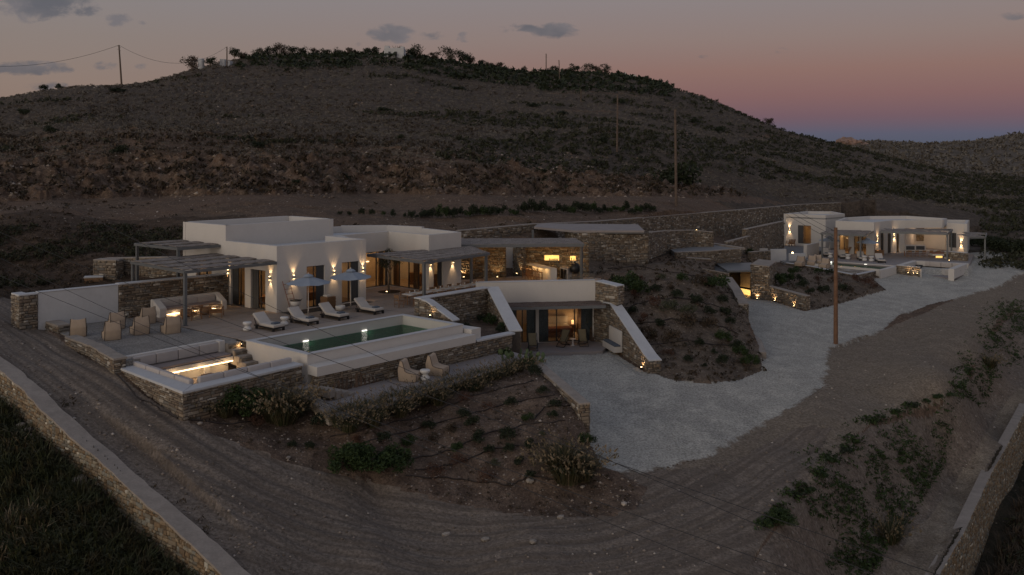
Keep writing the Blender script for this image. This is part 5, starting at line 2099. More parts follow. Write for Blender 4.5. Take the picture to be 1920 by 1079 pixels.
for px, Y, e in ((905, 71.8, 22), (1010, 72.3, 26), (1065, 72.0, 24)):  # lamps added under the reed roof to brighten and warm the bar walls
    p = GY(px, 0, Y)
    cl_ = empty('added_roof_lamp', (p.x, p.y, 2.78), 0, 'lamp added under the bar reed roof to warm its walls, %s of three' % {905: 'left', 1010: 'middle', 1065: 'right'}[px], 'lamp')
    mb = MB()
    mb.lathe([(.05, 0), (.06, .12)], 8)
    mb.build('lamp_body', M['lamp_dark'], cl_)
    point_light((0, 0, -.1), e, (1, .56, .24), .06, cl_)
bar = empty('bar_counter', (0, 0, 0), 0, 'white bar counter with glowing underside and row of stools', 'bar counter')
c0, c1 = G(1026, 529, 0), G(1044, 530, 0)
c0b, c1b = GY(993, 0, 73.7), GY(1005, 0, 74.0)
mb = MB()
mb.prism([Vector((c0.x + .25, c0.y, 0)), c1, c1b, Vector((c0b.x + .25, c0b.y, 0))], 0, 1.04)
mb.build('counter_body', M['plaster'], bar)
mb = MB()
mb.prism([Vector((c0.x - .22, c0.y - .05, 0)), Vector((c1.x + .02, c1.y - .05, 0)), c1b, Vector((c0b.x - .22, c0b.y, 0))], 1.04, 1.12)
mb.build('counter_top', M['plaster'], bar, bevel=.02)
mb = MB()
mb.prism([Vector((c0.x - .12, c0.y, 0)), Vector((c0.x + .1, c0.y, 0)), Vector((c0b.x + .1, c0b.y, 0)), Vector((c0b.x - .12, c0b.y, 0))], 1.015, 1.038)
mb.build('light_strip', M['niche_glow'], bar)
for k in range(3):
    p = c0.lerp(c0b, .15 + .35 * k)
    point_light((p.x - .12, p.y, .9), 6, (1, .60, .24), .05, bar, 'strip_light')


def bar_stool():
    s = empty('bar_stool', (0, 0, 0))
    for x in (-.17, .17):
        for y in (-.17, .17):
            mb = MB()
            mb.tube([(x * 1.15, y * 1.15, 0), (x, y, .72)], .02, 6)
            mb.build('leg', M['wood'], s)
    mb = MB()
    mb.box(-.2, .2, -.2, .2, .72, .77)
    mb.build('seat', M['wicker'], s)
    mb = MB()
    mb.tube([(-.19, -.19, .3), (.19, -.19, .3), (.19, .19, .3), (-.19, .19, .3), (-.19, -.19, .3)], .014, 5)
    mb.build('stretcher', M['wood'], s)
    mb = MB()
    mb.box(-.2, -.17, -.18, .18, .9, 1.02)
    mb.tube([(-.17, -.17, .72), (-.19, -.17, 1.0)], .015, 5)
    mb.tube([(-.17, .17, .72), (-.19, .17, 1.0)], .015, 5)
    mb.build('backrest', M['wood'], s)
    return s


st0 = bar_stool()
for k in range(6):
    s = st0 if k == 0 else copy_tree(st0)
    p = c0.lerp(c0b, .06 + .17 * k)
    s.location = (p.x - .5, p.y, 0)
    s.rotation_euler = (0, 0, math.radians(8))
    nm = ['nearest', 'second', 'third', 'fourth', 'fifth', 'farthest'][k]
    tag(s, 'wooden bar stool at the glowing counter, %s from the parapet' % nm, 'bar stool', 'stools along the bar counter')
# outdoor kitchen cabinet and the dark barbecue
kc = empty('outdoor_kitchen', (0, 0, 0), 0, 'white outdoor kitchen cabinet with two dark doors right of the bar', 'kitchen cabinet')
k0, k1, k2, k3 = GY(1050, 0, 72.9), GY(1064, 0, 71.6), GY(1072, 0, 72.2), GY(1058, 0, 73.6)
mb = MB()
mb.prism([k0, k1, k2, k3], 0, .95)
mb.build('cabinet_body', M['plaster'], kc)
dk = (k1 - k0).normalized()
nk = Vector((dk.y, -dk.x, 0))
Lk = dist2(k0, k1)
for t in (.10, .54):
    mb = MB()
    a_, b_ = k0 + dk * Lk * t, k0 + dk * Lk * (t + .36)
    mb.prism([a_ + nk * .002, b_ + nk * .002, b_ + nk * .03, a_ + nk * .03], .08, .86)
    mb.build('door', M['black'], kc)
mb = MB()
mb.prism([k0, k1, k2, k3], .951, .99)
mb.build('worktop', M['cap'], kc)
point_light(k0 + Vector((.3, .3, 1.7)), 5, (1, .62, .3), .1, kc, 'worktop_light')
bq = empty('barbecue', GY(1078, 0, 71.8).xy.to_3d(), .2, 'black domed barbecue on a cart beside the outdoor kitchen', 'barbecue')
bq.scale = (1.12, 1.12, 1.08)
mb = MB()
mb.lathe([(.12, .55), (.30, .62), (.38, .80), (.38, .92), (.36, 1.05), (.26, 1.24), (.08, 1.34), (.05, 1.36), (.05, 1.42)], 18)
mb.build('bowl_and_lid', M['black'], bq, smooth=True)
mb = MB()
for x in (-.3, .3):
    for y in (-.3, .3):
        mb.box(x - .025, x + .025, y - .025, y + .025, 0, .6)
mb.box(-.33, .33, -.33, .33, .18, .22)
mb.build('cart', M['black'], bq)
mb = MB()
mb.box(.38, .75, -.2, .2, .84, .88)
mb.build('side_shelf', M['steel'], bq)

# service block with flat roof, long retaining wall, garden walls beyond
stone_wall('service_block', 'big blank stone block with flat grey roof slab behind the bar', [GY(1085, 0, 78.3), GY(1216, 0, 79.6)], .0, [3.25, 3.2], 4.5, cat='stone building', h=.15, l=.28, ends=(True, True))
mb = MB()
mb.prism([G(1001, 425.5, 3.42), G(1075, 432.5, 3.42), G(1208, 432.5, 3.42), G(1196, 421, 3.42), G(1010, 419, 3.42)], 3.24, 3.42)
rs = mb.build('roof_slab', M['slab_dark'], None)
tag(rs, 'flat grey roof slab over the big stone block', 'roof slab')
mb = MB()
mb.prism([G(1075, 432.6, 3.4), G(1208, 432.6, 3.4), G(1208, 432.0, 3.4), G(1075, 432.0, 3.4)], 3.12, 3.39)
mb.build('fascia', M['steel'], rs)
mb = MB()
pp = GY(999, 0, 81.0)
mb.prism([pp + Vector((-.1, -.1, 0)), pp + Vector((.1, -.1, 0)), pp + Vector((.1, .1, 0)), pp + Vector((-.1, .1, 0))], -.2, 3.24)
mb.build('post', M['steel'], rs)
LWL = [GY(862, 433.5, 78.5), GY(1000, 421, 85), GY(1120, 416, 94), GY(1300, 401, 112), GY(1400, 393, 124), GY(1500, 384, 142), GY(1577, 380.5, 152)]
stone_wall('retaining_wall', 'very long stone retaining wall climbing behind both villas', LWL, [-.5, -.5, -.2, -.8, -2.0, -3.2, -3.2], [p.z for p in LWL], .5, h=.17, l=.34, ends=(False, True), cap='cap', capth=.08)
g_ = [GY(1216, 437, 86), GY(1250, 433.5, 92), GY(1300, 432.3, 95), GY(1338, 436, 95)]
stone_wall('garden_wall', 'bowed stone garden wall with three small lights on top', g_, [0, .2, .3, .3], [p.z for p in g_], .45, h=.15, l=.3, ends=(False, True), cap='cap', capth=.07)
for k, px in enumerate((1243, 1274, 1306)):
    p = GY(px, 433, 96.5 + k)
    uplight(Vector((p.x, p.y, 1.7)), 'small light behind the bowed garden wall, %s of three' % ('left', 'middle', 'right')[k], 5, (0, 1, 0))
# buried building with pale flat roof
r_ = [G(1268, 474, .42), G(1332, 471.5, .42), G(1390, 466.5, .42)]
stone_wall('garden_building', 'half-buried stone building with pale gravel roof and low white kerb', r_, [-1.3, -1.3, -1.3], .42, .4, cat='stone building', h=.15, l=.3, ends=(True, True), cap='cap', capth=.06)
gb = bpy.data.objects['garden_building']
mb = MB()
mb.prism([G(1268, 474, .40), G(1332, 471.5, .40), G(1390, 466.5, .40), G(1326, 456, .4), G(1315, 453.5, .4), G(1250, 454, .4), G(1240, 458.5, .4), G(1255, 465, .4)], -1.0, .33)
mb.build('flat_roof', M['slab_blue'], gb)
coping([G(1240, 460.5, .4), G(1250, 455.5, .4), G(1314, 454.5, .4)], [.62, .62, .62], -.15, .3, .35, 'kerb', M['plaster_cool'], gb)
coping([G(1314, 454.5, .4), G(1392, 466.5, .4)], [.50, .50], -.1, .35, .25, 'kerb', M['cap'], gb)
stone_wall('garden_wall', 'low stone step wall below the pale roofed building', [GY(1288, 484, 88), GY(1334, 487, 88)], -1.5, [-.05, -.2], .6, h=.15, l=.3, ends=(True, True), cap='cap', capth=.07)

# ------------------------------------------------------------------ entrance of the second villa, cut into the slope
ent = empty('entrance_portal', (0, 0, 0), 0, 'stone entrance portal with dark lintel and glowing floor cut into the slope', 'entrance')
e0, e1_, e2_ = GY(1366, 0, 85.5), GY(1407.5, 0, 85.3), GY(1442, 0, 84.6)
stone_wall('entrance_wall', 'tall stone block right of the lit entrance portal', [e1_, e2_], -3.9, [-.35, -.48], 4.5, h=.15, l=.28, ends=(True, True), cap='cap', capth=.08)
stone_wall('entrance_wall', 'stone wall left of the lit entrance portal below the white kerb', [GY(1310, 0, 82.5), GY(1367, 0, 83.6)], [-1.4, -2.4], [-.35, -1.0], .6, h=.15, l=.28, ends=(False, True), cap='cap', capth=.08)
mb = MB()
mb.prism([GY(1328, 0, 86.0), GY(1366, 0, 84.6), GY(1366, 0, 85.4), GY(1328, 0, 87.0)], [-1.2, -1.6, -1.6, -1.2], [-.45, -.62, -.62, -.45])
mb.prism([GY(1338, 0, 91), GY(1382, 0, 91), GY(1382, 0, 91.6), GY(1338, 0, 91.6)], -1.2, -.18)
mb.build('white_kerb', M['plaster_cool'], ent)
mb = MB()
mb.prism([GY(1364, 0, 84.7), GY(1409, 0, 85.0), GY(1409, 0, 91), GY(1340, 0, 91)], -1.02, -.86)
mb.build('lintel_slab', M['steel'], ent)
mb = MB()
mb.prism([GY(1340, 0, 86), GY(1366, 0, 85.6), GY(1372, 0, 91), GY(1340, 0, 91)], -3.6, -1.03)
mb.build('side_wall', M['shutter'], ent)
mb = MB()
mb.prism([GY(1366, 0, 90), GY(1412, 0, 90), GY(1412, 0, 90.3), GY(1366, 0, 90.3)], -3.6, -1.03)
mb.build('rear_wall', M['mortar_warm'], ent)
mb = MB()
dA, dB = GY(1388, 0, 88.6), GY(1406.5, 0, 87.6)
mb.prism([dA, dB, dB + Vector((.1, .2, 0)), dA + Vector((.1, .2, 0))], -2.9, -1.35)
mb.build('door', M['beige'], ent)
mb = MB()
mb.prism([GY(1386, 0, 88.2), GY(1407, 0, 86.6), GY(1407, 0, 87.2), GY(1386, 0, 88.6)], -3.48, -3.05)
mb.build('glowing_step', M['niche_glow'], ent)
point_light(GY(1392, 0, 86.4) + Vector((0, 0, 0)) - Vector((0, 0, 0)), 0.01, parent=ent)
bpy.data.objects.remove(ent.children[-1])
pl_ = GY(1395, 0, 86.4)
point_light((pl_.x, pl_.y, -3.0), 11, (1, .58, .2), .1, ent, 'entrance_light')
f0, f1 = G(1437, 560, -3.5), G(1511, 581, -3.78)
stone_wall('entrance_wall', 'low stone wall with three spots right of the entrance portal', [f0, f1], [-3.7, -4.0], [-2.32, -2.60], .5, h=.17, l=.33, ends=(False, True), cap='cap', capth=.08)
for k, (px, py) in enumerate(((1419.5, 556), (1452, 567), (1488, 575))):
    p = (e1_.lerp(e2_, .35) if k == 0 else f0.lerp(f1, onl(f0, f1, px)))
    p = p + Vector((-.05, -.22, 0))
    uplight(Vector((p.x, p.y, float(ground_z(np.array(p.x), np.array(p.y))) + .02)), 'ground spot right of the entrance portal, %s of three' % ('first', 'second', 'third')[k], 7, (.2, 1, 0))
i0, i1, i2_ = GY(1357, 521, 80.5), GY(1374, 545, 76), GY(1386, 571, 71.9)
iw = stone_wall('retaining_wall', 'stone wall with stepped coping leading down to the entrance drive', [i0, i1, i2_], [-2.2, -2.9, -4.0], [i0.z, i1.z, i2_.z], .7, h=.17, l=.32, ends=(False, True), back=True, cap='cap', capth=.1)
coping([G(1388, 617, -3.45), G(1416, 640, -3.45), G(1424, 662, -3.5)], [-3.2, -3.35, -3.45], 0, .45, .5, 'kerb', M['cap'], iw)


# ------------------------------------------------------------------ second villa
Z2 = -2.8
v2 = empty('villa', (0, 0, 0), 0, 'distant white villa with long flat roof on the lower terrace at the right', 'house')
V = {}
for nm, (px, py, z) in dict(LA=(1469.5, 401, 1.6), LB=(1548, 404, 1.6), LC=(1584, 401, 1.6), MA=(1566.6, 414.3, 1.4), MB_=(1638.8, 417.3, 1.4), MC=(1675, 413.3, 1.4), MD=(1696, 413.3, 1.4), ME=(1767, 412.6, 1.4)).items():
    V[nm] = G(px, py, z).xy.to_3d()
V['LZ'] = GY(1512, 0, 134.5).xy.to_3d()
V['LY'] = GY(1560, 0, 134.0).xy.to_3d()
V['N0'], V['N1'], V['N2'] = GY(1584, 0, 124.0).xy.to_3d(), GY(1628, 0, 126.8).xy.to_3d(), GY(1700, 0, 127.4).xy.to_3d()
V['MF'] = GY(1776, 0, V['ME'].y + 3.0).xy.to_3d()
V['RA'] = GY(1775, 0, V['ME'].y + 1.0).xy.to_3d()
V['RB'] = G(1813, 474, Z2).xy.to_3d()
V['RC'] = GY(1817, 0, V['RB'].y + 7).xy.to_3d()


def w2(a, b, zt, ops=(), mat='plaster', th=.35, z0=Z2 - .5):
    return wall_open('wall', V[a], V[b], z0, zt, th, list(ops), mat, v2)


opA = ops_px(V['LA'], V['LB'], [(1496, 1520.5, Z2 + .3, .05)])
w2('LA', 'LB', 1.6, opA)
glazed_door(v2, V['LA'], V['LB'], *opA[0], leaves=2, inset=.2, shutters=('l',))
w2('LB', 'LC', 1.596)
w2('LC', 'LY', 1.592)
w2('LY', 'LZ', 1.588)
w2('LZ', 'LA', 1.584)
opB = ops_px(V['MA'], V['MB_'], [(1573, 1591, Z2, .02), (1601, 1624, Z2, .02)])
w2('MA', 'MB_', 1.4, opB)
for k, o_ in enumerate(opB):
    glazed_door(v2, V['MA'], V['MB_'], *o_, leaves=2 + k, inset=.2)
opC = ops_px(V['MB_'], V['MC'], [(1651, 1658, Z2, .05), (1664.5, 1671.5, Z2, .05)])
w2('MB_', 'MC', 1.396, opC)
for o_ in opC:
    glazed_door(v2, V['MB_'], V['MC'], *o_, leaves=1, inset=.2, shutters=('l', 'r'))
opD = ops_px(V['MC'], V['MD'], [(1681, 1686, Z2, .2)])
w2('MC', 'MD', 1.392, opD)
glazed_door(v2, V['MC'], V['MD'], *opD[0], leaves=1, inset=.2, shutters=('l',))
wall_open('wall', V['MD'], V['ME'], .35, 1.388, .35, [], 'plaster', v2)
w2('ME', 'MF', 1.384, z0=.3)
w2('RA', 'RB', .95, ops_px(V['RA'], V['RB'], [(1779, 1793, Z2 + .5, -.35)]))
o_ = ops_px(V['RA'], V['RB'], [(1779, 1793, Z2 + .5, -.35)])[0]
glazed_door(v2, V['RA'], V['RB'], *o_, leaves=2, inset=.2, shutters=('r',))
w2('RB', 'RC', .946)
for k_, (a_, b_) in enumerate((('MF', 'N2'), ('N2', 'N1'), ('N1', 'N0'), ('N0', 'MA'))):
    w2(a_, b_, 1.38 - .003 * k_)
V['RD'] = V['RC'] + Vector((-6, 2, 0))
w2('RC', 'RD', .942)
# covered terrace: side and back walls
V['K0'], V['K1'], V['K2'] = V['MD'] + Vector((.3, .5, 0)), GY(1717, 0, V['MD'].y + 6.0).xy.to_3d(), GY(1762, 0, V['ME'].y + 6.2).xy.to_3d()
w2('K0', 'K1', .3, mat='plaster')
w2('K1', 'K2', .3, mat='plaster')
V['K3'] = V['RA'] + Vector((.3, .3, 0))
w2('K2', 'K3', .3, mat='plaster')
k1, k2 = V['K1'].lerp(V['K2'], .02), V['K1'].lerp(V['K2'], .93)
stn = face_stones(k1, k2, Z2 + .9, Z2 + .9, -.1, -.1, .17, .36)
mb = MB()
mb.prism([k1 + Vector((0, -.06, 0)), k2 + Vector((0, -.06, 0)), k2 + Vector((0, -.01, 0)), k1 + Vector((0, -.01, 0))], Z2 + .9, -.1)
bk = mb.build('stone_panel', M['mortar_warm'], v2)
for s_ in range(len(stn)):
    a_ = list(stn[s_])
    a_[1] -= .06
    stn[s_] = tuple(a_)
stones_to_objects(stn, bk, M['stone_warm'])
mb = MB()
mb.prism([V['LA'], V['LB'], V['LC'], V['LY'], V['LZ']], 1.0, 1.2)
mb.prism([V['MA'] + Vector((.4, .5, 0)), V['MB_'] + Vector((0, .5, 0)), V['MC'] + Vector((.1, .35, 0)), V['MD'] + Vector((.15, .3, 0)), V['ME'] + Vector((-.4, .3, 0)), V['MF'] + Vector((-.3, -.1, 0)), V['N2'] + Vector((0, -.3, 0)), V['N1'] + Vector((0, -.3, 0)), V['N0'] + Vector((.2, -.2, 0))], .70, .95)
mb.prism([V['RA'] + Vector((.3, .3, 0)), V['RB'] + Vector((-.3, .4, 0)), V['RC'], V['RD']], .35, .55)
mb.build('roof_slab', M['plaster_cool'], v2)
mb = MB()
mb.prism([V['LA'] + Vector((.4, .4, 0)), V['LB'] + Vector((0, .6, 0)), V['LC'] + Vector((-.3, 0, 0)), V['LY'], V['LZ']], Z2 - .3, Z2 + .02)
mb.prism([V['MA'] + Vector((.4, .5, 0)), V['MB_'] + Vector((0, .6, 0)), V['MC'] + Vector((0, .4, 0)), V['MD'], V['K1'], V['N2'], V['N1'], V['N0']], Z2 - .3, Z2 + .024)
mb.build('room_floor', M['floor_in'], v2)
zz = V['MA'] + Vector((.5, 4.5, 0))
mb = MB()
mb.prism([V['LA'] + Vector((1, 2.8, 0)), V['LB'] + Vector((1.2, 3.4, 0)), V['LB'] + Vector((1.2, 3.6, 0)), V['LA'] + Vector((1, 3.0, 0))], Z2, 1.0)
mb.build('room_partition', M['plaster_in'], v2)
for p, e in ((V['LA'].lerp(V['LB'], .45) + Vector((.5, 1.6, .0)), 30), (V['MA'].lerp(V['MB_'], .3) + Vector((.5, 3.2, 0)), 80), (V['MA'].lerp(V['MB_'], .75) + Vector((.3, 3.0, 0)), 80), (V['MC'] + Vector((.5, 3.5, 0)), 30)):
    point_light((p.x, p.y, -.6), e, (1, .55, .22), .2, v2, 'room_light')
point_light(V['MD'].lerp(V['ME'], .30) + Vector((.0, 2.5, -.3)), 62, (1, .64, .38), .2, v2, 'terrace_light')
point_light(V['MD'].lerp(V['ME'], .75) + Vector((.0, 3.0, -.3)), 66, (1, .64, .38), .2, v2, 'terrace_light')

nLA = Vector(((V['LB'] - V['LA']).y, -(V['LB'] - V['LA']).x, 0)).normalized()
nMB = Vector(((V['MC'] - V['MB_']).y, -(V['MC'] - V['MB_']).x, 0)).normalized()
nMC = Vector(((V['MD'] - V['MC']).y, -(V['MD'] - V['MC']).x, 0)).normalized()
nRA = Vector(((V['RB'] - V['RA']).y, -(V['RB'] - V['RA']).x, 0)).normalized()
G2 = 'wall lights on the distant villa'
sc_px(V['LA'], V['LB'], 1480.5, 429.5, nLA, 'wall light on the left wing of the distant villa beside its window', e=22, group=G2)
sc_px(V['MB_'], V['MC'], 1644.8, 448.5, nMB, 'wall light at the corner of the distant villa above the wooden crate', e=22, group=G2)
sc_px(V['MC'], V['MD'], 1676.5, 443.5, nMC, 'wall light between the dark doors of the distant villa', e=22, group=G2)
sc_px(V['K2'], V['K3'], 1768, 456, Vector((-.3, -1, 0)), 'wall light inside the covered terrace of the distant villa', e=20, group=G2)
sc_px(V['RA'], V['RB'], 1802.5, 456.5, nRA, 'wall light on the far right wing of the distant villa', e=24, group=G2)


def pg_px(label, pxs, z, **kw):
    c = [G(px, py, z) for px, py in pxs]
    return pergola(label, c[0], c[1], c[2], c[3], z, **kw)


pg_px('thin canopy over the left window of the distant villa', [(1463, 417.5), (1540, 418.5), (1545, 413.5), (1469, 411.5)], .35, posts=[(G(1464.5, 417, .35).xy.to_3d(), Z2)], nstrip=2, beam=.22, seed=11, rafters=3)
pg_px('reed pergola before the middle rooms of the distant villa', [(1539, 436.5), (1622, 440.5), (1639.5, 432.0), (1560, 431.0)], .35, posts=[(G(1541.5, 436, .35).xy.to_3d(), Z2), (G(1613.5, 439.5, .35).xy.to_3d(), Z2)], nstrip=3, beam=.22, seed=12, rafters=4)
pg_px('broad canopy over the covered terrace of the distant villa', [(1651, 433.5), (1776, 437.5), (1786, 429.5), (1673, 429.0)], .5, posts=[(G(1776, 437, .5).xy.to_3d(), Z2), (G(1784, 430.5, .5).xy.to_3d(), Z2)], nstrip=2, beam=.25, seed=13, rafters=5)
pg_px('steel pergola standing at the right end of the distant villa', [(1818, 444), (1848, 444), (1850, 436.5), (1818, 435.5)], -.1, posts=[(G(1847, 443.5, -.1).xy.to_3d(), Z2 - .2)], nstrip=2, beam=.22, seed=14, rafters=2)

# terraces of the second villa
mb = MB()
mb.prism([G(1541, 484, Z2), G(1513, 488, Z2), G(1678, 501, Z2), G(1712, 489, Z2), G(1818, 495, Z2), G(1826, 478, Z2), V['RB'], V['RA'] + Vector((0, 3, 0)), V['K2'], V['MD'] + Vector((0, 5, 0)), V['MA'] + Vector((0, 4, 0)), V['LB']], Z2 - .6, Z2)
tag(mb.build('far_terrace', M['slab_dark']), kind='structure')
mb = MB()
mb.prism([G(1395, 458, Z2 + .3), G(1470, 492, Z2), G(1513, 488, Z2), V['LB'], V['LA'], GY(1466, 0, 131)], Z2 - .6, Z2 + .004)
tag(mb.build('left_court', M['slab_blue']), kind='structure')
gt = [G(1466, 493, Z2 - .15), G(1520, 500.5, Z2 - .15), G(1603, 517, Z2 - .15), G(1651, 507, Z2 - .15), G(1680, 501, Z2 - .15), G(1513, 487, Z2 - .15)]
mb = MB()
mb.prism(gt, -4.2, Z2 - .16)
tag(mb.build('front_court', M['gravel']), kind='structure')
stone_wall('terrace_wall', 'stone wall below the pale court in front of the distant villa', gt[:4], [-3.2, -3.6, -4.3, -4.4], Z2 - .12, .35, h=.18, l=.36, ends=(True, False), cap='plaster_cool', capth=.07)
# its pool, seen edge-on
p2 = empty('swimming_pool', (0, 0, 0), 0, 'narrow pale swimming pool in front of the loungers of the distant villa', 'swimming pool')
q = [G(1512, 486.5, Z2 + .1), G(1682, 498.5, Z2 + .1), G(1654, 505.8, Z2 + .1), G(1524, 494.5, Z2 + .1)]
for i in range(4):
    a_, b_ = q[i], q[(i + 1) % 4]
    c_ = sum(q, Vector()) / 4
    mb = MB()
    ia, ib = a_.lerp(c_, .06), b_.lerp(c_, .06)
    mb.prism([a_, b_, ib, ia], -4.2 if i in (1, 2) else -3.1, Z2 + .1)
    mb.build('pool_wall', M['plaster'], p2)
c_ = sum(q, Vector()) / 4
mb = MB()
mb.prism([p.lerp(c_, .061) for p in q], Z2 - 1.2, Z2 - .9)
mb.build('basin_floor', M['pool_tile'], p2)
mb = MB()
ww = [p.lerp(c_, .062) for p in q]
A_ = sum(ww[i - 1].x * ww[i].y - ww[i].x * ww[i - 1].y for i in range(4))
ww = ww if A_ > 0 else ww[::-1]
mb.add([(p.x, p.y, Z2 - .12) for p in ww], [(0, 1, 2, 3)])
mb.build('water', M['water'], p2)
for px in (1557, 1622.5):
    t = onl(q[0].lerp(c_, .065), q[1].lerp(c_, .065), px)
    p = q[0].lerp(c_, .065).lerp(q[1].lerp(c_, .065), t)
    mb = MB()
    mb.box(p.x - .15, p.x + .15, p.y - .10, p.y - .05, Z2 - .12, Z2 + .04)
    mb.build('pool_light', M['bulb_cool'], p2)
    point_light((p.x, p.y - .4, Z2 - .3), 8, (.9, 1, .8), .1, p2, 'pool_beam')
mb = MB()
wq = [G(1651, 507, Z2 + .12), G(1681, 500.5, Z2 + .12)]
mb.prism([wq[0], wq[1], wq[1] + Vector((0, .4, 0)), wq[0] + Vector((0, .4, 0))], -4.4, Z2 + .11)
mb.build('end_wall', M['plaster'], p2)
# sunken fire court
fc = empty('fire_court', (0, 0, 0), 0, 'white-coped seating court with fire bowl right of the distant pool', 'built-in bench')
cpx = [(1680, 497.5), (1711, 488.5), (1816, 494.5), (1790, 505.5), (1789, 519)]
a_, b_, c2, d_ = G(1680, 497.5, -2.55), G(1711, 488.5, -2.55), G(1816, 494, -2.55), G(1789, 505, -2.55)


def strip(p, q_, w_, z0, z1, name, mat, parent):
    d = (q_ - p).normalized()
    n_ = Vector((-d.y, d.x, 0)) * w_
    mb = MB()
    mb.prism([p, q_, q_ + n_, p + n_], z0, z1)
    return mb.build(name, M[mat], parent)


strip(a_, b_, -.6, -3.6, -2.55, 'bench', 'plaster', fc)
strip(b_, c2, -.6, -3.6, -2.553, 'bench', 'plaster', fc)
strip(c2, d_, -.6, -3.9, -2.556, 'bench', 'plaster', fc)
strip(b_ + Vector((.5, -.7, 0)), c2 + Vector((-.9, -.8, 0)), -.9, -3.6, -3.1, 'seat', 'cushion_dark', fc)
for k in range(4):
    u0, u1 = (b_ + Vector((.6, -.62, 0))).lerp(c2 + Vector((-.9, -.7, 0)), k / 4), (b_ + Vector((.6, -.62, 0))).lerp(c2 + Vector((-.9, -.7, 0)), (k + .97) / 4)
    dd = (u1 - u0).normalized()
    nn3 = Vector((dd.y, -dd.x, 0)) * .25
    cushion(u0, u1, u1 + nn3, u0 + nn3, -3.1, -2.5, fc)
mb = MB()
fl_ = [a_ + Vector((.2, 0, 0)), b_, c2, d_, G(1766, 521, -3.7), G(1722, 517, -3.7)]
mb.prism([(p.x, p.y) for p in fl_], -4.0, -3.62)
mb.build('court_floor', M['slab_dark'], fc)
strip(G(1722, 520, -3.7), G(1727, 503, -2.6).xy.to_3d(), .3, -3.8, -2.7, 'white_pier', 'plaster', fc)
strip(G(1772, 519.5, -3.8), G(1787, 519.5, -3.8), .8, -4.0, -2.95, 'white_block', 'plaster', fc)
fpts = [G(1680, 519, -3.75), G(1724, 520, -3.75)]
stone_wall('court_wall', 'low stone wall with three small lights at the left of the distant fire court', [a_ + Vector((0, -.05, 0)), G(1725, 502, -2.58)], [-4.0, -4.0], -2.56, .3, h=.17, l=.34, ends=(True, False), cap='plaster_cool', capth=.06)
stone_wall('court_wall', 'low stone wall closing the right side of the distant fire court', [G(1789, 505.5, -2.62), G(1815, 495, -2.62)], [-4.1, -3.9], -2.6, .3, h=.17, l=.34, ends=(True, False), cap='plaster_cool', capth=.06)
for k, px in enumerate((1701, 1711, 1718)):
    t = onl(a_, G(1725, 502, -2.58), px)
    p = a_.lerp(G(1725, 502, -2.58), min(t, .97)) + Vector((-.05, -.35, 0))
    uplight(Vector((p.x, p.y, -3.35)), 'small warm light on the distant fire court wall, %s of three' % ('first', 'second', 'third')[k], 3, (0, 1, 0))
fbw = empty('fire_bowl', G(1713.5 + 0, 515, -3.62).xy.to_3d() + Vector((1.4, 1.8, -3.62)), 0, 'black fire bowl on a stand inside the distant court', 'fire bowl')
mb = MB()
mb.lathe([(.18, 0), (.12, .3), (.3, .55), (.42, .8), (.42, .84), (.34, .8)], 14)
mb.build('bowl', M['black'], fbw)
point_light(b_.lerp(c2, .45) + Vector((0, -2.2, -.7)), 12, (1, .7, .4), .1, fc, 'court_light')
stone_wall('terrace_wall', 'stone wall carrying the right wing terrace of the distant villa', [G(1770, 486.5, Z2), G(1812, 490, Z2)], [-3.3, -3.3], Z2 + .95, .5, h=.18, l=.36, ends=(True, True), cap='plaster_cool', capth=.07)
p = G(1779, 490, Z2) + Vector((0, -.1, 0))
uplight(p, 'small light at the foot of the right terrace wall of the distant villa', 3, (0, 1, 0))
mb = MB()
mb.prism([G(1681, 524, -4.0), G(1800, 529, -4.05), G(1812, 512, -3.9), G(1690, 511, -3.9)], -4.4, -3.86)
tag(mb.build('entry_paving', M['slab_dark']), kind='structure')
# white panels, low walls and the bench court left of the distant villa
stone_wall('garden_wall', 'stone wall behind the white bench court of the distant villa', [GY(1399, 429, 108), GY(1470, 424.5, 122)], [-2.9, -2.9], [1.05, 1.0], .5, h=.16, l=.32, ends=(True, False), cap='cap', capth=.08)
stone_wall('garden_wall', 'low stone wall left of the white bench court', [GY(1365, 454, 100), GY(1407, 445.5, 106)], [-1.8, -2.4], [.35, .45], .4, h=.16, l=.32, ends=(True, True), cap='cap', capth=.07)
wp = white_prism('garden_wall', 'small square white wall panel left of the distant pool', 'wall', [G(1445, 492.5, Z2 - .2), G(1474.5, 492, Z2 - .2), G(1474.5, 492, Z2 - .2) + Vector((0, .4, 0)), G(1445, 492.5, Z2 - .2) + Vector((0, .4, 0))], -3.4, zat(467.5, G(1460, 492, Z2 - .2)), 'plaster_cool')
stone_wall('garden_wall', 'stone wall left of the small square white panel', [GY(1408, 473, 101), GY(1445, 470, 103.5)], [-2.9, -3.2], [-.9, -1.0], .4, h=.16, l=.32, ends=(True, False), cap='cap', capth=.07)
white_prism('garden_wall', 'white stepped wall between bench court and lounger terrace of the distant villa', 'wall', [G(1513, 483, Z2), G(1536, 478, Z2), G(1536, 478, Z2) + Vector((.1, .4, 0)), G(1513, 483, Z2) + Vector((-.3, .4, 0))], Z2 - .3, -1.25)
white_prism('garden_wall', 'low grey wall with a small lamp right of the square white panel', 'wall', [G(1480, 489.5, Z2), G(1511, 489, Z2), G(1511, 489, Z2) + Vector((0, .4, 0)), G(1480, 489.5, Z2) + Vector((0, .4, 0))], Z2 - .3, -1.95, 'plaster_cool')
p = G(1487, 489.5, Z2)
sm_ = empty('wall_lamp', (p.x, p.y + .2, -1.9), 0, 'small round lamp on top of the low grey wall of the distant villa', 'lamp')
mb = MB()
mb.lathe([(.09, 0), (.09, .12)], 10)
mb.build('lamp_shade', M['bulb'], sm_)
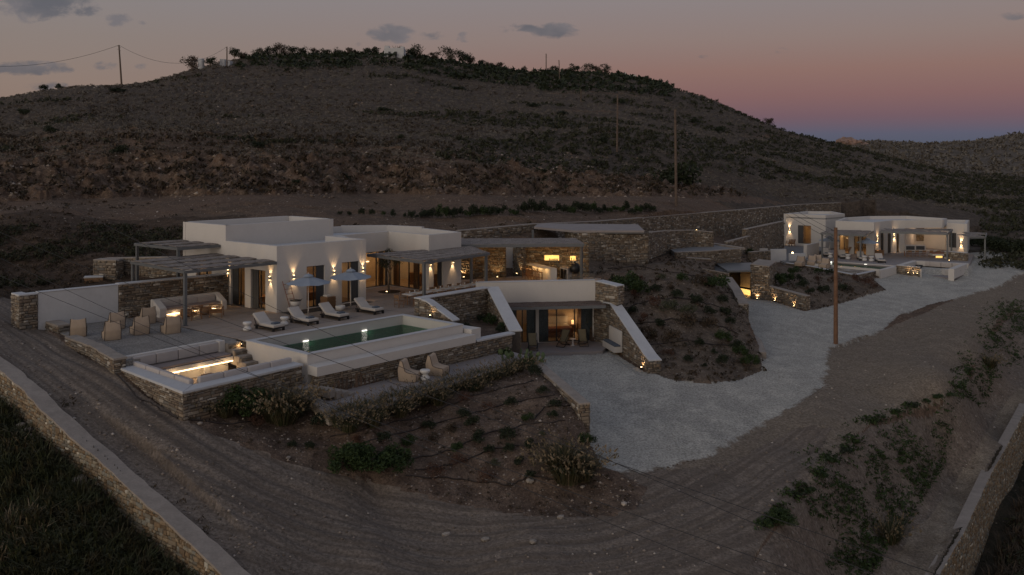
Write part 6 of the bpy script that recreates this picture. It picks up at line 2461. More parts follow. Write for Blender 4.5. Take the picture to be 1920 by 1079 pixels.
b2 = empty('garden_bench', GY(1425, 451, 112), 0, 'white garden bench on the court left of the distant villa', 'bench')
b2.location.z = Z2
mb = MB()
mb.box(-1.0, 1.1, -.5, .4, 0, .45)
mb.build('seat', M['plaster'], b2, bevel=.03)
mb = MB()
mb.box(-1.0, 1.1, .4, .6, 0, 1.15)
mb.build('backrest', M['plaster'], b2, bevel=.03)

# ------------------------------------------------------------------ furniture kinds


def soft(o, off=.05, seg=3):
    bm = bmesh.new()
    bm.from_mesh(o.data)
    bmesh.ops.recalc_face_normals(bm, faces=bm.faces)
    bmesh.ops.bevel(bm, geom=list(bm.edges), offset=off, segments=seg, affect='EDGES', profile=.6, clamp_overlap=True)
    bm.to_mesh(o.data)
    bm.free()
    o.data.polygons.foreach_set('use_smooth', [True] * len(o.data.polygons))
    return o


def make_lounger():
    """2 m long, foot at -Y"""
    r = empty('sun_lounger')
    mb = MB()
    mb.box(-.36, .36, -1.0, .75, .13, .20)
    mb.build('frame', M['black'], r)
    for x in (-.33, .33):
        for y in (-.93, .55):
            mb = MB()
            mb.box(x - .045, x + .045, y - .06, y + .06, 0, .14)
            mb.build('leg', M['black'], r)
    mb = MB()
    mb.prism([(-.36, -1.0), (.36, -1.0), (.36, .30), (-.36, .30)], .20, .35)
    soft(mb.build('mattress', M['matt'], r), .04)
    mb = MB()
    an = math.radians(38)
    c, s = math.cos(an), math.sin(an)
    L, t = .82, .14
    vs = []
    for x in (-.36, .36):
        vs += [(x, .27, .21), (x, .27 + L * c, .21 + L * s), (x, .27 + L * c - t * s, .21 + L * s + t * c), (x, .27 - t * s, .21 + t * c)]
    mb.add(vs, [(3, 2, 1, 0), (4, 5, 6, 7), (0, 1, 5, 4), (1, 2, 6, 5), (2, 3, 7, 6), (3, 0, 4, 7)])
    soft(mb.build('backrest', M['matt'], r), .04)
    mb = MB()
    mb.bar((-.3, .6, .15), (-.3, .80, .52), .03, .03)
    mb.bar((.3, .6, .15), (.3, .80, .52), .03, .03)
    mb.bar((-.3, .79, .50), (.3, .79, .50), .03, .03)
    mb.build('backrest_stay', M['black'], r)
    mb = MB()
    mb.box(-.20, .22, -.82, -.52, .35, .43)
    soft(mb.build('towel', M['towel'], r), .03)
    return r


def make_umbrella():
    r = empty('parasol')
    mb = MB()
    mb.lathe([(.30, 0), (.30, .06), (.05, .08), (.05, .3)], 18)
    mb.build('base', M['cap'], r)
    mb = MB()
    mb.tube([(0, 0, .08), (0, 0, 2.5)], .026, 8)
    mb.build('pole', M['linen'], r)
    n = 8
    R, zr, zt_ = 1.38, 2.05, 2.50
    mb = MB()
    vs = [(0, 0, zt_)]
    fs = []
    m = 4
    for j in range(1, m + 1):
        for k in range(n * 2):
            a = math.pi * k / n
            rad = R * j / m * (1.0 if k % 2 == 0 else .955)
            z = zt_ - (zt_ - zr) * (j / m) ** .9 - (.05 * (j / m) if k % 2 else 0)
            vs.append((rad * math.cos(a), rad * math.sin(a), z))
    c = n * 2
    for k in range(c):
        fs.append((0, 1 + k, 1 + (k + 1) % c))
    for j in range(m - 1):
        for k in range(c):
            a, b = 1 + j * c + k, 1 + j * c + (k + 1) % c
            fs.append((a, a + c, b + c, b))
    nv = len(vs)
    vs2 = [(x, y, z - .012) for x, y, z in vs]
    fs2 = [tuple(i + nv for i in reversed(f)) for f in fs]
    rim = [1 + (m - 1) * c + k for k in range(c)]
    fs3 = [(rim[k], rim[k] + nv, rim[(k + 1) % c] + nv, rim[(k + 1) % c]) for k in range(c)]
    mb.add(vs + vs2, fs + fs2 + fs3)
    mb.build('canopy', M['canvas'], r)
    mb = MB()
    mb.lathe([(.34, 2.44), (.20, 2.55), (.03, 2.60)], 8)
    mb.build('vent', M['canvas'], r)
    mb = MB()
    mb.lathe([(.03, 2.6), (.035, 2.64), (.01, 2.68)], 8)
    mb.build('finial', M['linen'], r)
    for k in range(n):
        a = 2 * math.pi * k / n
        mb = MB()
        mb.tube([(.03 * math.cos(a), .03 * math.sin(a), 2.44), (R * .97 * math.cos(a), R * .97 * math.sin(a), 2.02)], .011, 4)
        mb.build('rib', M['linen'], r)
    return r


def make_hourglass():
    r = empty('side_table')
    mb = MB()
    mb.lathe([(.17, 0), (.235, .05), (.24, .14), (.15, .235), (.10, .27), (.15, .305), (.24, .40), (.245, .47), (.22, .50)], 20)
    mb.build('body', M['white_ceramic'], r, smooth=True)
    return r


def make_beanbag():
    """soft high-backed lounge chair facing -Y, dark piping"""
    r = empty('lounge_chair')
    prof = [(.40, 0), (-.42, 0), (-.46, .20), (-.44, .36), (-.10, .40), (.08, .46), (.22, .90), (.36, .95), (.46, .50)]   # (y, z)
    vs = []
    for x, sc_ in ((-.38, .98), (-.36, 1.0), (.36, 1.0), (.38, .98)):
        pass
    mb = MB()
    n = len(prof)
    rows_ = []
    for x in (-.38, -.13, .13, .38):
        bul = .02 if abs(x) < .2 else 0
        rows_.append([(x * (1 - .10 * (z > .8)), y - (bul if y < -.2 else -bul), z + (bul if .3 < z < .5 else -(.05 if (z > .88 and abs(x) < .2) else 0))) for y, z in prof])
    v = [p for row in rows_ for p in row]
    f = []
    for i in range(3):
        for k in range(n):
            f.append((i * n + k, i * n + (k + 1) % n, (i + 1) * n + (k + 1) % n, (i + 1) * n + k))
    f += [tuple(range(n - 1, -1, -1)), tuple(3 * n + k for k in range(n))]
    mb.add(v, f)
    body = mb.build('body', M['beige'], r)
    soft(body, .035, 2)
    for sx in (-1, 1):
        mb = MB()
        pts_ = [(sx * .385, y, z) for y, z in prof[3:9]]
        pts_ = [(sx * .385, -.44, .03)] + [(sx * .385, prof[2][0], prof[2][1])] + pts_
        pts_ = [(p[0] * (.92 if p[2] > .8 else 1), p[1], p[2]) for p in pts_]
        mb.tube(pts_, .014, 5)
        mb.build('piping', M['piping'], r)
        mb = MB()
        mb.tube([(sx * .385, .46, .5), (sx * .385, .40, .03)], .014, 5)
        mb.build('piping', M['piping'], r)
    return r


def make_wood_lounge():
    """low teak armchair facing -Y"""
    r = empty('armchair')
    mb = MB()
    mb.add([(-.30, -.32, .33), (.30, -.32, .33), (.30, .28, .24), (-.30, .28, .24), (-.30, -.32, .37), (.30, -.32, .37), (.30, .28, .28), (-.30, .28, .28)], [(0, 3, 2, 1), (4, 5, 6, 7), (0, 1, 5, 4), (1, 2, 6, 5), (2, 3, 7, 6), (3, 0, 4, 7)])
    mb.build('seat', M['wood'], r)
    for k in range(6):
        mb = MB()
        t = k / 5
        y0, z0 = .28 + .20 * t, .30 + .44 * t
        mb.bar((-.30, y0, z0), (.30, y0, z0), .02, .065, (0, .35, .9))
        mb.build('slat', M['wood'], r)
    for sx in (-.33, .33):
        mb = MB()
        mb.bar((sx, -.40, 0), (sx, -.30, .52), .04, .05)
        mb.build('leg', M['wood'], r)
        mb = MB()
        mb.bar((sx, .42, 0), (sx, .28, .35), .04, .05)
        mb.bar((sx, .26, .26), (sx, .50, .78), .04, .05)
        mb.build('leg', M['wood'], r)
        mb = MB()
        mb.bar((sx, -.34, .52), (sx, .36, .50), .06, .03)
        mb.build('armrest', M['wood'], r)
    return r


def make_dining_chair():
    r = empty('dining_chair')
    for sx in (-.21, .21):
        for sy, h in ((-.2, .45), (.2, .86)):
            mb = MB()
            mb.tube([(sx, sy, 0), (sx, sy * .95 + (.04 if h > .5 else 0), h)], .018, 6)
            mb.build('leg', M['wood'], r)
    mb = MB()
    mb.box(-.22, .22, -.22, .2, .43, .47)
    mb.build('seat', M['wicker'], r)
    mb = MB()
    mb.box(-.21, .21, .215, .24, .60, .84)
    mb.build('backrest', M['wicker'], r)
    mb = MB()
    mb.tube([(-.21, -.2, .2), (.21, -.2, .2), (.21, .2, .2), (-.21, .2, .2), (-.21, -.2, .2)], .012, 5)
    mb.build('stretcher', M['wood'], r)
    return r


def make_sling():
    r = empty('sling_chair')
    for sx in (-.30, .30):
        mb = MB()
        mb.bar((sx, -.50, .02), (sx, .35, .55), .03, .04)
        mb.bar((sx, .45, .02), (sx, -.35, .40), .03, .04)
        mb.bar((sx, -.35, .38), (sx, .48, 1.02), .03, .04)
        mb.build('side_frame', M['black'], r)
    for y in (-.5, .45):
        mb = MB()
        mb.bar((-.3, y, .02), (.3, y, .02), .035, .035)
        mb.build('crossbar', M['black'], r)
    mb = MB()
    prof = [(-.38, .40), (-.1, .30), (.08, .36), (.30, .72), (.48, 1.04)]
    vs, fs = [], []
    for y, z in prof:
        vs += [(-.27, y, z), (.27, y, z), (.27, y, z - .02), (-.27, y, z - .02)]
    for i in range(len(prof) - 1):
        for k in range(4):
            fs.append((i * 4 + k, i * 4 + (k + 1) % 4, i * 4 + 4 + (k + 1) % 4, i * 4 + 4 + k))
    fs += [(3, 2, 1, 0), tuple((len(prof) - 1) * 4 + k for k in range(4))]
    mb.add(vs, fs)
    mb.build('sling', M['olive_canvas'], r)
    return r


def put(o, p, rz, label, cat, group=None, first=None, sc=1.0):
    c = o if not o.get('used') else copy_tree(o)
    o['used'] = 1
    if 'used' in c:
        if c is not o:
            del c['used']
    c.location = p
    c.rotation_euler = (0, 0, rz)
    c.scale = (sc, sc, sc)
    tag(c, label, cat, group)
    return c


A_E2 = math.atan2(E2.y, E2.x) - math.pi / 2      # heading whose +Y axis is E2
# four loungers
LG = make_lounger()
gl_ = 'sun loungers beside the long pool'
for k, (a, b, lb) in enumerate(((-3.55, -4.0, 'sun lounger nearest the stone steps, left of the four'), (-1.15, -4.05, 'sun lounger beside the tall white hourglass table, second from the left'),
                                (1.05, -4.2, 'sun lounger in front of the wicker basket, third from the left'), (3.75, -4.35, 'rightmost sun lounger beside the curved planter wall'))):
    put(LG, W(a, b, 0.002), A_E2, lb, 'sun lounger', gl_, sc=1.06)
UM = make_umbrella()
put(UM, W(.62, -2.35, 0), .3, 'blue-grey parasol nearer the ladder, left of the pair', 'parasol', 'parasols over the pool terrace')
put(UM, W(3.95, -2.45, 0), .5, 'blue-grey parasol in front of the right front door', 'parasol', 'parasols over the pool terrace')
HG = make_hourglass()
put(HG, W(-4.62, -3.55, 0), 0, 'white hourglass side table left of the first lounger', 'side table', 'white hourglass side tables')
put(HG, W(-2.30, -3.85, 0), 0, 'white hourglass side table between the first two loungers', 'side table', 'white hourglass side tables')
bw_ = empty('planter_bowl', G(638, 583, 0), 0, 'round white ceramic bowl beside the wicker basket', 'bowl')
mb = MB()
mb.lathe([(.12, 0), (.26, .08), (.32, .24), (.30, .34), (.26, .34), (.24, .26), (.05, .2)], 18)
mb.build('bowl', M['white_ceramic'], bw_, smooth=True)
ba = empty('wicker_basket', W(3.25, -1.05, 0), math.atan2(E1.y, E1.x), 'large square brown wicker basket with towels against the front wall', 'basket')
for k in range(7):
    mb = MB()
    g_s = .36 + .012 * (k % 2)
    z0 = .02 + k * .105
    mb.prism([(-g_s, -g_s), (g_s, -g_s), (g_s, g_s), (-g_s, g_s)], z0, z0 + .095)
    mb.build('woven_band', M['wicker'], ba, bevel=.02)
for k in range(4):
    mb = MB()
    mb.tube([(-.22 + .14 * k, -.2, .78), (-.22 + .14 * k, .2, .80)], .055, 8)
    mb.build('rolled_towel', M['linen'], ba)
# ladder leaning on the front wall
ld = empty('towel_ladder', (0, 0, 0), 0, 'thin wooden towel ladder leaning on the front wall by the corner', 'ladder')
fb0 = G(537, 584, 0)
f0_ = A0.lerp(A1, .095) + nF * .62
f1_ = A0.lerp(A1, .165) + nF * .62
t0_ = A0.lerp(A1, .055) + nF * .04 + Vector((0, 0, 1.95))
t1_ = A0.lerp(A1, .125) + nF * .04 + Vector((0, 0, 1.95))
for p, q_ in ((f0_, t0_), (f1_, t1_)):
    mb = MB()
    mb.tube([p, q_], .022, 6)
    mb.build('rail', M['terracotta'], ld)
for k in range(6):
    t = .12 + k * .155
    mb = MB()
    mb.tube([f0_.lerp(t0_, t), f1_.lerp(t1_, t)], .016, 6)
    mb.build('rung', M['terracotta'], ld)
# small round charcoal grill on a stand
gr = empty('charcoal_grill', W(.42, -1.35, 0), 0, 'small round black grill with white bowl beside the left parasol', 'grill')
mb = MB()
mb.lathe([(.20, 0), (.24, .1), (.16, .42), (.12, .5)], 16)
mb.build('stand', M['black'], gr)
mb = MB()
mb.lathe([(.14, .5), (.30, .62), (.33, .80), (.33, .84)], 18)
mb.build('bowl', M['white_ceramic'], gr, smooth=True)
mb = MB()
mb.lathe([(.35, .84), (.36, .88), (.1, .93), (.04, .94)], 18)
mb.build('lid', M['black'], gr)
mb = MB()
mb.tube([(.3, 0, .88), (.42, .0, .98)], .02, 6)
mb.build('handle', M['black'], gr)

# beige lounge chairs on the gravel court (their backs to the camera)
BB = make_beanbag()
bg_ = 'beige lounge chairs on the gravel court'
for (px, py, rz, lb) in ((147, 630, -5, 'beige lounge chair alone at the left, beside the low stone wall'), (216, 616, 12, 'beige lounge chair behind the front left one, near the white panel'),
                         (209, 636, 4, 'beige lounge chair nearest the road at the front of the court'), (262, 626, 8, 'beige lounge chair in the middle of the front row'),
                         (274, 606, 14, 'beige lounge chair at the back, just left of the white corner sofa'), (320, 624, 10, 'beige lounge chair in front of the pergola post')):
    put(BB, G(px, py, -.045), A_E2 + math.radians(180 + rz * 1.0 - 22), lb, 'lounge chair', bg_, sc=1.08)
put(BB, G(768, 713, -1.85), math.radians(-12) + A_E2 + math.radians(38), 'beige lounge chair on the lower patio, left of the white table', 'lounge chair', 'beige chairs on the lower patio', sc=1.15)
put(BB, G(820, 702, -1.85), math.radians(-18) + A_E2 + math.radians(38), 'beige lounge chair on the lower patio, right of the white table', 'lounge chair', 'beige chairs on the lower patio', sc=1.15)
put(HG, G(797, 713, -1.85), 0, 'white hourglass side table between the two patio chairs', 'side table', 'white hourglass side tables', sc=1.1)

# corner sofa under the pergola
so_ = empty('corner_sofa', (0, 0, 0), 0, 'white built-in sofa with grey cushions and glowing plinth under the pergola', 'sofa')
s0, s1 = W(-5.6, 4.9), W(-1.15, 4.55)
ds_ = (s1 - s0).normalized()
ns_ = Vector((ds_.y, -ds_.x, 0))
Ls = dist2(s0, s1)


def sq(a, b, ya, yb):
    return [s0 + ds_ * a + ns_ * ya, s0 + ds_ * b + ns_ * ya, s0 + ds_ * b + ns_ * yb, s0 + ds_ * a + ns_ * yb]


mb = MB()
mb.prism(sq(0, Ls, -.35, .0), 0, 1.0)
mb.build('backrest', M['plaster'], so_, bevel=.03)
mb = MB()
mb.prism(sq(0, Ls, .0, .85), .16, .42)
mb.build('seat_base', M['plaster'], so_, bevel=.02)
mb = MB()
mb.prism(sq(.35, Ls - .3, .0, .72), 0, .16)
mb.build('plinth', M['plaster'], so_)
for a, b in ((0, .45), (Ls - .35, Ls)):
    mb = MB()
    v0 = sq(a, b, .0, .95)
    mb.prism(v0, 0, [1.0, 1.0, .55, .55])
    mb.build('armrest', M['plaster'], so_, bevel=.02)
mb = MB()
mb.prism(sq(.5, Ls - .4, .80, .84), .125, .158)
mb.build('light_strip', M['bulb_soft'], so_)
for k in range(3):
    p = s0 + ds_ * (1 + 1.3 * k) + ns_ * .9
    point_light((p.x, p.y, .10), 8, (1, .62, .28), .05, so_, 'strip_light')
for k in range(3):
    w_ = (Ls - .9) / 3
    qd = sq(.5 + k * w_, .48 + (k + 1) * w_, .02, .22)
    cushion(qd[0], qd[1], qd[2], qd[3], .5, .90, so_)
qd = sq(.5, Ls - .4, .2, .84)
cushion(qd[0], qd[1], qd[2], qd[3], .42, .55, so_, 'cushion_dark', 'seat_pad')
WL = make_wood_lounge()
put(WL, G(360, 599, 0), A_E2 + math.radians(185), 'low teak armchair with its slatted back to the camera, by the post', 'armchair', 'teak armchairs under the pergola', sc=1.1)
put(WL, G(406, 594, 0), A_E2 + math.radians(140), 'low teak armchair seen from the side near the shuttered doors', 'armchair', 'teak armchairs under the pergola', sc=1.1)
for (px, py, lb) in ((386, 590, 'round woven drum table beside the right teak armchair'), (349, 594, 'round woven drum table half hidden behind the pergola post')):
    dt = empty('drum_table', G(px, py, 0), 0, lb, 'side table', 'woven drum tables under the pergola')
    mb = MB()
    mb.lathe([(.26, 0), (.36, .12), (.38, .25), (.34, .40), (.30, .43)], 18)
    mb.build('drum', M['wicker'], dt, smooth=True)
    mb = MB()
    mb.lathe([(.33, .431), (.33, .45)], 18)
    mb.build('table_top', M['wood'], dt)
ch = empty('storage_chest', G(176, 529, .9).xy.to_3d() + Vector((0, 0, .8)), .35, 'brown garden chest with pale lid left of the lone stone pier', 'chest')
mb = MB()
mb.box(-.62, .62, -.35, .35, 0, .42)
mb.build('chest_body', M['wicker'], ch, bevel=.02)
mb = MB()
mb.box(-.64, .64, -.37, .37, .421, .52)
mb.build('lid', M['plaster_cool'], ch, bevel=.03)

# dining table with everything on it
dt = empty('dining_table', (0, 0, 0), 0, 'long pale dining table laid with plates under the reed pergola', 'dining table')
d0, d1 = W(6.9, -4.55), W(14.0, -4.85)
dd_ = (d1 - d0).normalized()
nd_ = Vector((dd_.y, -dd_.x, 0))
Ld = dist2(d0, d1)
mb = MB()
mb.prism([d0 + nd_ * .45, d1 + nd_ * .45, d1 - nd_ * .45, d0 - nd_ * .45], .72, .77)
mb.build('table_top', M['linen'], dt)
for t in (.06, .5, .94):
    for s in (-.36, .36):
        p = d0 + dd_ * Ld * t + nd_ * s
        mb = MB()
        mb.box(p.x - .035, p.x + .035, p.y - .035, p.y + .035, 0, .72)
        mb.build('leg', M['wood'], dt)
DC = make_dining_chair()
hd = math.atan2(dd_.y, dd_.x)
nchair = 8
for side, nm in ((1, 'pool'), (-1, 'villa')):
    for k in range(nchair):
        t = (k + .5) / nchair
        p = d0 + dd_ * Ld * t + nd_ * side * (.62 + .05 * ((k * 7) % 3))
        place = 'nearest the courtyard tree end' if k == 0 else 'at the far end' if k == nchair - 1 else 'number %d from the courtyard end' % (k + 1)
        words = ['first', 'second', 'third', 'fourth', 'fifth', 'sixth', 'seventh', 'last']
        put(DC, p, hd + (math.pi if side > 0 else 0) + .08 * math.sin(k * 3.1), 'wooden dining chair on the %s side of the long table, %s from the courtyard' % (nm, words[k]), 'dining chair', 'chairs along the long dining table')
put(DC, d0 - dd_ * .62, hd + math.pi / 2, 'wooden dining chair at the courtyard end of the long table', 'dining chair', 'chairs along the long dining table')


def plate_kind():
    r = empty('plate')
    mb = MB()
    mb.lathe([(.08, 0), (.145, .02), (.15, .03), (.06, .018)], 14)
    mb.build('dish', M['plate'], r)
    return r


PK = plate_kind()
for side, nm in ((1, 'pool'), (-1, 'villa')):
    for k in range(nchair):
        p = d0 + dd_ * Ld * (k + .5) / nchair + nd_ * side * .28
        put(PK, (p.x, p.y, .772), 0, 'clay plate on the %s side of the long dining table, %s from the courtyard' % (nm, words[k]), 'plate', 'plates on the long dining table')


def glass_kind():
    r = empty('drinking_glass')
    mb = MB()
    mb.lathe([(.035, 0), (.006, .01), (.006, .08), (.04, .12), (.035, .19)], 10)
    mb.build('glass_body', M['white_ceramic'], r)
    return r


GK = glass_kind()
for k in range(12):
    p = d0 + dd_ * Ld * (k + .4) / 12 + nd_ * (.08 * (-1) ** k)
    put(GK, (p.x, p.y, .772), 0, 'stemmed glass standing along the middle of the long dining table', 'glass', 'glasses on the long dining table')

# courtyard olive tree in its round planting hole
# lower guest terrace chairs
SL = make_sling()
gs_ = 'khaki sling chairs before the guest bedroom'
put(SL, G(999, 656, -3.32), math.radians(4), 'khaki sling chair in front of the left guest room door', 'sling chair', gs_)
put(SL, G(1056, 649, -3.32), math.radians(-28), 'khaki sling chair turned sideways left of the small white table', 'sling chair', gs_)
put(SL, G(1093, 648, -3.32), math.radians(6), 'khaki sling chair right of the small white table', 'sling chair', gs_)
gt_ = empty('side_table', G(1074, 648, -3.32), 0, 'small white pedestal table between the two sling chairs', 'side table')
mb = MB()
mb.lathe([(.15, 0), (.06, .05), (.05, .38), (.20, .42), (.22, .47)], 16)
mb.build('pedestal', M['white_ceramic'], gt_)

# furniture of the distant villa
g2l = 'sun loungers by the distant pool'
for k, (px, py, lb) in enumerate(((1549, 480, 'sun lounger nearest the white stepped wall of the distant villa'), (1580, 484, 'distant sun lounger half hidden by the wooden pole'),
                                  (1615, 487.5, 'distant sun lounger under the right parasol'), (1650, 491.5, 'distant sun lounger farthest right beside the fire court'))):
    put(LG, G(px, py, Z2), A_E2 + math.radians(-62), lb, 'sun lounger', g2l, sc=1.15)
put(UM, G(1556, 482, Z2), .2, 'distant blue-grey parasol left of the wooden pole', 'parasol', 'parasols of the distant villa')
put(UM, G(1627, 486.5, Z2), .6, 'distant blue-grey parasol right of the wooden pole', 'parasol', 'parasols of the distant villa')
for k, (px, py) in enumerate(((1557, 483.5), (1590, 486.5), (1621, 489.5), (1634, 490.5))):
    put(HG, G(px, py, Z2), 0, 'white hourglass table among the distant loungers, %s from the left' % ('first', 'second', 'third', 'fourth')[k], 'side table', 'white tables among the distant loungers', sc=1.25)
for k, (px, py, rz) in enumerate(((1500, 499, 90), (1522, 497.5, 80), (1533, 496, 70), (1546, 503, 95))):
    put(BB, G(px, py, Z2 - .15), A_E2 + math.radians(-rz), 'beige lounge chair on the pale court below the distant pool, %s from the left' % ('first', 'second', 'third', 'fourth')[k], 'lounge chair', 'beige chairs below the distant pool', sc=1.2)
cr = empty('wicker_basket', G(1648.5, 479.5, Z2), .2, 'brown wicker crate against the corner of the distant villa', 'basket')
mb = MB()
mb.box(-.45, .45, -.35, .35, 0, .62)
mb.build('woven_body', M['wicker'], cr, bevel=.04)
mb = MB()
mb.box(-.47, .47, -.37, .37, .621, .68)
mb.build('lid', M['wood'], cr)
kd = empty('outdoor_kitchen', G(1715, 473.5, Z2), 0, 'white outdoor counter with grey doors in the distant covered terrace', 'kitchen cabinet')
mb = MB()
mb.box(-1.4, 1.3, -.3, .4, 0, .95)
mb.build('cabinet_body', M['plaster'], kd)
for x in (-1.25, .05):
    mb = MB()
    mb.box(x, x + 1.1, -.33, -.301, .08, .85)
    mb.build('door', M['shutter'], kd)
dt2 = empty('dining_table', G(1728, 481, Z2), 0, 'laid dining table under the canopy of the distant villa', 'dining table')
mb = MB()
mb.box(-2.2, 2.2, -.45, .45, .72, .77)
mb.build('table_top', M['linen'], dt2)
for x in (-2, 2):
    for y in (-.35, .35):
        mb = MB()
        mb.box(x - .04, x + .04, y - .04, y + .04, 0, .72)
        mb.build('leg', M['wood'], dt2)
for k in range(5):
    c = G(1728, 481, Z2) + Vector((-1.9 + .9 * k, -.75, 0))
    put(DC, c, math.pi, 'wooden chair at the distant laid table, %s from the left' % words[k], 'dining chair', 'chairs at the distant table')
gl3 = empty('distant_bench', G(1752, 484, Z2), 0, 'built-in terracotta cushioned bench with glowing plinth in the distant covered terrace', 'bench')
mb = MB()
mb.box(-.2, 2.2, 0, 1.2, .25, .5)
mb.build('seat', M['plaster'], gl3)
mb = MB()
mb.box(-.15, 2.1, .02, 1.0, .501, .62)
mb.build('seat_pad', M['terracotta'], gl3)
mb = MB()
mb.box(.2, 1.0, .03, .06, .02, .24)
mb.build('light_strip', M['niche_glow'], gl3)
put(WL, G(1592, 476, Z2), math.radians(200), 'teak armchair before the distant lit doors', 'armchair', 'armchairs of the distant villa', sc=1.2)
put(WL, G(1482, 462, Z2), math.radians(190), 'dark armchair beneath the left wall light of the distant villa', 'armchair', 'armchairs of the distant villa', sc=1.3)


# ------------------------------------------------------------------ vegetation
def leaf_quads(n, cen, rad, size, r, up=.3, clump=None):
    """n small leaf quads inside / over an ellipsoid; returns (n*4, 3) verts"""
    if clump:
        c = r.normal(size=(clump, 3))
        c /= np.linalg.norm(c, axis=1)[:, None]
        c[:, 2] = np.abs(c[:, 2]) * 1.0 - .12
        c *= r.uniform(.45, 1.0, (clump, 1))
        k = r.integers(0, clump, n)
        d = r.normal(size=(n, 3))
        d /= np.linalg.norm(d, axis=1)[:, None]
        p = c[k] * .78 + d * (r.uniform(.2, 1, (n, 1)) ** .5) * (1.05 / clump ** .42)
    else:
        d = r.normal(size=(n, 3))
        d /= np.linalg.norm(d, axis=1)[:, None]
        d[:, 2] = np.abs(d[:, 2])
        p = d * r.uniform(.4, 1, (n, 1)) ** .5
    p = p * np.array(rad) + np.array(cen)
    a = r.normal(size=(n, 3))
    a[:, 2] += up
    a /= np.linalg.norm(a, axis=1)[:, None]
    b = np.cross(a, r.normal(size=(n, 3)))
    b /= np.maximum(np.linalg.norm(b, axis=1)[:, None], 1e-6)
    s = size * r.uniform(.6, 1.3, (n, 1))
    return np.stack([p - a * s, p + b * s * .45, p + a * s, p - b * s * .45], 1).reshape(-1, 3)


def qf(n, k=4):
    return np.arange(n * k).reshape(n, k)


def blade_verts(n, R, h, w_, r, lean=.5, droop=.3):
    """thin triangles: bent grass blades as two-part strips (quads)"""
    an = r.uniform(0, 2 * np.pi, n)
    rr = R * .42 * np.sqrt(r.uniform(0, 1, n))
    base = np.stack([rr * np.cos(an), rr * np.sin(an), np.zeros(n)], 1)
    hh = h * r.uniform(.55, 1.1, n)
    ln = lean * r.uniform(.2, 1.2, n)
    dirv = np.stack([np.cos(an), np.sin(an), np.zeros(n)], 1)
    mid = base + dirv * (hh * ln * .45)[:, None] + np.array([0, 0, 1]) * (hh * .62)[:, None]
    tip = base + dirv * (hh * ln * 1.15)[:, None] + np.array([0, 0, 1]) * (hh * (1 - droop * r.uniform(0, 1, n)))[:, None]
    sd = np.stack([-np.sin(an), np.cos(an), np.zeros(n)], 1) * w_
    q1 = np.stack([base - sd, base + sd, mid + sd * .8, mid - sd * .8], 1)
    q2 = np.stack([mid - sd * .8, mid + sd * .8, tip + sd * .15, tip - sd * .15], 1)
    return np.concatenate([q1, q2]).reshape(-1, 3), tip


def mesh_from(name, V_, mat):
    o = np_mesh(name, V_, qf(len(V_) // 4), mat)
    me = o.data
    bpy.data.objects.remove(o)
    return me


def place_mesh(name, me, loc, rz=0, sc=(1, 1, 1), label=None, cat=None, group=None, parent=None):
    o = bpy.data.objects.new(name, me)
    COL.objects.link(o)
    o.location = loc
    o.rotation_euler = (0, 0, rz)
    o.scale = sc
    if parent:
        o.parent = parent
    return tag(o, label, cat, group)


SHRUB = {}
for key, mat, n, cl, sz in (('green', 'leaf', 900, 16, .05), ('dark', 'leaf_dark', 760, 13, .055), ('grey', 'leaf_olive', 640, 10, .05), ('rust', 'leaf_red', 420, 9, .05), ('brown', 'leaf_brown', 520, 10, .055), ('lush', 'leaf', 3000, 26, .032)):
    for v in range(3):
        r = np.random.default_rng(50 + v + len(key) * 7)
        SHRUB[key, v] = mesh_from('shrub_' + key, leaf_quads(n, (0, 0, .30), (.55, .55, .52), sz, r, .5, cl), M[mat])
TUFT = {}
for v in range(3):
    r = np.random.default_rng(90 + v)
    bl, tip = blade_verts(300, 1.0, 1.0, .013, r, .95, .5)
    TUFT['blade', v] = mesh_from('blades', bl, M['leaf_grass'])
    st, tip = blade_verts(115, 1.0, 1.12, .007, r, .85, .35)
    pl = []
    for t in tip:
        d = t / np.linalg.norm(t)
        for k in range(3):
            c = t - d * .06 * k
            q_ = leaf_quads(1, c, (.02, .02, .02), .06, r, 1.2)
            pl.append(q_)
    TUFT['plume', v] = mesh_from('plumes', np.concatenate([st] + pl), M['leaf_straw'])


def gpt(px, py, y0=24.0):
    p = GG(px, py, y0)
    return p


RV = random.Random(11)


def shrub(px, py, size, kind, label, group=None, cat='shrub', flat=.9, name=None, y0=24.0, p=None):
    p = p if p is not None else gpt(px, py, y0)
    if p is None:
        return
    s = size * RV.uniform(.9, 1.1)
    return place_mesh(name or 'shrub', SHRUB[kind, RV.randrange(3)], (p.x, p.y, p.z - .05 * s), RV.uniform(0, 6.28), (s * 1.05, s, s * flat), label, cat, group)


def grass_clump(px, py, size, label, group=None, p=None, plume=1.0, y0=24):
    p = p if p is not None else gpt(px, py, y0)
    if p is None:
        return
    v = RV.randrange(3)
    r = empty('grass_clump', (p.x, p.y, p.z - .04), RV.uniform(0, 6.28), label, 'ornamental grass', group)
    r.scale = (size, size, size)
    place_mesh('blades', TUFT['blade', v], (0, 0, 0), parent=r)
    place_mesh('plumes', TUFT['plume', v], (0, 0, 0), parent=r, sc=(1, 1, plume))
    return r


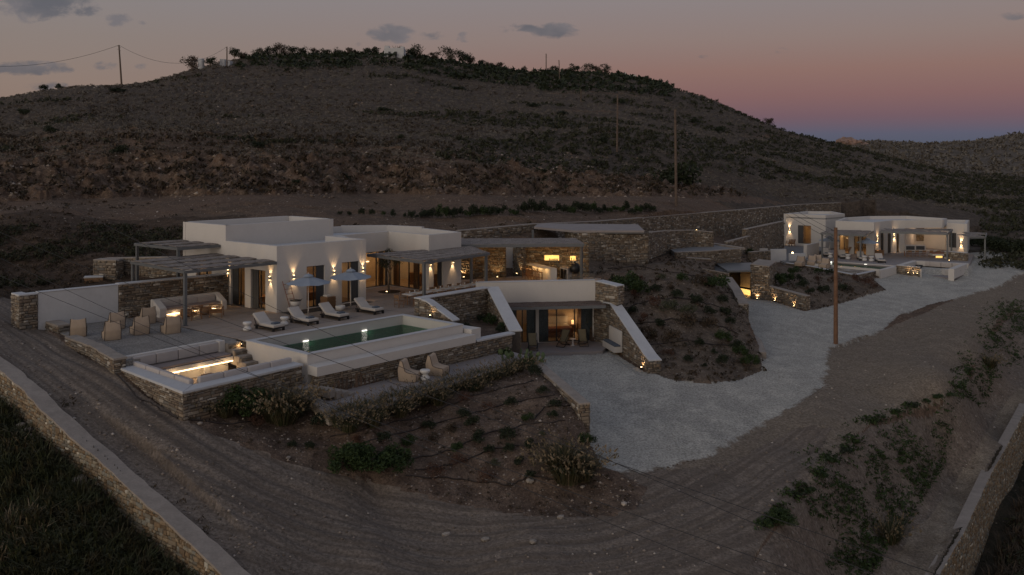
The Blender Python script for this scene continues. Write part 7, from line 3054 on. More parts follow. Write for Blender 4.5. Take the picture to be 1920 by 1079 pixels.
# the long grass hedge edging the lower patio
hedge = [(640, 782, 1.25), (664, 776, 1.3), (690, 770, 1.25), (716, 764, 1.1), (738, 754, 1.3), (762, 748, 1.15), (786, 741, 1.3), (810, 733, 1.2), (832, 727, 1.05), (856, 720, 1.25), (878, 713, 1.1), (902, 706, 1.2), (924, 700, 1.15), (946, 694, 1.1), (966, 687, 1.25), (984, 682, 1.1), (655, 792, 1.0), (700, 783, 1.0), (750, 764, 1.0), (820, 742, 1.0), (890, 721, 1.0)]
for k, (px, py, s) in enumerate(hedge):
    s *= .80
    nearby = 'by the stone steps' if px < 700 else 'in front of the two patio chairs' if px < 850 else 'towards the prickly pear'
    grass_clump(px, py, s, 'plumed grass in the patio hedge, stretch ' + nearby, 'grasses of the patio hedge', p=G(px, py + 15, -2.35), plume=.9)
for k, (px, py, lb) in enumerate(((520, 788, 'left'), (532, 793, 'middle'), (541, 785, 'right'))):
    grass_clump(px, py, 1.45, 'tall plumed grass against the right end of the lounge wall, %s of the clump' % lb, 'grasses at the lounge wall')
grass_clump(548, 776, 1.0, 'smaller plumed grass just right of the tall one at the lounge wall')
grass_clump(1066, 905, 1.5, 'large straw-coloured grass clump beside the square wall end')
grass_clump(1052, 880, 1.2, 'smaller grass clump behind the large straw one near the wall end')
grass_clump(1092, 900, 1.1, 'grass tuft right of the large straw clump, at the foot of the wall end')
grass_clump(382, 778, .8, 'small upright straw tuft at the corner of the lounge wall')
grass_clump(425, 780, .8, 'small upright straw tuft right of the lounge wall corner')
# three big green bushes
for (px, py, s, lb) in ((440, 775, 1.7, 'dense dark green bush spreading under the lounge wall, left mass'), (475, 778, 1.6, 'dense dark green bush under the lounge wall, right mass'),
                        (650, 885, 1.6, 'bright green spreading bush on the front slope, left mass'), (690, 890, 1.8, 'bright green spreading bush on the front slope, middle mass'), (735, 888, 1.7, 'bright green spreading bush on the front slope, right mass')):
    shrub(px, py, s * 1.35, 'lush', lb, flat=.8)
# small planted shrubs on the front slope
front = [(505, 780, .8, 'dark'), (600, 800, 1.1, 'dark'), (583, 770, .9, 'dark'), (870, 785, .75, 'dark'), (803, 805, .75, 'dark'), (887, 802, .8, 'dark'), (958, 762, .7, 'dark'), (900, 832, .85, 'dark'), (951, 826, .85, 'dark'), (768, 838, .9, 'green'), (1018, 740, .7, 'dark'),
         (990, 792, .7, 'green'), (846, 812, .8, 'brown'), (856, 847, .7, 'green'), (955, 848, .7, 'dark'), (1040, 764, .7, 'dark'), (1036, 785, .7, 'dark'), (994, 842, .7, 'dark'), (917, 850, .6, 'dark'), (720, 830, .7, 'dark'), (813, 828, .6, 'brown'), (860, 872, .8, 'rust'), (818, 895, .9, 'rust'), (912, 905, .8, 'rust'),
         (870, 755, .9, 'rust'), (915, 768, .7, 'rust'), (655, 812, .9, 'rust'), (665, 833, .7, 'rust'), (995, 898, .6, 'dark'), (930, 876, .6, 'grey'), (975, 874, .6, 'dark'), (1100, 835, 1.0, 'green'), (1085, 866, .9, 'brown'), (580, 845, .5, 'dark'), (548, 838, .5, 'dark'), (480, 800, .7, 'rust'), (1015, 820, .5, 'grey'), (890, 735, .6, 'dark')]
NM = {'dark': 'small dark green shrub', 'green': 'small fresh green shrub', 'brown': 'small yellow-brown shrub', 'rust': 'low rust-red twiggy shrub', 'grey': 'small grey-green shrub'}
for px, py, s, k in front:
    shrub(px, py, s, k, NM[k] + ' planted on the dark slope below the patio hedge', {'dark': 'dark', 'green': 'fresh green', 'brown': 'brown', 'rust': 'rust-red', 'grey': 'grey'}[k] + ' shrubs on the front slope')
# shrubs on the island slope
isl = [(1172, 545, 2.4, 'green'), (1200, 552, 1.8, 'green'), (1155, 538, 1.4, 'dark'), (1345, 545, 2.0, 'green'), (1330, 540, 1.4, 'green'), (1280, 528, 1.2, 'green'), (1312, 535, 1.5, 'brown'), (1240, 525, .9, 'grey'), (1228, 548, 1.0, 'dark'),
       (1270, 560, 1.1, 'dark'), (1305, 570, 1.2, 'dark'), (1355, 570, 1.2, 'dark'), (1360, 590, 1.0, 'dark'), (1225, 575, 1.1, 'rust'), (1255, 585, 1.4, 'grey'), (1290, 590, 1.4, 'grey'), (1290, 612, 1.6, 'brown'), (1330, 615, 1.3, 'brown'), (1210, 605, 1.0, 'rust'), (1235, 615, 1.0, 'dark'), (1185, 590, .9, 'dark'),
       (1260, 640, 1.5, 'brown'), (1215, 635, 1.4, 'brown'), (1310, 650, .9, 'dark'), (1355, 640, 1.2, 'green'), (1390, 668, 1.4, 'green'), (1408, 686, 1.4, 'green'), (1382, 655, 1.0, 'dark'), (1355, 683, .9, 'dark'), (1340, 665, .6, 'dark'), (1290, 680, .7, 'dark'), (1250, 668, .8, 'rust'), (1370, 610, .9, 'dark'), (1185, 560, 1.0, 'rust'), (1320, 690, .5, 'dark'), (1330, 590, .9, 'dark'), (1200, 530, .9, 'rust'), (1258, 545, .8, 'brown')]
for px, py, s, k in isl:
    shrub(px, py, s, k, NM[k] + ' on the mound between the guest room and the entrance drive', {'dark': 'dark', 'green': 'fresh green', 'brown': 'brown', 'rust': 'rust-red', 'grey': 'grey'}[k] + ' shrubs on the mound', y0=50)
sl2 = [(1460, 535, 2.2, 'green'), (1475, 530, 1.8, 'green'), (1450, 520, 1.5, 'brown'), (1420, 492, 1.6, 'brown'), (1400, 478, 1.5, 'green'), (1490, 515, 1.4, 'green'), (1505, 540, 1.2, 'dark'), (1530, 530, 1.1, 'rust'), (1545, 550, 1.2, 'dark'), (1565, 530, 1.2, 'rust'), (1580, 545, 1.1, 'dark'), (1600, 530, 1.3, 'rust'), (1625, 537, 1.4, 'rust'), (1520, 552, 1.0, 'dark'), (1555, 515, 1.0, 'dark'), (1595, 548, 1.0, 'brown'), (1500, 527, 1.0, 'dark'), (1640, 541, 1.0, 'rust'), (1535, 513, 1.2, 'green')]
for px, py, s, k in sl2:
    shrub(px, py, s, k, NM[k] + ' on the bank in front of the distant villa', {'dark': 'dark', 'green': 'fresh green', 'brown': 'brown', 'rust': 'rust-red', 'grey': 'grey'}[k] + ' shrubs on the distant bank', y0=70)
for k in range(9):
    px = 1850 + k * 14 + RV.uniform(-4, 4)
    shrub(px, 468 + k * 2.2, 2.8, 'dark', 'dark bushy shrub in the row right of the distant steel pergola', 'dark shrubs at the right edge', y0=90)
for k in range(6):
    shrub(1828 + k * 10, 462, 2.2, 'dark', 'dark shrub behind the distant steel pergola', 'dark shrubs behind the steel pergola', y0=100)
# hedge row of shrubs above the long wall
for k in range(58):
    t = k / 57
    px = 636 + t * 590 + RV.uniform(-3, 3)
    py = 418 - 18 * min(1, t * 1.6) + RV.uniform(-3, 3)
    if t < .2 and k % 2:
        continue
    shrub(px, py, RV.uniform(.75, 1.5) * (1 if t > .25 else .6), RV.choice(['dark', 'dark', 'green']), 'young shrub in the row above the long wall, ' + ('over the villa roof' if px < 800 else 'above the bar roof' if px < 1010 else 'above the blank stone block'), 'row of dark shrubs above the long wall', flat=RV.uniform(.9, 1.5), y0=88)
# embankment and path weeds at the right
emb = []
edge = [(1440, 985), (1460, 960), (1490, 930), (1510, 918), (1540, 890), (1560, 866), (1590, 845), (1600, 828), (1630, 790), (1650, 785), (1680, 775), (1705, 765), (1730, 758), (1760, 750), (1785, 742), (1800, 728), (1820, 690)]
for px, py in edge:
    shrub(px + RV.uniform(-8, 8), py + RV.uniform(-2, 6), RV.uniform(.5, .9), RV.choice(['green', 'dark', 'green']), 'green weed clump on the upper edge of the right embankment', 'weeds along the embankment edge', flat=.5, cat='weed', name='weed', y0=26)
patches = [(1870, 640, 26, 20), (1835, 700, 28, 22), (1812, 762, 34, 22), (1835, 785, 26, 22), (1785, 830, 36, 26), (1745, 905, 34, 36), (1705, 955, 34, 36), (1690, 1000, 34, 28), (1735, 875, 30, 30), (1800, 800, 34, 28), (1625, 1040, 46, 30), (1890, 590, 26, 16), (1910, 610, 20, 16), (1850, 735, 26, 20), (1650, 955, 60, 50), (1590, 930, 60, 50), (1690, 860, 60, 45), (1900, 660, 16, 26)]
shrub(1462, 985, 1.6, 'lush', 'spreading green bush at the bend of the dirt road, lower right', flat=.6)
grass_clump(1668, 1015, 1.1, 'straw grass clump low on the right embankment beside the footpath')
grass_clump(1855, 690, 1.0, 'straw grass clump high on the right embankment')


# scattered ground growth, one mass each
def scatter(name, n, umin, umax, y0, y1, accept, smin, smax, mat, leaves, seed, lsize=.3, hgt=.55, logy=True, tall=False):
    r = np.random.default_rng(seed)
    u = r.uniform((umin - 960) / F, (umax - 960) / F, n)
    y = np.exp(r.uniform(math.log(y0), math.log(y1), n)) if logy else r.uniform(y0, y1, n)
    x = u * y
    z = ground_z(x, y)
    px, py = 960 + F * u, YH + F * (CH - z) / y
    m = accept(px, py, x, y, r)
    x, y, z = x[m], y[m], z[m]
    n = len(x)
    if n == 0:
        return
    s = r.uniform(smin, smax, n) * (1 + np.maximum(0, (y - 150) / 400))
    nv = 8
    base = []
    for v in range(nv):
        if tall:
            bl, _ = blade_verts(leaves, 1.0, 1.0, .03, r, .7, .4)
            base.append(bl)
        else:
            base.append(leaf_quads(leaves, (0, 0, .1), (.55, .55, hgt), lsize, r, .2))
    vs = []
    k = r.integers(0, nv, n)
    an = r.uniform(0, 2 * np.pi, n)
    for v in range(nv):
        idx = np.nonzero(k == v)[0]
        if not len(idx):
            continue
        B = base[v]
        c, s_ = np.cos(an[idx])[:, None], np.sin(an[idx])[:, None]
        S = s[idx][:, None]
        X = (B[None, :, 0] * c - B[None, :, 1] * s_) * S + x[idx][:, None]
        Y = (B[None, :, 0] * s_ + B[None, :, 1] * c) * S + y[idx][:, None]
        Z = B[None, :, 2] * S + z[idx][:, None]
        vs.append(np.stack([X, Y, Z], -1).reshape(-1, 3))
    V_ = np.concatenate(vs)
    tag(np_mesh(name, V_, qf(len(V_) // 4), M[mat]), kind='stuff')


def cell_noise(x, y, s, seed):
    return fbm(x, y, s, 3, seed)


def hill_acc(thr, sgn, seed, sc_=16):
    def f(px, py, x, y, r):
        ok = (py < 372) | (px > 1480)
        ok &= ~((px > 1380) & (py > 378) & (y < 160) & (px < 1840))
        ok &= ~inpoly(px, py, TRACK_PX)
        cut = inpoly(px, py, CUT_PX) & (y < 150)
        ok &= ~(cut & (r.uniform(0, 1, len(px)) < .93))
        nn_ = cell_noise(x * .5 + y * .25, y * 1.5 - x * .5, sc_, seed) * 1.3 + np.clip((px - 800) / 500, -.35, .35) + np.where(py > 268, .28, 0) + np.where(px < 330, .12, 0)
        return ok & ((nn_ > thr) if sgn > 0 else (nn_ <= thr))
    return f


scatter('grey_scrub', 44000, -40, 1960, 108, 420, hill_acc(.45, -1, 5), .35, .8, 'leaf_grey', 9, 1, .22, .40)
scatter('green_scrub', 24000, -40, 1960, 108, 420, hill_acc(.34, 1, 5), .5, 1.25, 'leaf_scrubgreen', 10, 2, .28, .5)
scatter('brown_scrub', 12000, -40, 1960, 108, 420, hill_acc(-.1, -1, 8), .4, .9, 'leaf_brown', 9, 3, .28, .45)
scatter('crest_scrub', 2300, 448, 1260, 215, 345, lambda px, py, x, y, r: (py < np.interp(px, [340, 500, 700, 850, 1000, 1150, 1260], [150, 128, 132, 150, 165, 175, 185]) + 14 * fbm(x, y, 18, 2, 91)), .9, 2.6, 'leaf_dark', 12, 41, .24, .42)
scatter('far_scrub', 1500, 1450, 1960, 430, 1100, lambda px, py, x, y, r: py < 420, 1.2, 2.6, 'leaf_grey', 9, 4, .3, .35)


def cut_acc(px, py, x, y, r):
    return inpoly(px, py, CUT_PX) & (y < 150) | ((py > 255) & (py < 300) & (y < 135) & (r.uniform(0, 1, len(px)) < .5))


scatter('cut_growth', 4600, -20, 1450, 96, 150, cut_acc, .4, 1.2, 'leaf_brown', 10, 6, .28, .5)
# field grass at the lower left and lower right
scatter('field_grass', 5200, -30, 420, 24, 52, lambda px, py, x, y, r: side_dist(x, y, LWE) > 1.0, .35, .95, 'leaf_grass', 12, 7, tall=True)
scatter('field_grass', 2600, 1740, 1980, 28, 80, lambda px, py, x, y, r: side_dist(x, y, RWE) > 1.2, .4, 1.0, 'leaf_brown', 12, 8, tall=True)
scatter('field_weeds', 1500, -30, 420, 24, 52, lambda px, py, x, y, r: (side_dist(x, y, LWE) > 1.0) & (fbm(x, y, 4, 3, 3) > .0), .3, .9, 'leaf_scrubgreen', 26, 9, .16, .6)
scatter('dry_grass', 900, -30, 420, 24, 52, lambda px, py, x, y, r: (side_dist(x, y, LWE) > .9) & (fbm(x, y, 3, 3, 33) > .15), .5, 1.0, 'leaf_straw', 12, 19, tall=True)
scatter('field_weeds', 900, 1740, 1980, 28, 80, lambda px, py, x, y, r: (side_dist(x, y, RWE) > 1.2), .4, 1.1, 'leaf_scrubgreen', 26, 10, .16, .6)
scatter('slope_litter', 1500, 330, 1190, 35, 60, lambda px, py, x, y, r: inpoly(px, py, FRONT_PX), .10, .26, 'leaf_brown', 8, 11, .3, .4)
scatter('mound_litter', 1800, 1100, 1660, 52, 105, lambda px, py, x, y, r: inpoly(px, py, ISLAND_PX) | inpoly(px, py, SLOPE2_PX), .18, .5, 'leaf_brown', 8, 12, .3, .4)
scatter('bank_growth', 1600, -20, 1200, 66, 100, lambda px, py, x, y, r: (py > 380) & (fbm(x, y, 5, 3, 4) > .12), .2, .5, 'leaf_brown', 8, 13, .3, .4)


def patch_acc(px, py, x, y, r):
    m = np.zeros(len(px))
    for (cx, cy, rx, ry) in patches:
        m = np.maximum(m, np.exp(-(((px - cx) / rx) ** 2 + ((py - cy) / ry) ** 2)) * (.5 if rx >= 60 else 1))
    for cx, cy in edge:
        m = np.maximum(m, np.exp(-(((px - cx) / 16) ** 2 + ((py - cy) / 7) ** 2)) * .8)
    ok = (side_dist(x, y, RWE) < -2.0)
    return ok & (r.uniform(0, 1, len(px)) < m * (.6 + 1.6 * (fbm(x, y, 1.6, 3, 71) > -.05))) & ~inpoly(px, py, PATH_PX)


scatter('embankment_weeds', 30000, 1380, 1960, 28, 95, patch_acc, .18, .5, 'leaf', 9, 31, .22, .5)
scatter('embankment_weeds', 12000, 1380, 1960, 28, 95, lambda px, py, x, y, r: patch_acc(px, py, x, y, r), .15, .4, 'leaf_scrubgreen', 9, 32, .22, .5)
scatter('bank_weeds', 5200, -40, 350, 50, 84, lambda px, py, x, y, r: (py > 425) & (py < 548 - px * .15) & (fbm(x, y, 3.5, 3, 44) > -.02), .2, .7, 'leaf_scrubgreen', 10, 33, .22, .5)
scatter('bank_weeds', 3500, -40, 350, 50, 84, lambda px, py, x, y, r: (py > 425) & (py < 560 - px * .15), .15, .45, 'leaf_brown', 9, 34, .24, .5)
scatter('road_edge_grass', 700, -40, 480, 28, 56, lambda px, py, x, y, r: (side_dist(x, y, LWE) < -.1) & (side_dist(x, y, LWE) > -.8) & (fbm(x, y, 2, 3, 55) > .1), .12, .35, 'leaf_brown', 9, 35, .24, .6)


# loose stones: the larger ones singly, gravel as one mass
def rock_mesh(seed):
    r = random.Random(seed)
    bm = bmesh.new()
    bmesh.ops.create_icosphere(bm, subdivisions=1, radius=.5)
    for v in bm.verts:
        v.co *= r.uniform(.7, 1.15)
        v.co.z *= .65
    me = bpy.data.meshes.new('rock')
    bm.to_mesh(me)
    bm.free()
    me.materials.append(M['boulder'])
    return me


ROCKS = [rock_mesh(s) for s in range(5)]
for k, (px, py, s) in enumerate(((38, 800, .5), (50, 812, .6), (44, 822, .5), (32, 830, .45), (56, 818, .35), (35, 842, .3), (150, 905, .8), (1648, 628, .01), (1165, 865, .01), (993, 905, .55), (1170, 948, .4), (1050, 972, .4), (910, 1015, .45), (835, 1005, .4), (1092, 918, .3), (375, 797, .3), (540, 860, .3), (1000, 1020, .4))):
    if s < .05:
        continue
    p = gpt(px, py)
    if p is None:
        continue
    place_mesh('rock', ROCKS[k % 5], (p.x, p.y, p.z + .1 * s), RV.uniform(0, 6), (s, s * .8, s * .8), ('pale rock in the small pile in the dark field below the retaining wall' if k < 6 else 'single pale rock lying in the dark field beyond the pile' if k == 6 else 'loose pale rock on the bare earth above the dirt road'), 'rock', ('rocks of the pile in the field' if k < 6 else None if k == 6 else 'loose rocks by the dirt road'))


def rubble(name, n, umin, umax, y0, y1, accept, smin, smax, mat, seed):
    r = np.random.default_rng(seed)
    u = r.uniform((umin - 960) / F, (umax - 960) / F, n)
    y = np.exp(r.uniform(math.log(y0), math.log(y1), n))
    x = u * y
    z = ground_z(x, y)
    m = accept(960 + F * u, YH + F * (CH - z) / y, x, y, r)
    x, y, z = x[m], y[m], z[m]
    n = len(x)
    s = smin + (smax - smin) * r.uniform(0, 1, n) ** 3
    B = np.array([(1, 0, 0), (0, 1, 0), (-1, 0, 0), (0, -1, 0), (0, 0, .7), (0, 0, -.5)], float)
    Fq = np.array([(0, 1, 4), (1, 2, 4), (2, 3, 4), (3, 0, 4), (1, 0, 5), (2, 1, 5), (3, 2, 5), (0, 3, 5)])
    V_ = B[None] * r.uniform(.6, 1.2, (n, 6, 3)) * s[:, None, None]
    a = r.uniform(0, 6.28, n)
    c, s_ = np.cos(a)[:, None], np.sin(a)[:, None]
    X = V_[:, :, 0] * c - V_[:, :, 1] * s_ + x[:, None]
    Y = V_[:, :, 0] * s_ + V_[:, :, 1] * c + y[:, None]
    V_ = np.stack([X, Y, V_[:, :, 2] + z[:, None]], -1).reshape(-1, 3)
    tag(np_mesh(name, V_, (Fq[None] + (np.arange(n) * 6)[:, None, None]).reshape(-1, 3), M[mat]), kind='stuff')


M['rubble'] = mat_stone('rubble_stone', [(0.0, S3(.09, .075, .06)), (.5, S3(.16, .13, .11)), (.85, S3(.24, .20, .17)), (1.0, S3(.42, .38, .34))], bump=.2)
M['rubble_red'] = mat_stone('red_rubble', [(0.0, S3(.095, .066, .048)), (.5, S3(.15, .112, .084)), (.85, S3(.22, .175, .135)), (1.0, S3(.40, .34, .29))], bump=.2)
rubble('gravel_stones', 10000, -30, 1200, 30, 60, lambda px, py, x, y, r: (inpoly(px, py, FRONT_PX)) | ((side_dist(x, y, LWE) < 0) & inpoly(px, py, ROAD_PX) & (r.uniform(0, 1, len(px)) < np.where(side_dist(x, y, LWE) > -2.2, 1, .25))), .02, .11, 'rubble', 21)
rubble('gravel_stones', 3500, 1100, 1960, 30, 110, lambda px, py, x, y, r: (py > 520) & ~inpoly(px, py, DRIVE_PX), .02, .12, 'rubble', 22)
rubble('gravel_stones', 5000, 0, 1450, 70, 128, lambda px, py, x, y, r: (py > 372) & (py < 470), .03, .15, 'rubble', 23)
rubble('cut_rubble', 9000, -20, 1460, 96, 150, lambda px, py, x, y, r: inpoly(px, py, CUT_PX) | ((py > 275) & (py < 372)) & (fbm(x, y, 5, 3, 6) > .0), .06, .42, 'rubble_red', 24)
rubble('hill_rubble', 6000, -20, 1900, 130, 400, lambda px, py, x, y, r: (fbm(x, y, 14, 3, 61) > .25) & (py < 360), .15, .6, 'rubble_red', 25)

# dark irrigation hoses draped over the planted slopes
def hose(pts, label, group, y0=24):
    P = []
    for a, b in zip(pts[:-1], pts[1:]):
        n = 7
        for k in range(n):
            t = k / n
            P.append((a[0] * (1 - t) + b[0] * t + RV.uniform(-2, 2), a[1] * (1 - t) + b[1] * t + 3.0 * math.sin(t * math.pi) * RV.uniform(-.3, 1)))
    P.append(pts[-1])
    W_ = []
    for p in P:
        g = gpt(p[0], p[1], y0)
        if g is not None and (not W_ or (g - W_[-1]).length < 9):
            W_.append(g + Vector((0, 0, .03)))
    if len(W_) < 3:
        return
    mb = MB()
    mb.tube(W_, .030 if y0 < 40 else .04, 5)
    tag(mb.build('irrigation_hose', M['hose']), label, 'hose', group)


hs = [[(345, 788), (440, 797), (520, 778)], [(620, 822), (700, 803), (790, 783), (880, 745), (1000, 715)], [(640, 845), (760, 812), (850, 787), (950, 758), (1040, 742)], [(750, 868), (850, 845), (910, 815), (985, 798), (1060, 790)], [(780, 885), (850, 873), (930, 842), (1010, 835), (1080, 842)], [(760, 895), (850, 900), (960, 912), (990, 895), (1080, 905)], [(1000, 790), (1020, 765), (1075, 760)], [(640, 802), (720, 770), (800, 760)]]
for k, h_ in enumerate(hs):
    hose(h_, 'dark irrigation hose snaking across the front slope, %s row from the hedge' % ['first', 'second', 'third', 'fourth', 'fifth', 'sixth', 'seventh', 'eighth'][k], 'irrigation hoses on the front slope')
hose([(214, 698), (255, 745), (290, 762), (330, 786), (346, 788)], 'dark hose running along the foot of the sunken lounge wall', None)
hi = [[(1170, 580), (1230, 560), (1300, 562), (1360, 580)], [(1180, 610), (1260, 600), (1330, 605), (1380, 625)], [(1200, 650), (1290, 640), (1370, 650)], [(1140, 505), (1200, 500), (1260, 512), (1340, 520)]]
for k, h_ in enumerate(hi):
    hose(h_, 'dark irrigation hose across the mound right of the guest room, %s row' % ['second', 'third', 'fourth', 'topmost'][k], 'irrigation hoses on the mound', 50)

# prickly pear at the corner of the drive wall
cp = G(972, 678, -2.0)
cac = empty('prickly_pear', cp, 0, 'prickly pear cactus with flat oval pads at the top of the drive wall', 'cactus')
pad = MB()
vs, fs = [], []
nu = 10
for s_ in (-1, 1):
    vs.append((0, s_ * .03, .17))
for k in range(nu):
    a = 2 * math.pi * k / nu
    vs.append((.115 * math.cos(a), 0, .17 + .17 * math.sin(a)))
for k in range(nu):
    fs.append((0, 2 + k, 2 + (k + 1) % nu))
    fs.append((1, 2 + (k + 1) % nu, 2 + k))
pad.add(vs, fs)
pme = pad.mesh('pad')
pme.materials.append(M['cactus'])
rp = random.Random(4)
tips = []
for k in range(26):
    b = Vector((rp.uniform(-1.5, 1.5), rp.uniform(-.5, .4), -.1))
    tl = 0
    base_ = b
    for j in range(rp.choice((1, 2, 2, 3))):
        o = bpy.data.objects.new('pad', pme)
        COL.objects.link(o)
        o.parent = cac
        s = rp.uniform(.8, 1.2)
        ti = rp.uniform(-.55, .55)
        o.scale = (s, s, s)
        o.location = base_
        o.rotation_euler = (rp.uniform(-.3, .3), ti, rp.uniform(0, 3.1))
        base_ = base_ + Vector((math.sin(ti) * .2 * s, rp.uniform(-.05, .05), .30 * s * math.cos(ti)))
for (px, py, s, k_) in ((945, 672, 1.2, 'green'), (990, 690, 1.1, 'green'), (1003, 704, 1.0, 'dark')):
    shrub(px, py, s, k_, NM[k_] + ' beside the prickly pear at the head of the drive wall', 'shrubs round the prickly pear', p=G(px, py, -2.15))
for (a, b, k_, s) in ((9.6, -9.6, 'green', 1.1), (8.8, -11.3, 'green', 1.0), (7.2, -9.6, 'dark', .8), (9.8, -8.6, 'dark', .9), (7.9, -11.8, 'dark', .7)):
    shrub(0, 0, s, k_, NM[k_] + ' inside the sloping stone planter', 'shrubs in the sloping planter', p=W(a, b, -1.0))

# trees --------------------------------------------------------------
def tree(label, loc, h, crad, kind='leaf_dark', trunk_h=None, nleaf=1500, lsize=.16, group=None, seed=0, cz=.62, lobes=10, name='tree', tr=.09, cat='tree'):
    r = np.random.default_rng(seed)
    rr_ = random.Random(seed)
    root = empty(name, loc, 0, label, cat, group)
    th = trunk_h if trunk_h is not None else h * .35
    mb = MB()
    pts = [(0, 0, -.2), (rr_.uniform(-.05, .05) * h, rr_.uniform(-.05, .05) * h, th * .5), (rr_.uniform(-.06, .06) * h, 0, th)]
    mb.tube(pts, [tr * h * .5, tr * h * .38, tr * h * .28], 7)
    tk = mb.build('trunk', M['bark'], root)
    for k in range(5):
        a = 2 * math.pi * k / 5 + rr_.uniform(-.4, .4)
        mb = MB()
        e = (math.cos(a) * crad * .6, math.sin(a) * crad * .6, h * rr_.uniform(.6, .85))
        mid = (e[0] * .45, e[1] * .45, th + (e[2] - th) * .55)
        mb.tube([pts[-1], mid, e], [tr * h * .24, tr * h * .15, tr * h * .06], 5)
        mb.build('limb', M['bark'], root)
    n = nleaf
    c = r.normal(size=(lobes, 3))
    c /= np.linalg.norm(c, axis=1)[:, None]
    c *= r.uniform(.4, .95, (lobes, 1))
    k = r.integers(0, lobes, n)
    d = r.normal(size=(n, 3))
    d /= np.linalg.norm(d, axis=1)[:, None]
    p = c[k] * .72 + d * r.uniform(.1, 1, (n, 1)) ** .6 * r.uniform(.28, .48, (lobes, 1))[k]
    p = p * np.array([crad, crad, h * (1 - cz) * 1.0]) + np.array([0, 0, h * cz])
    a = r.normal(size=(n, 3))
    a /= np.linalg.norm(a, axis=1)[:, None]
    b = np.cross(a, r.normal(size=(n, 3)))
    b /= np.linalg.norm(b, axis=1)[:, None]
    s = lsize * r.uniform(.6, 1.3, (n, 1))
    V_ = np.stack([p - a * s, p + b * s * .4, p + a * s, p - b * s * .4], 1).reshape(-1, 3)
    np_mesh('crown', V_, qf(n), M[kind], root)
    return root


tree('small olive tree with pale trunk in the courtyard before the glazing', W(10.55, .95, 0), 3.3, 1.05, 'leaf_olive', 1.35, 2100, .055, None, 3, .70, 13, 'olive_tree', .055, 'olive tree')
mb = MB()
tp = W(10.55, .95, 0)
mb.lathe([(.85, .0), (.85, .012)], 22, (tp.x, tp.y, 0))
tag(mb.build('tree_pit', M['bank_dark']), 'round dark planting hole round the courtyard olive tree', 'planting hole')
uplight(W(9.9, .55, .012), 'small ground spot left of the courtyard olive tree', 6, (1, .4, 0))


def sky_tree(px, py_base, hpx, Y, wf, label, group=None, seed=0, kind='leaf_dark'):
    x = (px - 960) / F * Y
    z = float(ground_z(np.array(x), np.array(float(Y))))
    zpix = CH - (py_base - YH) * Y / F
    h = hpx * 1.15 * Y / F
    z = max(z, zpix - h * .3) if z < zpix - 4 else z
    tree(label, (x, Y, min(z, zpix) if abs(z - zpix) > 3 else z), h + max(0, zpix - z) * (abs(z - zpix) <= 3), h * wf * .95, kind, h * .18, 900, .035 * h + .08, group, seed, .50, 11)


TG = 'trees along the crest of the hill'
st_ = [(360, 141, 30, 262, .75), (395, 140, 18, 262, .8), (440, 128, 22, 280, .75), (455, 118, 14, 290, .8), (485, 113, 20, 300, .75), (503, 112, 24, 305, .7), (523, 110, 27, 310, .7), (545, 109, 24, 312, .75), (565, 108, 22, 315, .7), (590, 108, 18, 318, .8), (612, 108, 17, 318, .8), (632, 109, 17, 320, .8), (655, 111, 17, 320, .75),
       (690, 115, 18, 322, .8), (702, 115, 17, 322, .7), (745, 122, 22, 322, .8), (770, 120, 22, 322, .75), (786, 121, 26, 322, .75), (815, 123, 18, 326, .8), (846, 132, 32, 326, .8), (868, 134, 28, 328, .8), (880, 135, 22, 330, .7), (905, 133, 19, 334, .75), (922, 136, 14, 335, .7), (935, 137, 18, 335, .75), (985, 138, 13, 338, .7), (1040, 139, 15, 342, .8), (1058, 139, 11, 342, .8), (1075, 139, 19, 342, .75),
       (1105, 138, 19, 342, .75), (1122, 138, 19, 342, .7), (1136, 138, 17, 342, .7), (1213, 160, 14, 345, .7), (1441, 241, 16, 333, .75)]
SPEC = {0: 'dark tree at the left end of the crest beside the small white house', 28: 'round tree on the crest between the two ridge poles', 32: 'small tree just right of the flat white house on the crest', 33: 'lone tree on the right shoulder of the hill'}
for k, (px, py, hp, Y, wf) in enumerate(st_):
    sky_tree(px, py, hp, Y, wf, SPEC.get(k, 'dark bushy tree in the row along the crest of the hill'), None if k in SPEC else TG, 200 + k, 'leaf_dark' if k % 3 else 'leaf_brown')
# single bushes on the hillside
hb = [(225, 290, 42, 'round dark bush on the hillside above the earth cut, left'), (484, 278, 36, 'round dark bush on the hillside above the earth cut, centre left'), (20, 258, 44, 'brown bush at the left edge of the hillside'), (95, 250, 34, 'dark flat bush beside the brown one at the left edge of the hillside'), (668, 275, 22, 'small olive-brown bush above the earth cut'), (1115, 308, 24, 'dark bush on the hill slope left of the tall pole'),
      (1275, 356, 118, 'large dark round bush behind the tall wooden pole'), (1020, 325, 20, 'dark bush near the top of the earth cut'), (840, 300, 20, 'low bush above the middle of the earth cut'), (720, 208, 44, 'long dark patch of scrub in the upper middle of the hillside'), (855, 168, 50, 'long green patch of scrub below the crest'), (220, 172, 50, 'low dark bush under the left pole'), (750, 262, 22, 'dark low bush on the middle slope'),
      (45, 215, 30, 'low dark bush upper left on the hillside'), (82, 170, 26, 'dark bush on the left skyline'), (112, 168, 26, 'second dark bush on the left skyline'), (1040, 235, 40, 'dark scrub patch right of centre on the hill'), (1000, 200, 44, 'long dark scrub patch below the ridge poles'), (1050, 215, 46, 'dark scrub patch beside the grey pole'), (1160, 195, 30, 'green bush below the right ridge'), (1130, 270, 30, 'dark bush in the saddle left of the tall pole'),
      (650, 338, 26, 'dark bush on the earth cut'), (555, 345, 22, 'bush at the foot of the earth cut'), (1350, 250, 30, 'bush on the right shoulder slope'), (1300, 232, 28, 'small bush on the right shoulder slope')]
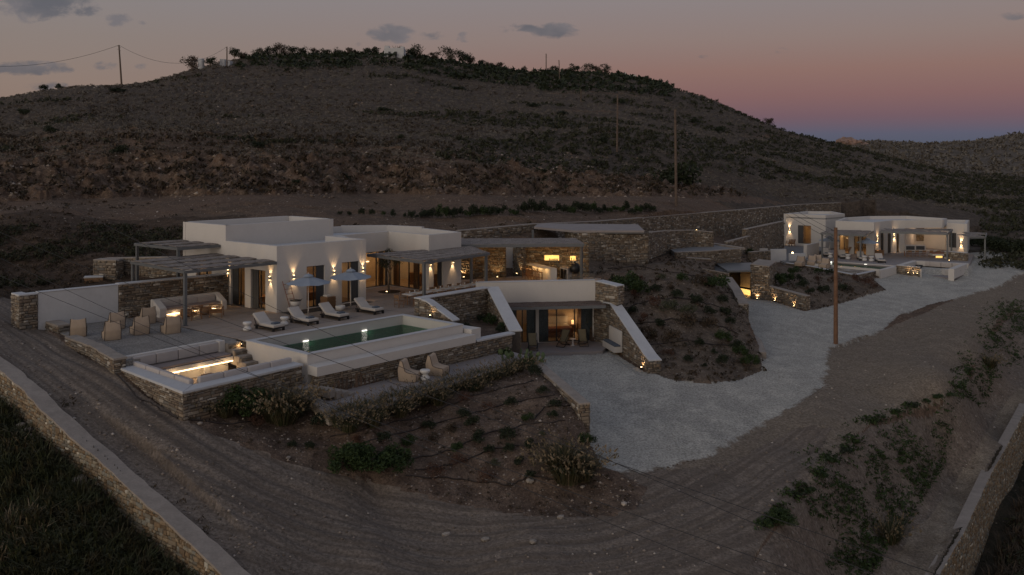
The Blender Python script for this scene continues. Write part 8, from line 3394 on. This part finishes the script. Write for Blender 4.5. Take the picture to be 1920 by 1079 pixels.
for k, (px, py, wpx, lb) in enumerate(hb):
    p = GG(px, py, 90)
    if p is None:
        continue
    s = wpx * p.y / F / 1.15
    o = place_mesh('bush', SHRUB['dark' if k not in (2, 4) else 'brown', k % 3], p - Vector((0, 0, .08 * s)), k, (s, s * .8, s * (.75 if wpx < 40 or k in (0, 1, 6) else .32)), lb, 'bush')

# ------------------------------------------------------------------ buildings on the crest
def at(px, py, Y):
    return GY(px, py, Y)


def crest_box(name, x0, x1, yt, yb, Y, parent, mat='plaster_cool', depth=6, z1off=0):
    a, b = at(x0, yt, Y), at(x1, yb, Y)
    mb = MB()
    mb.box(a.x, b.x, Y, Y + depth, b.z - 2.5, a.z)
    return mb.build(name, M[mat], parent)


hs1 = empty('hilltop_house', (0, 0, 0), 0, 'flat-roofed white house among the trees on the crest of the hill', 'house')
crest_box('wall', 720, 757, 90, 112, 305, hs1)
crest_box('upper_block', 721, 729, 86, 90.1, 305.5, hs1, depth=3)
crest_box('upper_block', 750.5, 757, 87.5, 90.1, 305.5, hs1, depth=3)
for px in (728, 740):
    crest_box('window', px, px + 4, 97, 100, 304.8, hs1, 'shutter', .3).data.transform(Matrix.Identity(4))
hs2 = empty('hilltop_house', (0, 0, 0), 0, 'low white house with a round tower at the left end of the crest', 'house')
mb = MB()
c = at(377, 120, 262)
mb.lathe([(.9, -3.5), (.9, 3.2), (.8, 3.5)], 14, (c.x, c.y, c.z - 2))
mb.build('tower', M['plaster_cool'], hs2)
crest_box('wall', 382, 412, 124, 140, 263, hs2, 'cap', 4)
crest_box('white_wing', 412, 421, 111, 128, 264, hs2, 'plaster_cool', 3)
crest_box('white_wing', 421, 431, 114, 128, 265, hs2, 'plaster_cool', 3)
hs3 = empty('hilltop_house', (0, 0, 0), 0, 'long low white house half sunk behind the right end of the crest', 'house')
crest_box('wall', 1150, 1172, 141.5, 150, 343, hs3)
crest_box('wall', 1172, 1193, 140.5, 152, 344, hs3, 'plaster')
crest_box('chimney', 1171.5, 1173.5, 136, 141, 344.2, hs3, 'plaster', 1)
# pale cliff and terraces on the far hills
fcl = empty('far_quarry', (0, 0, 0), 0, 'pale rocky outcrop on the skyline of the far hills', 'rock outcrop')
r = random.Random(9)
for k in range(7):
    bm = bmesh.new()
    bmesh.ops.create_icosphere(bm, subdivisions=3, radius=1)
    for v in bm.verts:
        v.co *= 1 + .35 * mnoise.noise(v.co * 2.2 + Vector((k * 3, 0, 0)))
    me = bpy.data.meshes.new('outcrop')
    bm.to_mesh(me)
    bm.free()
    pp_ = [(1583, 268), (1592, 269), (1604, 271), (1616, 274), (1630, 277), (1648, 277.5), (1664, 278)][k]
    p = at(pp_[0], pp_[1], 770)
    o = new_obj('outcrop', me, fcl, M['cliff_pale'])
    o.location = p
    o.scale = (6.5, 9, (4.5, 5, 4, 3.2, 2, 1.5, 1.2)[k])

# ------------------------------------------------------------------ wooden power poles and their cables
def power_pole(px, pyb, pyt, Y, label, rad=.16, mat='pole', lean=0.0, cross=True):
    b = at(px, pyb, Y)
    t = at(px + lean, pyt, Y)
    root = empty('power_pole', (b.x, b.y, b.z - .5), 0, label, 'power pole')
    h = t.z - b.z + .5
    mb = MB()
    mb.tube([(0, 0, 0), ((t.x - b.x) * .5, 0, h * .5), (t.x - b.x, 0, h)], [rad, rad * .88, rad * .74], 10)
    mb.build('shaft', M[mat], root, smooth=False)
    for k in range(4):
        mb = MB()
        z = h - .25 - .38 * k
        s = 1 if k % 2 else -1
        mb.tube([(t.x - b.x, 0, z), (t.x - b.x + s * rad * 1.6, 0, z), (t.x - b.x + s * rad * 1.9, 0, z + .10)], [.02, .02, .05], 6)
        mb.build('insulator', M['lamp_dark'], root)
    return Vector((t.x, t.y, t.z))


pA = power_pole(1567, 651, 427, 68.5, 'tall brown wooden pole standing at the edge of the gravel drive', .17)
pB = power_pole(1268, 379, 206, 113, 'tall wooden pole rising behind the long retaining wall', .19, 'pole_far', -2)
pC = power_pole(1157, 280, 178, 155, 'wooden pole on the hill slope left of the tallest one', .17, 'pole_far', 1)
pD = power_pole(1089.5, 222, 168, 250, 'small grey pole in the upper right slope', .17, 'pole_far')
pE = power_pole(1050, 163, 113, 290, 'leaning pole just below the ridge', .17, 'pole_far', -2)
pF = power_pole(1024, 139, 101, 335, 'pole on the ridge silhouetted against the sky', .2, 'pole_far')
pG = power_pole(228, 156, 85, 212, 'pole on the left skyline carrying two cables', .22, 'pole_far', -5)
pH = power_pole(425.5, 128, 88, 262, 'pole beside the round white tower on the crest', .2, 'pole_far')


def cable(a, b, sag, rad, label, group=None, n=26):
    P = []
    for i in range(n + 1):
        t = i / n
        p = a.lerp(b, t)
        p.z -= sag * 4 * t * (1 - t)
        P.append(p)
    mb = MB()
    mb.tube(P, rad, 4)
    tag(mb.build('power_cable', M['wire']), label, 'cable', group)


cable(pG, pH, 4.5, .035, 'sagging cable from the left skyline pole to the crest')
cable(pG, at(-60, 122, 205), 2.0, .035, 'sagging cable leaving the left skyline pole to the left')
cg = 'cables strung from the brown pole towards the camera'
for k, (l, q_) in enumerate((((90, 455, 45), (1420, 905, 26)), ((330, 470, 43), (1500, 960, 25)), ((50, 520, 44), (1460, 1000, 24)), ((200, 560, 42), (1440, 1040, 24)))):
    a, b = at(*l), at(*q_)
    cable(a + (a - b) * .35, b + (b - a) * .9, .9, .011, 'thin dark power cable crossing low in front of the pool, %s from above' % ['first', 'second', 'third', 'fourth'][k], 'cables crossing in front of the villa')
for k in range(3):
    cable(pA + Vector((0, 0, -.3 - .4 * k)), pB + Vector((0, 0, -.3 - .4 * k)), 1.3, .016, 'thin cable from the brown pole up to the pole behind the long wall, %s' % ['upper', 'middle', 'lower'][k], 'cables between the two tall poles')
# small glass balustrade above the stone block
gb_ = empty('glass_balustrade', (0, 0, 0), 0, 'short clear glass balustrade on the white parapet above the guest room', 'balustrade')
mb = MB()
ba0, ba1 = Q0.lerp(Q1, .74) + nq * .2, Q1 + nq * .2
mb.prism([ba0, ba1, ba1 + nq * .02, ba0 + nq * .02], 1.1, 1.5)
mb.build('pane', M['glass'], gb_)
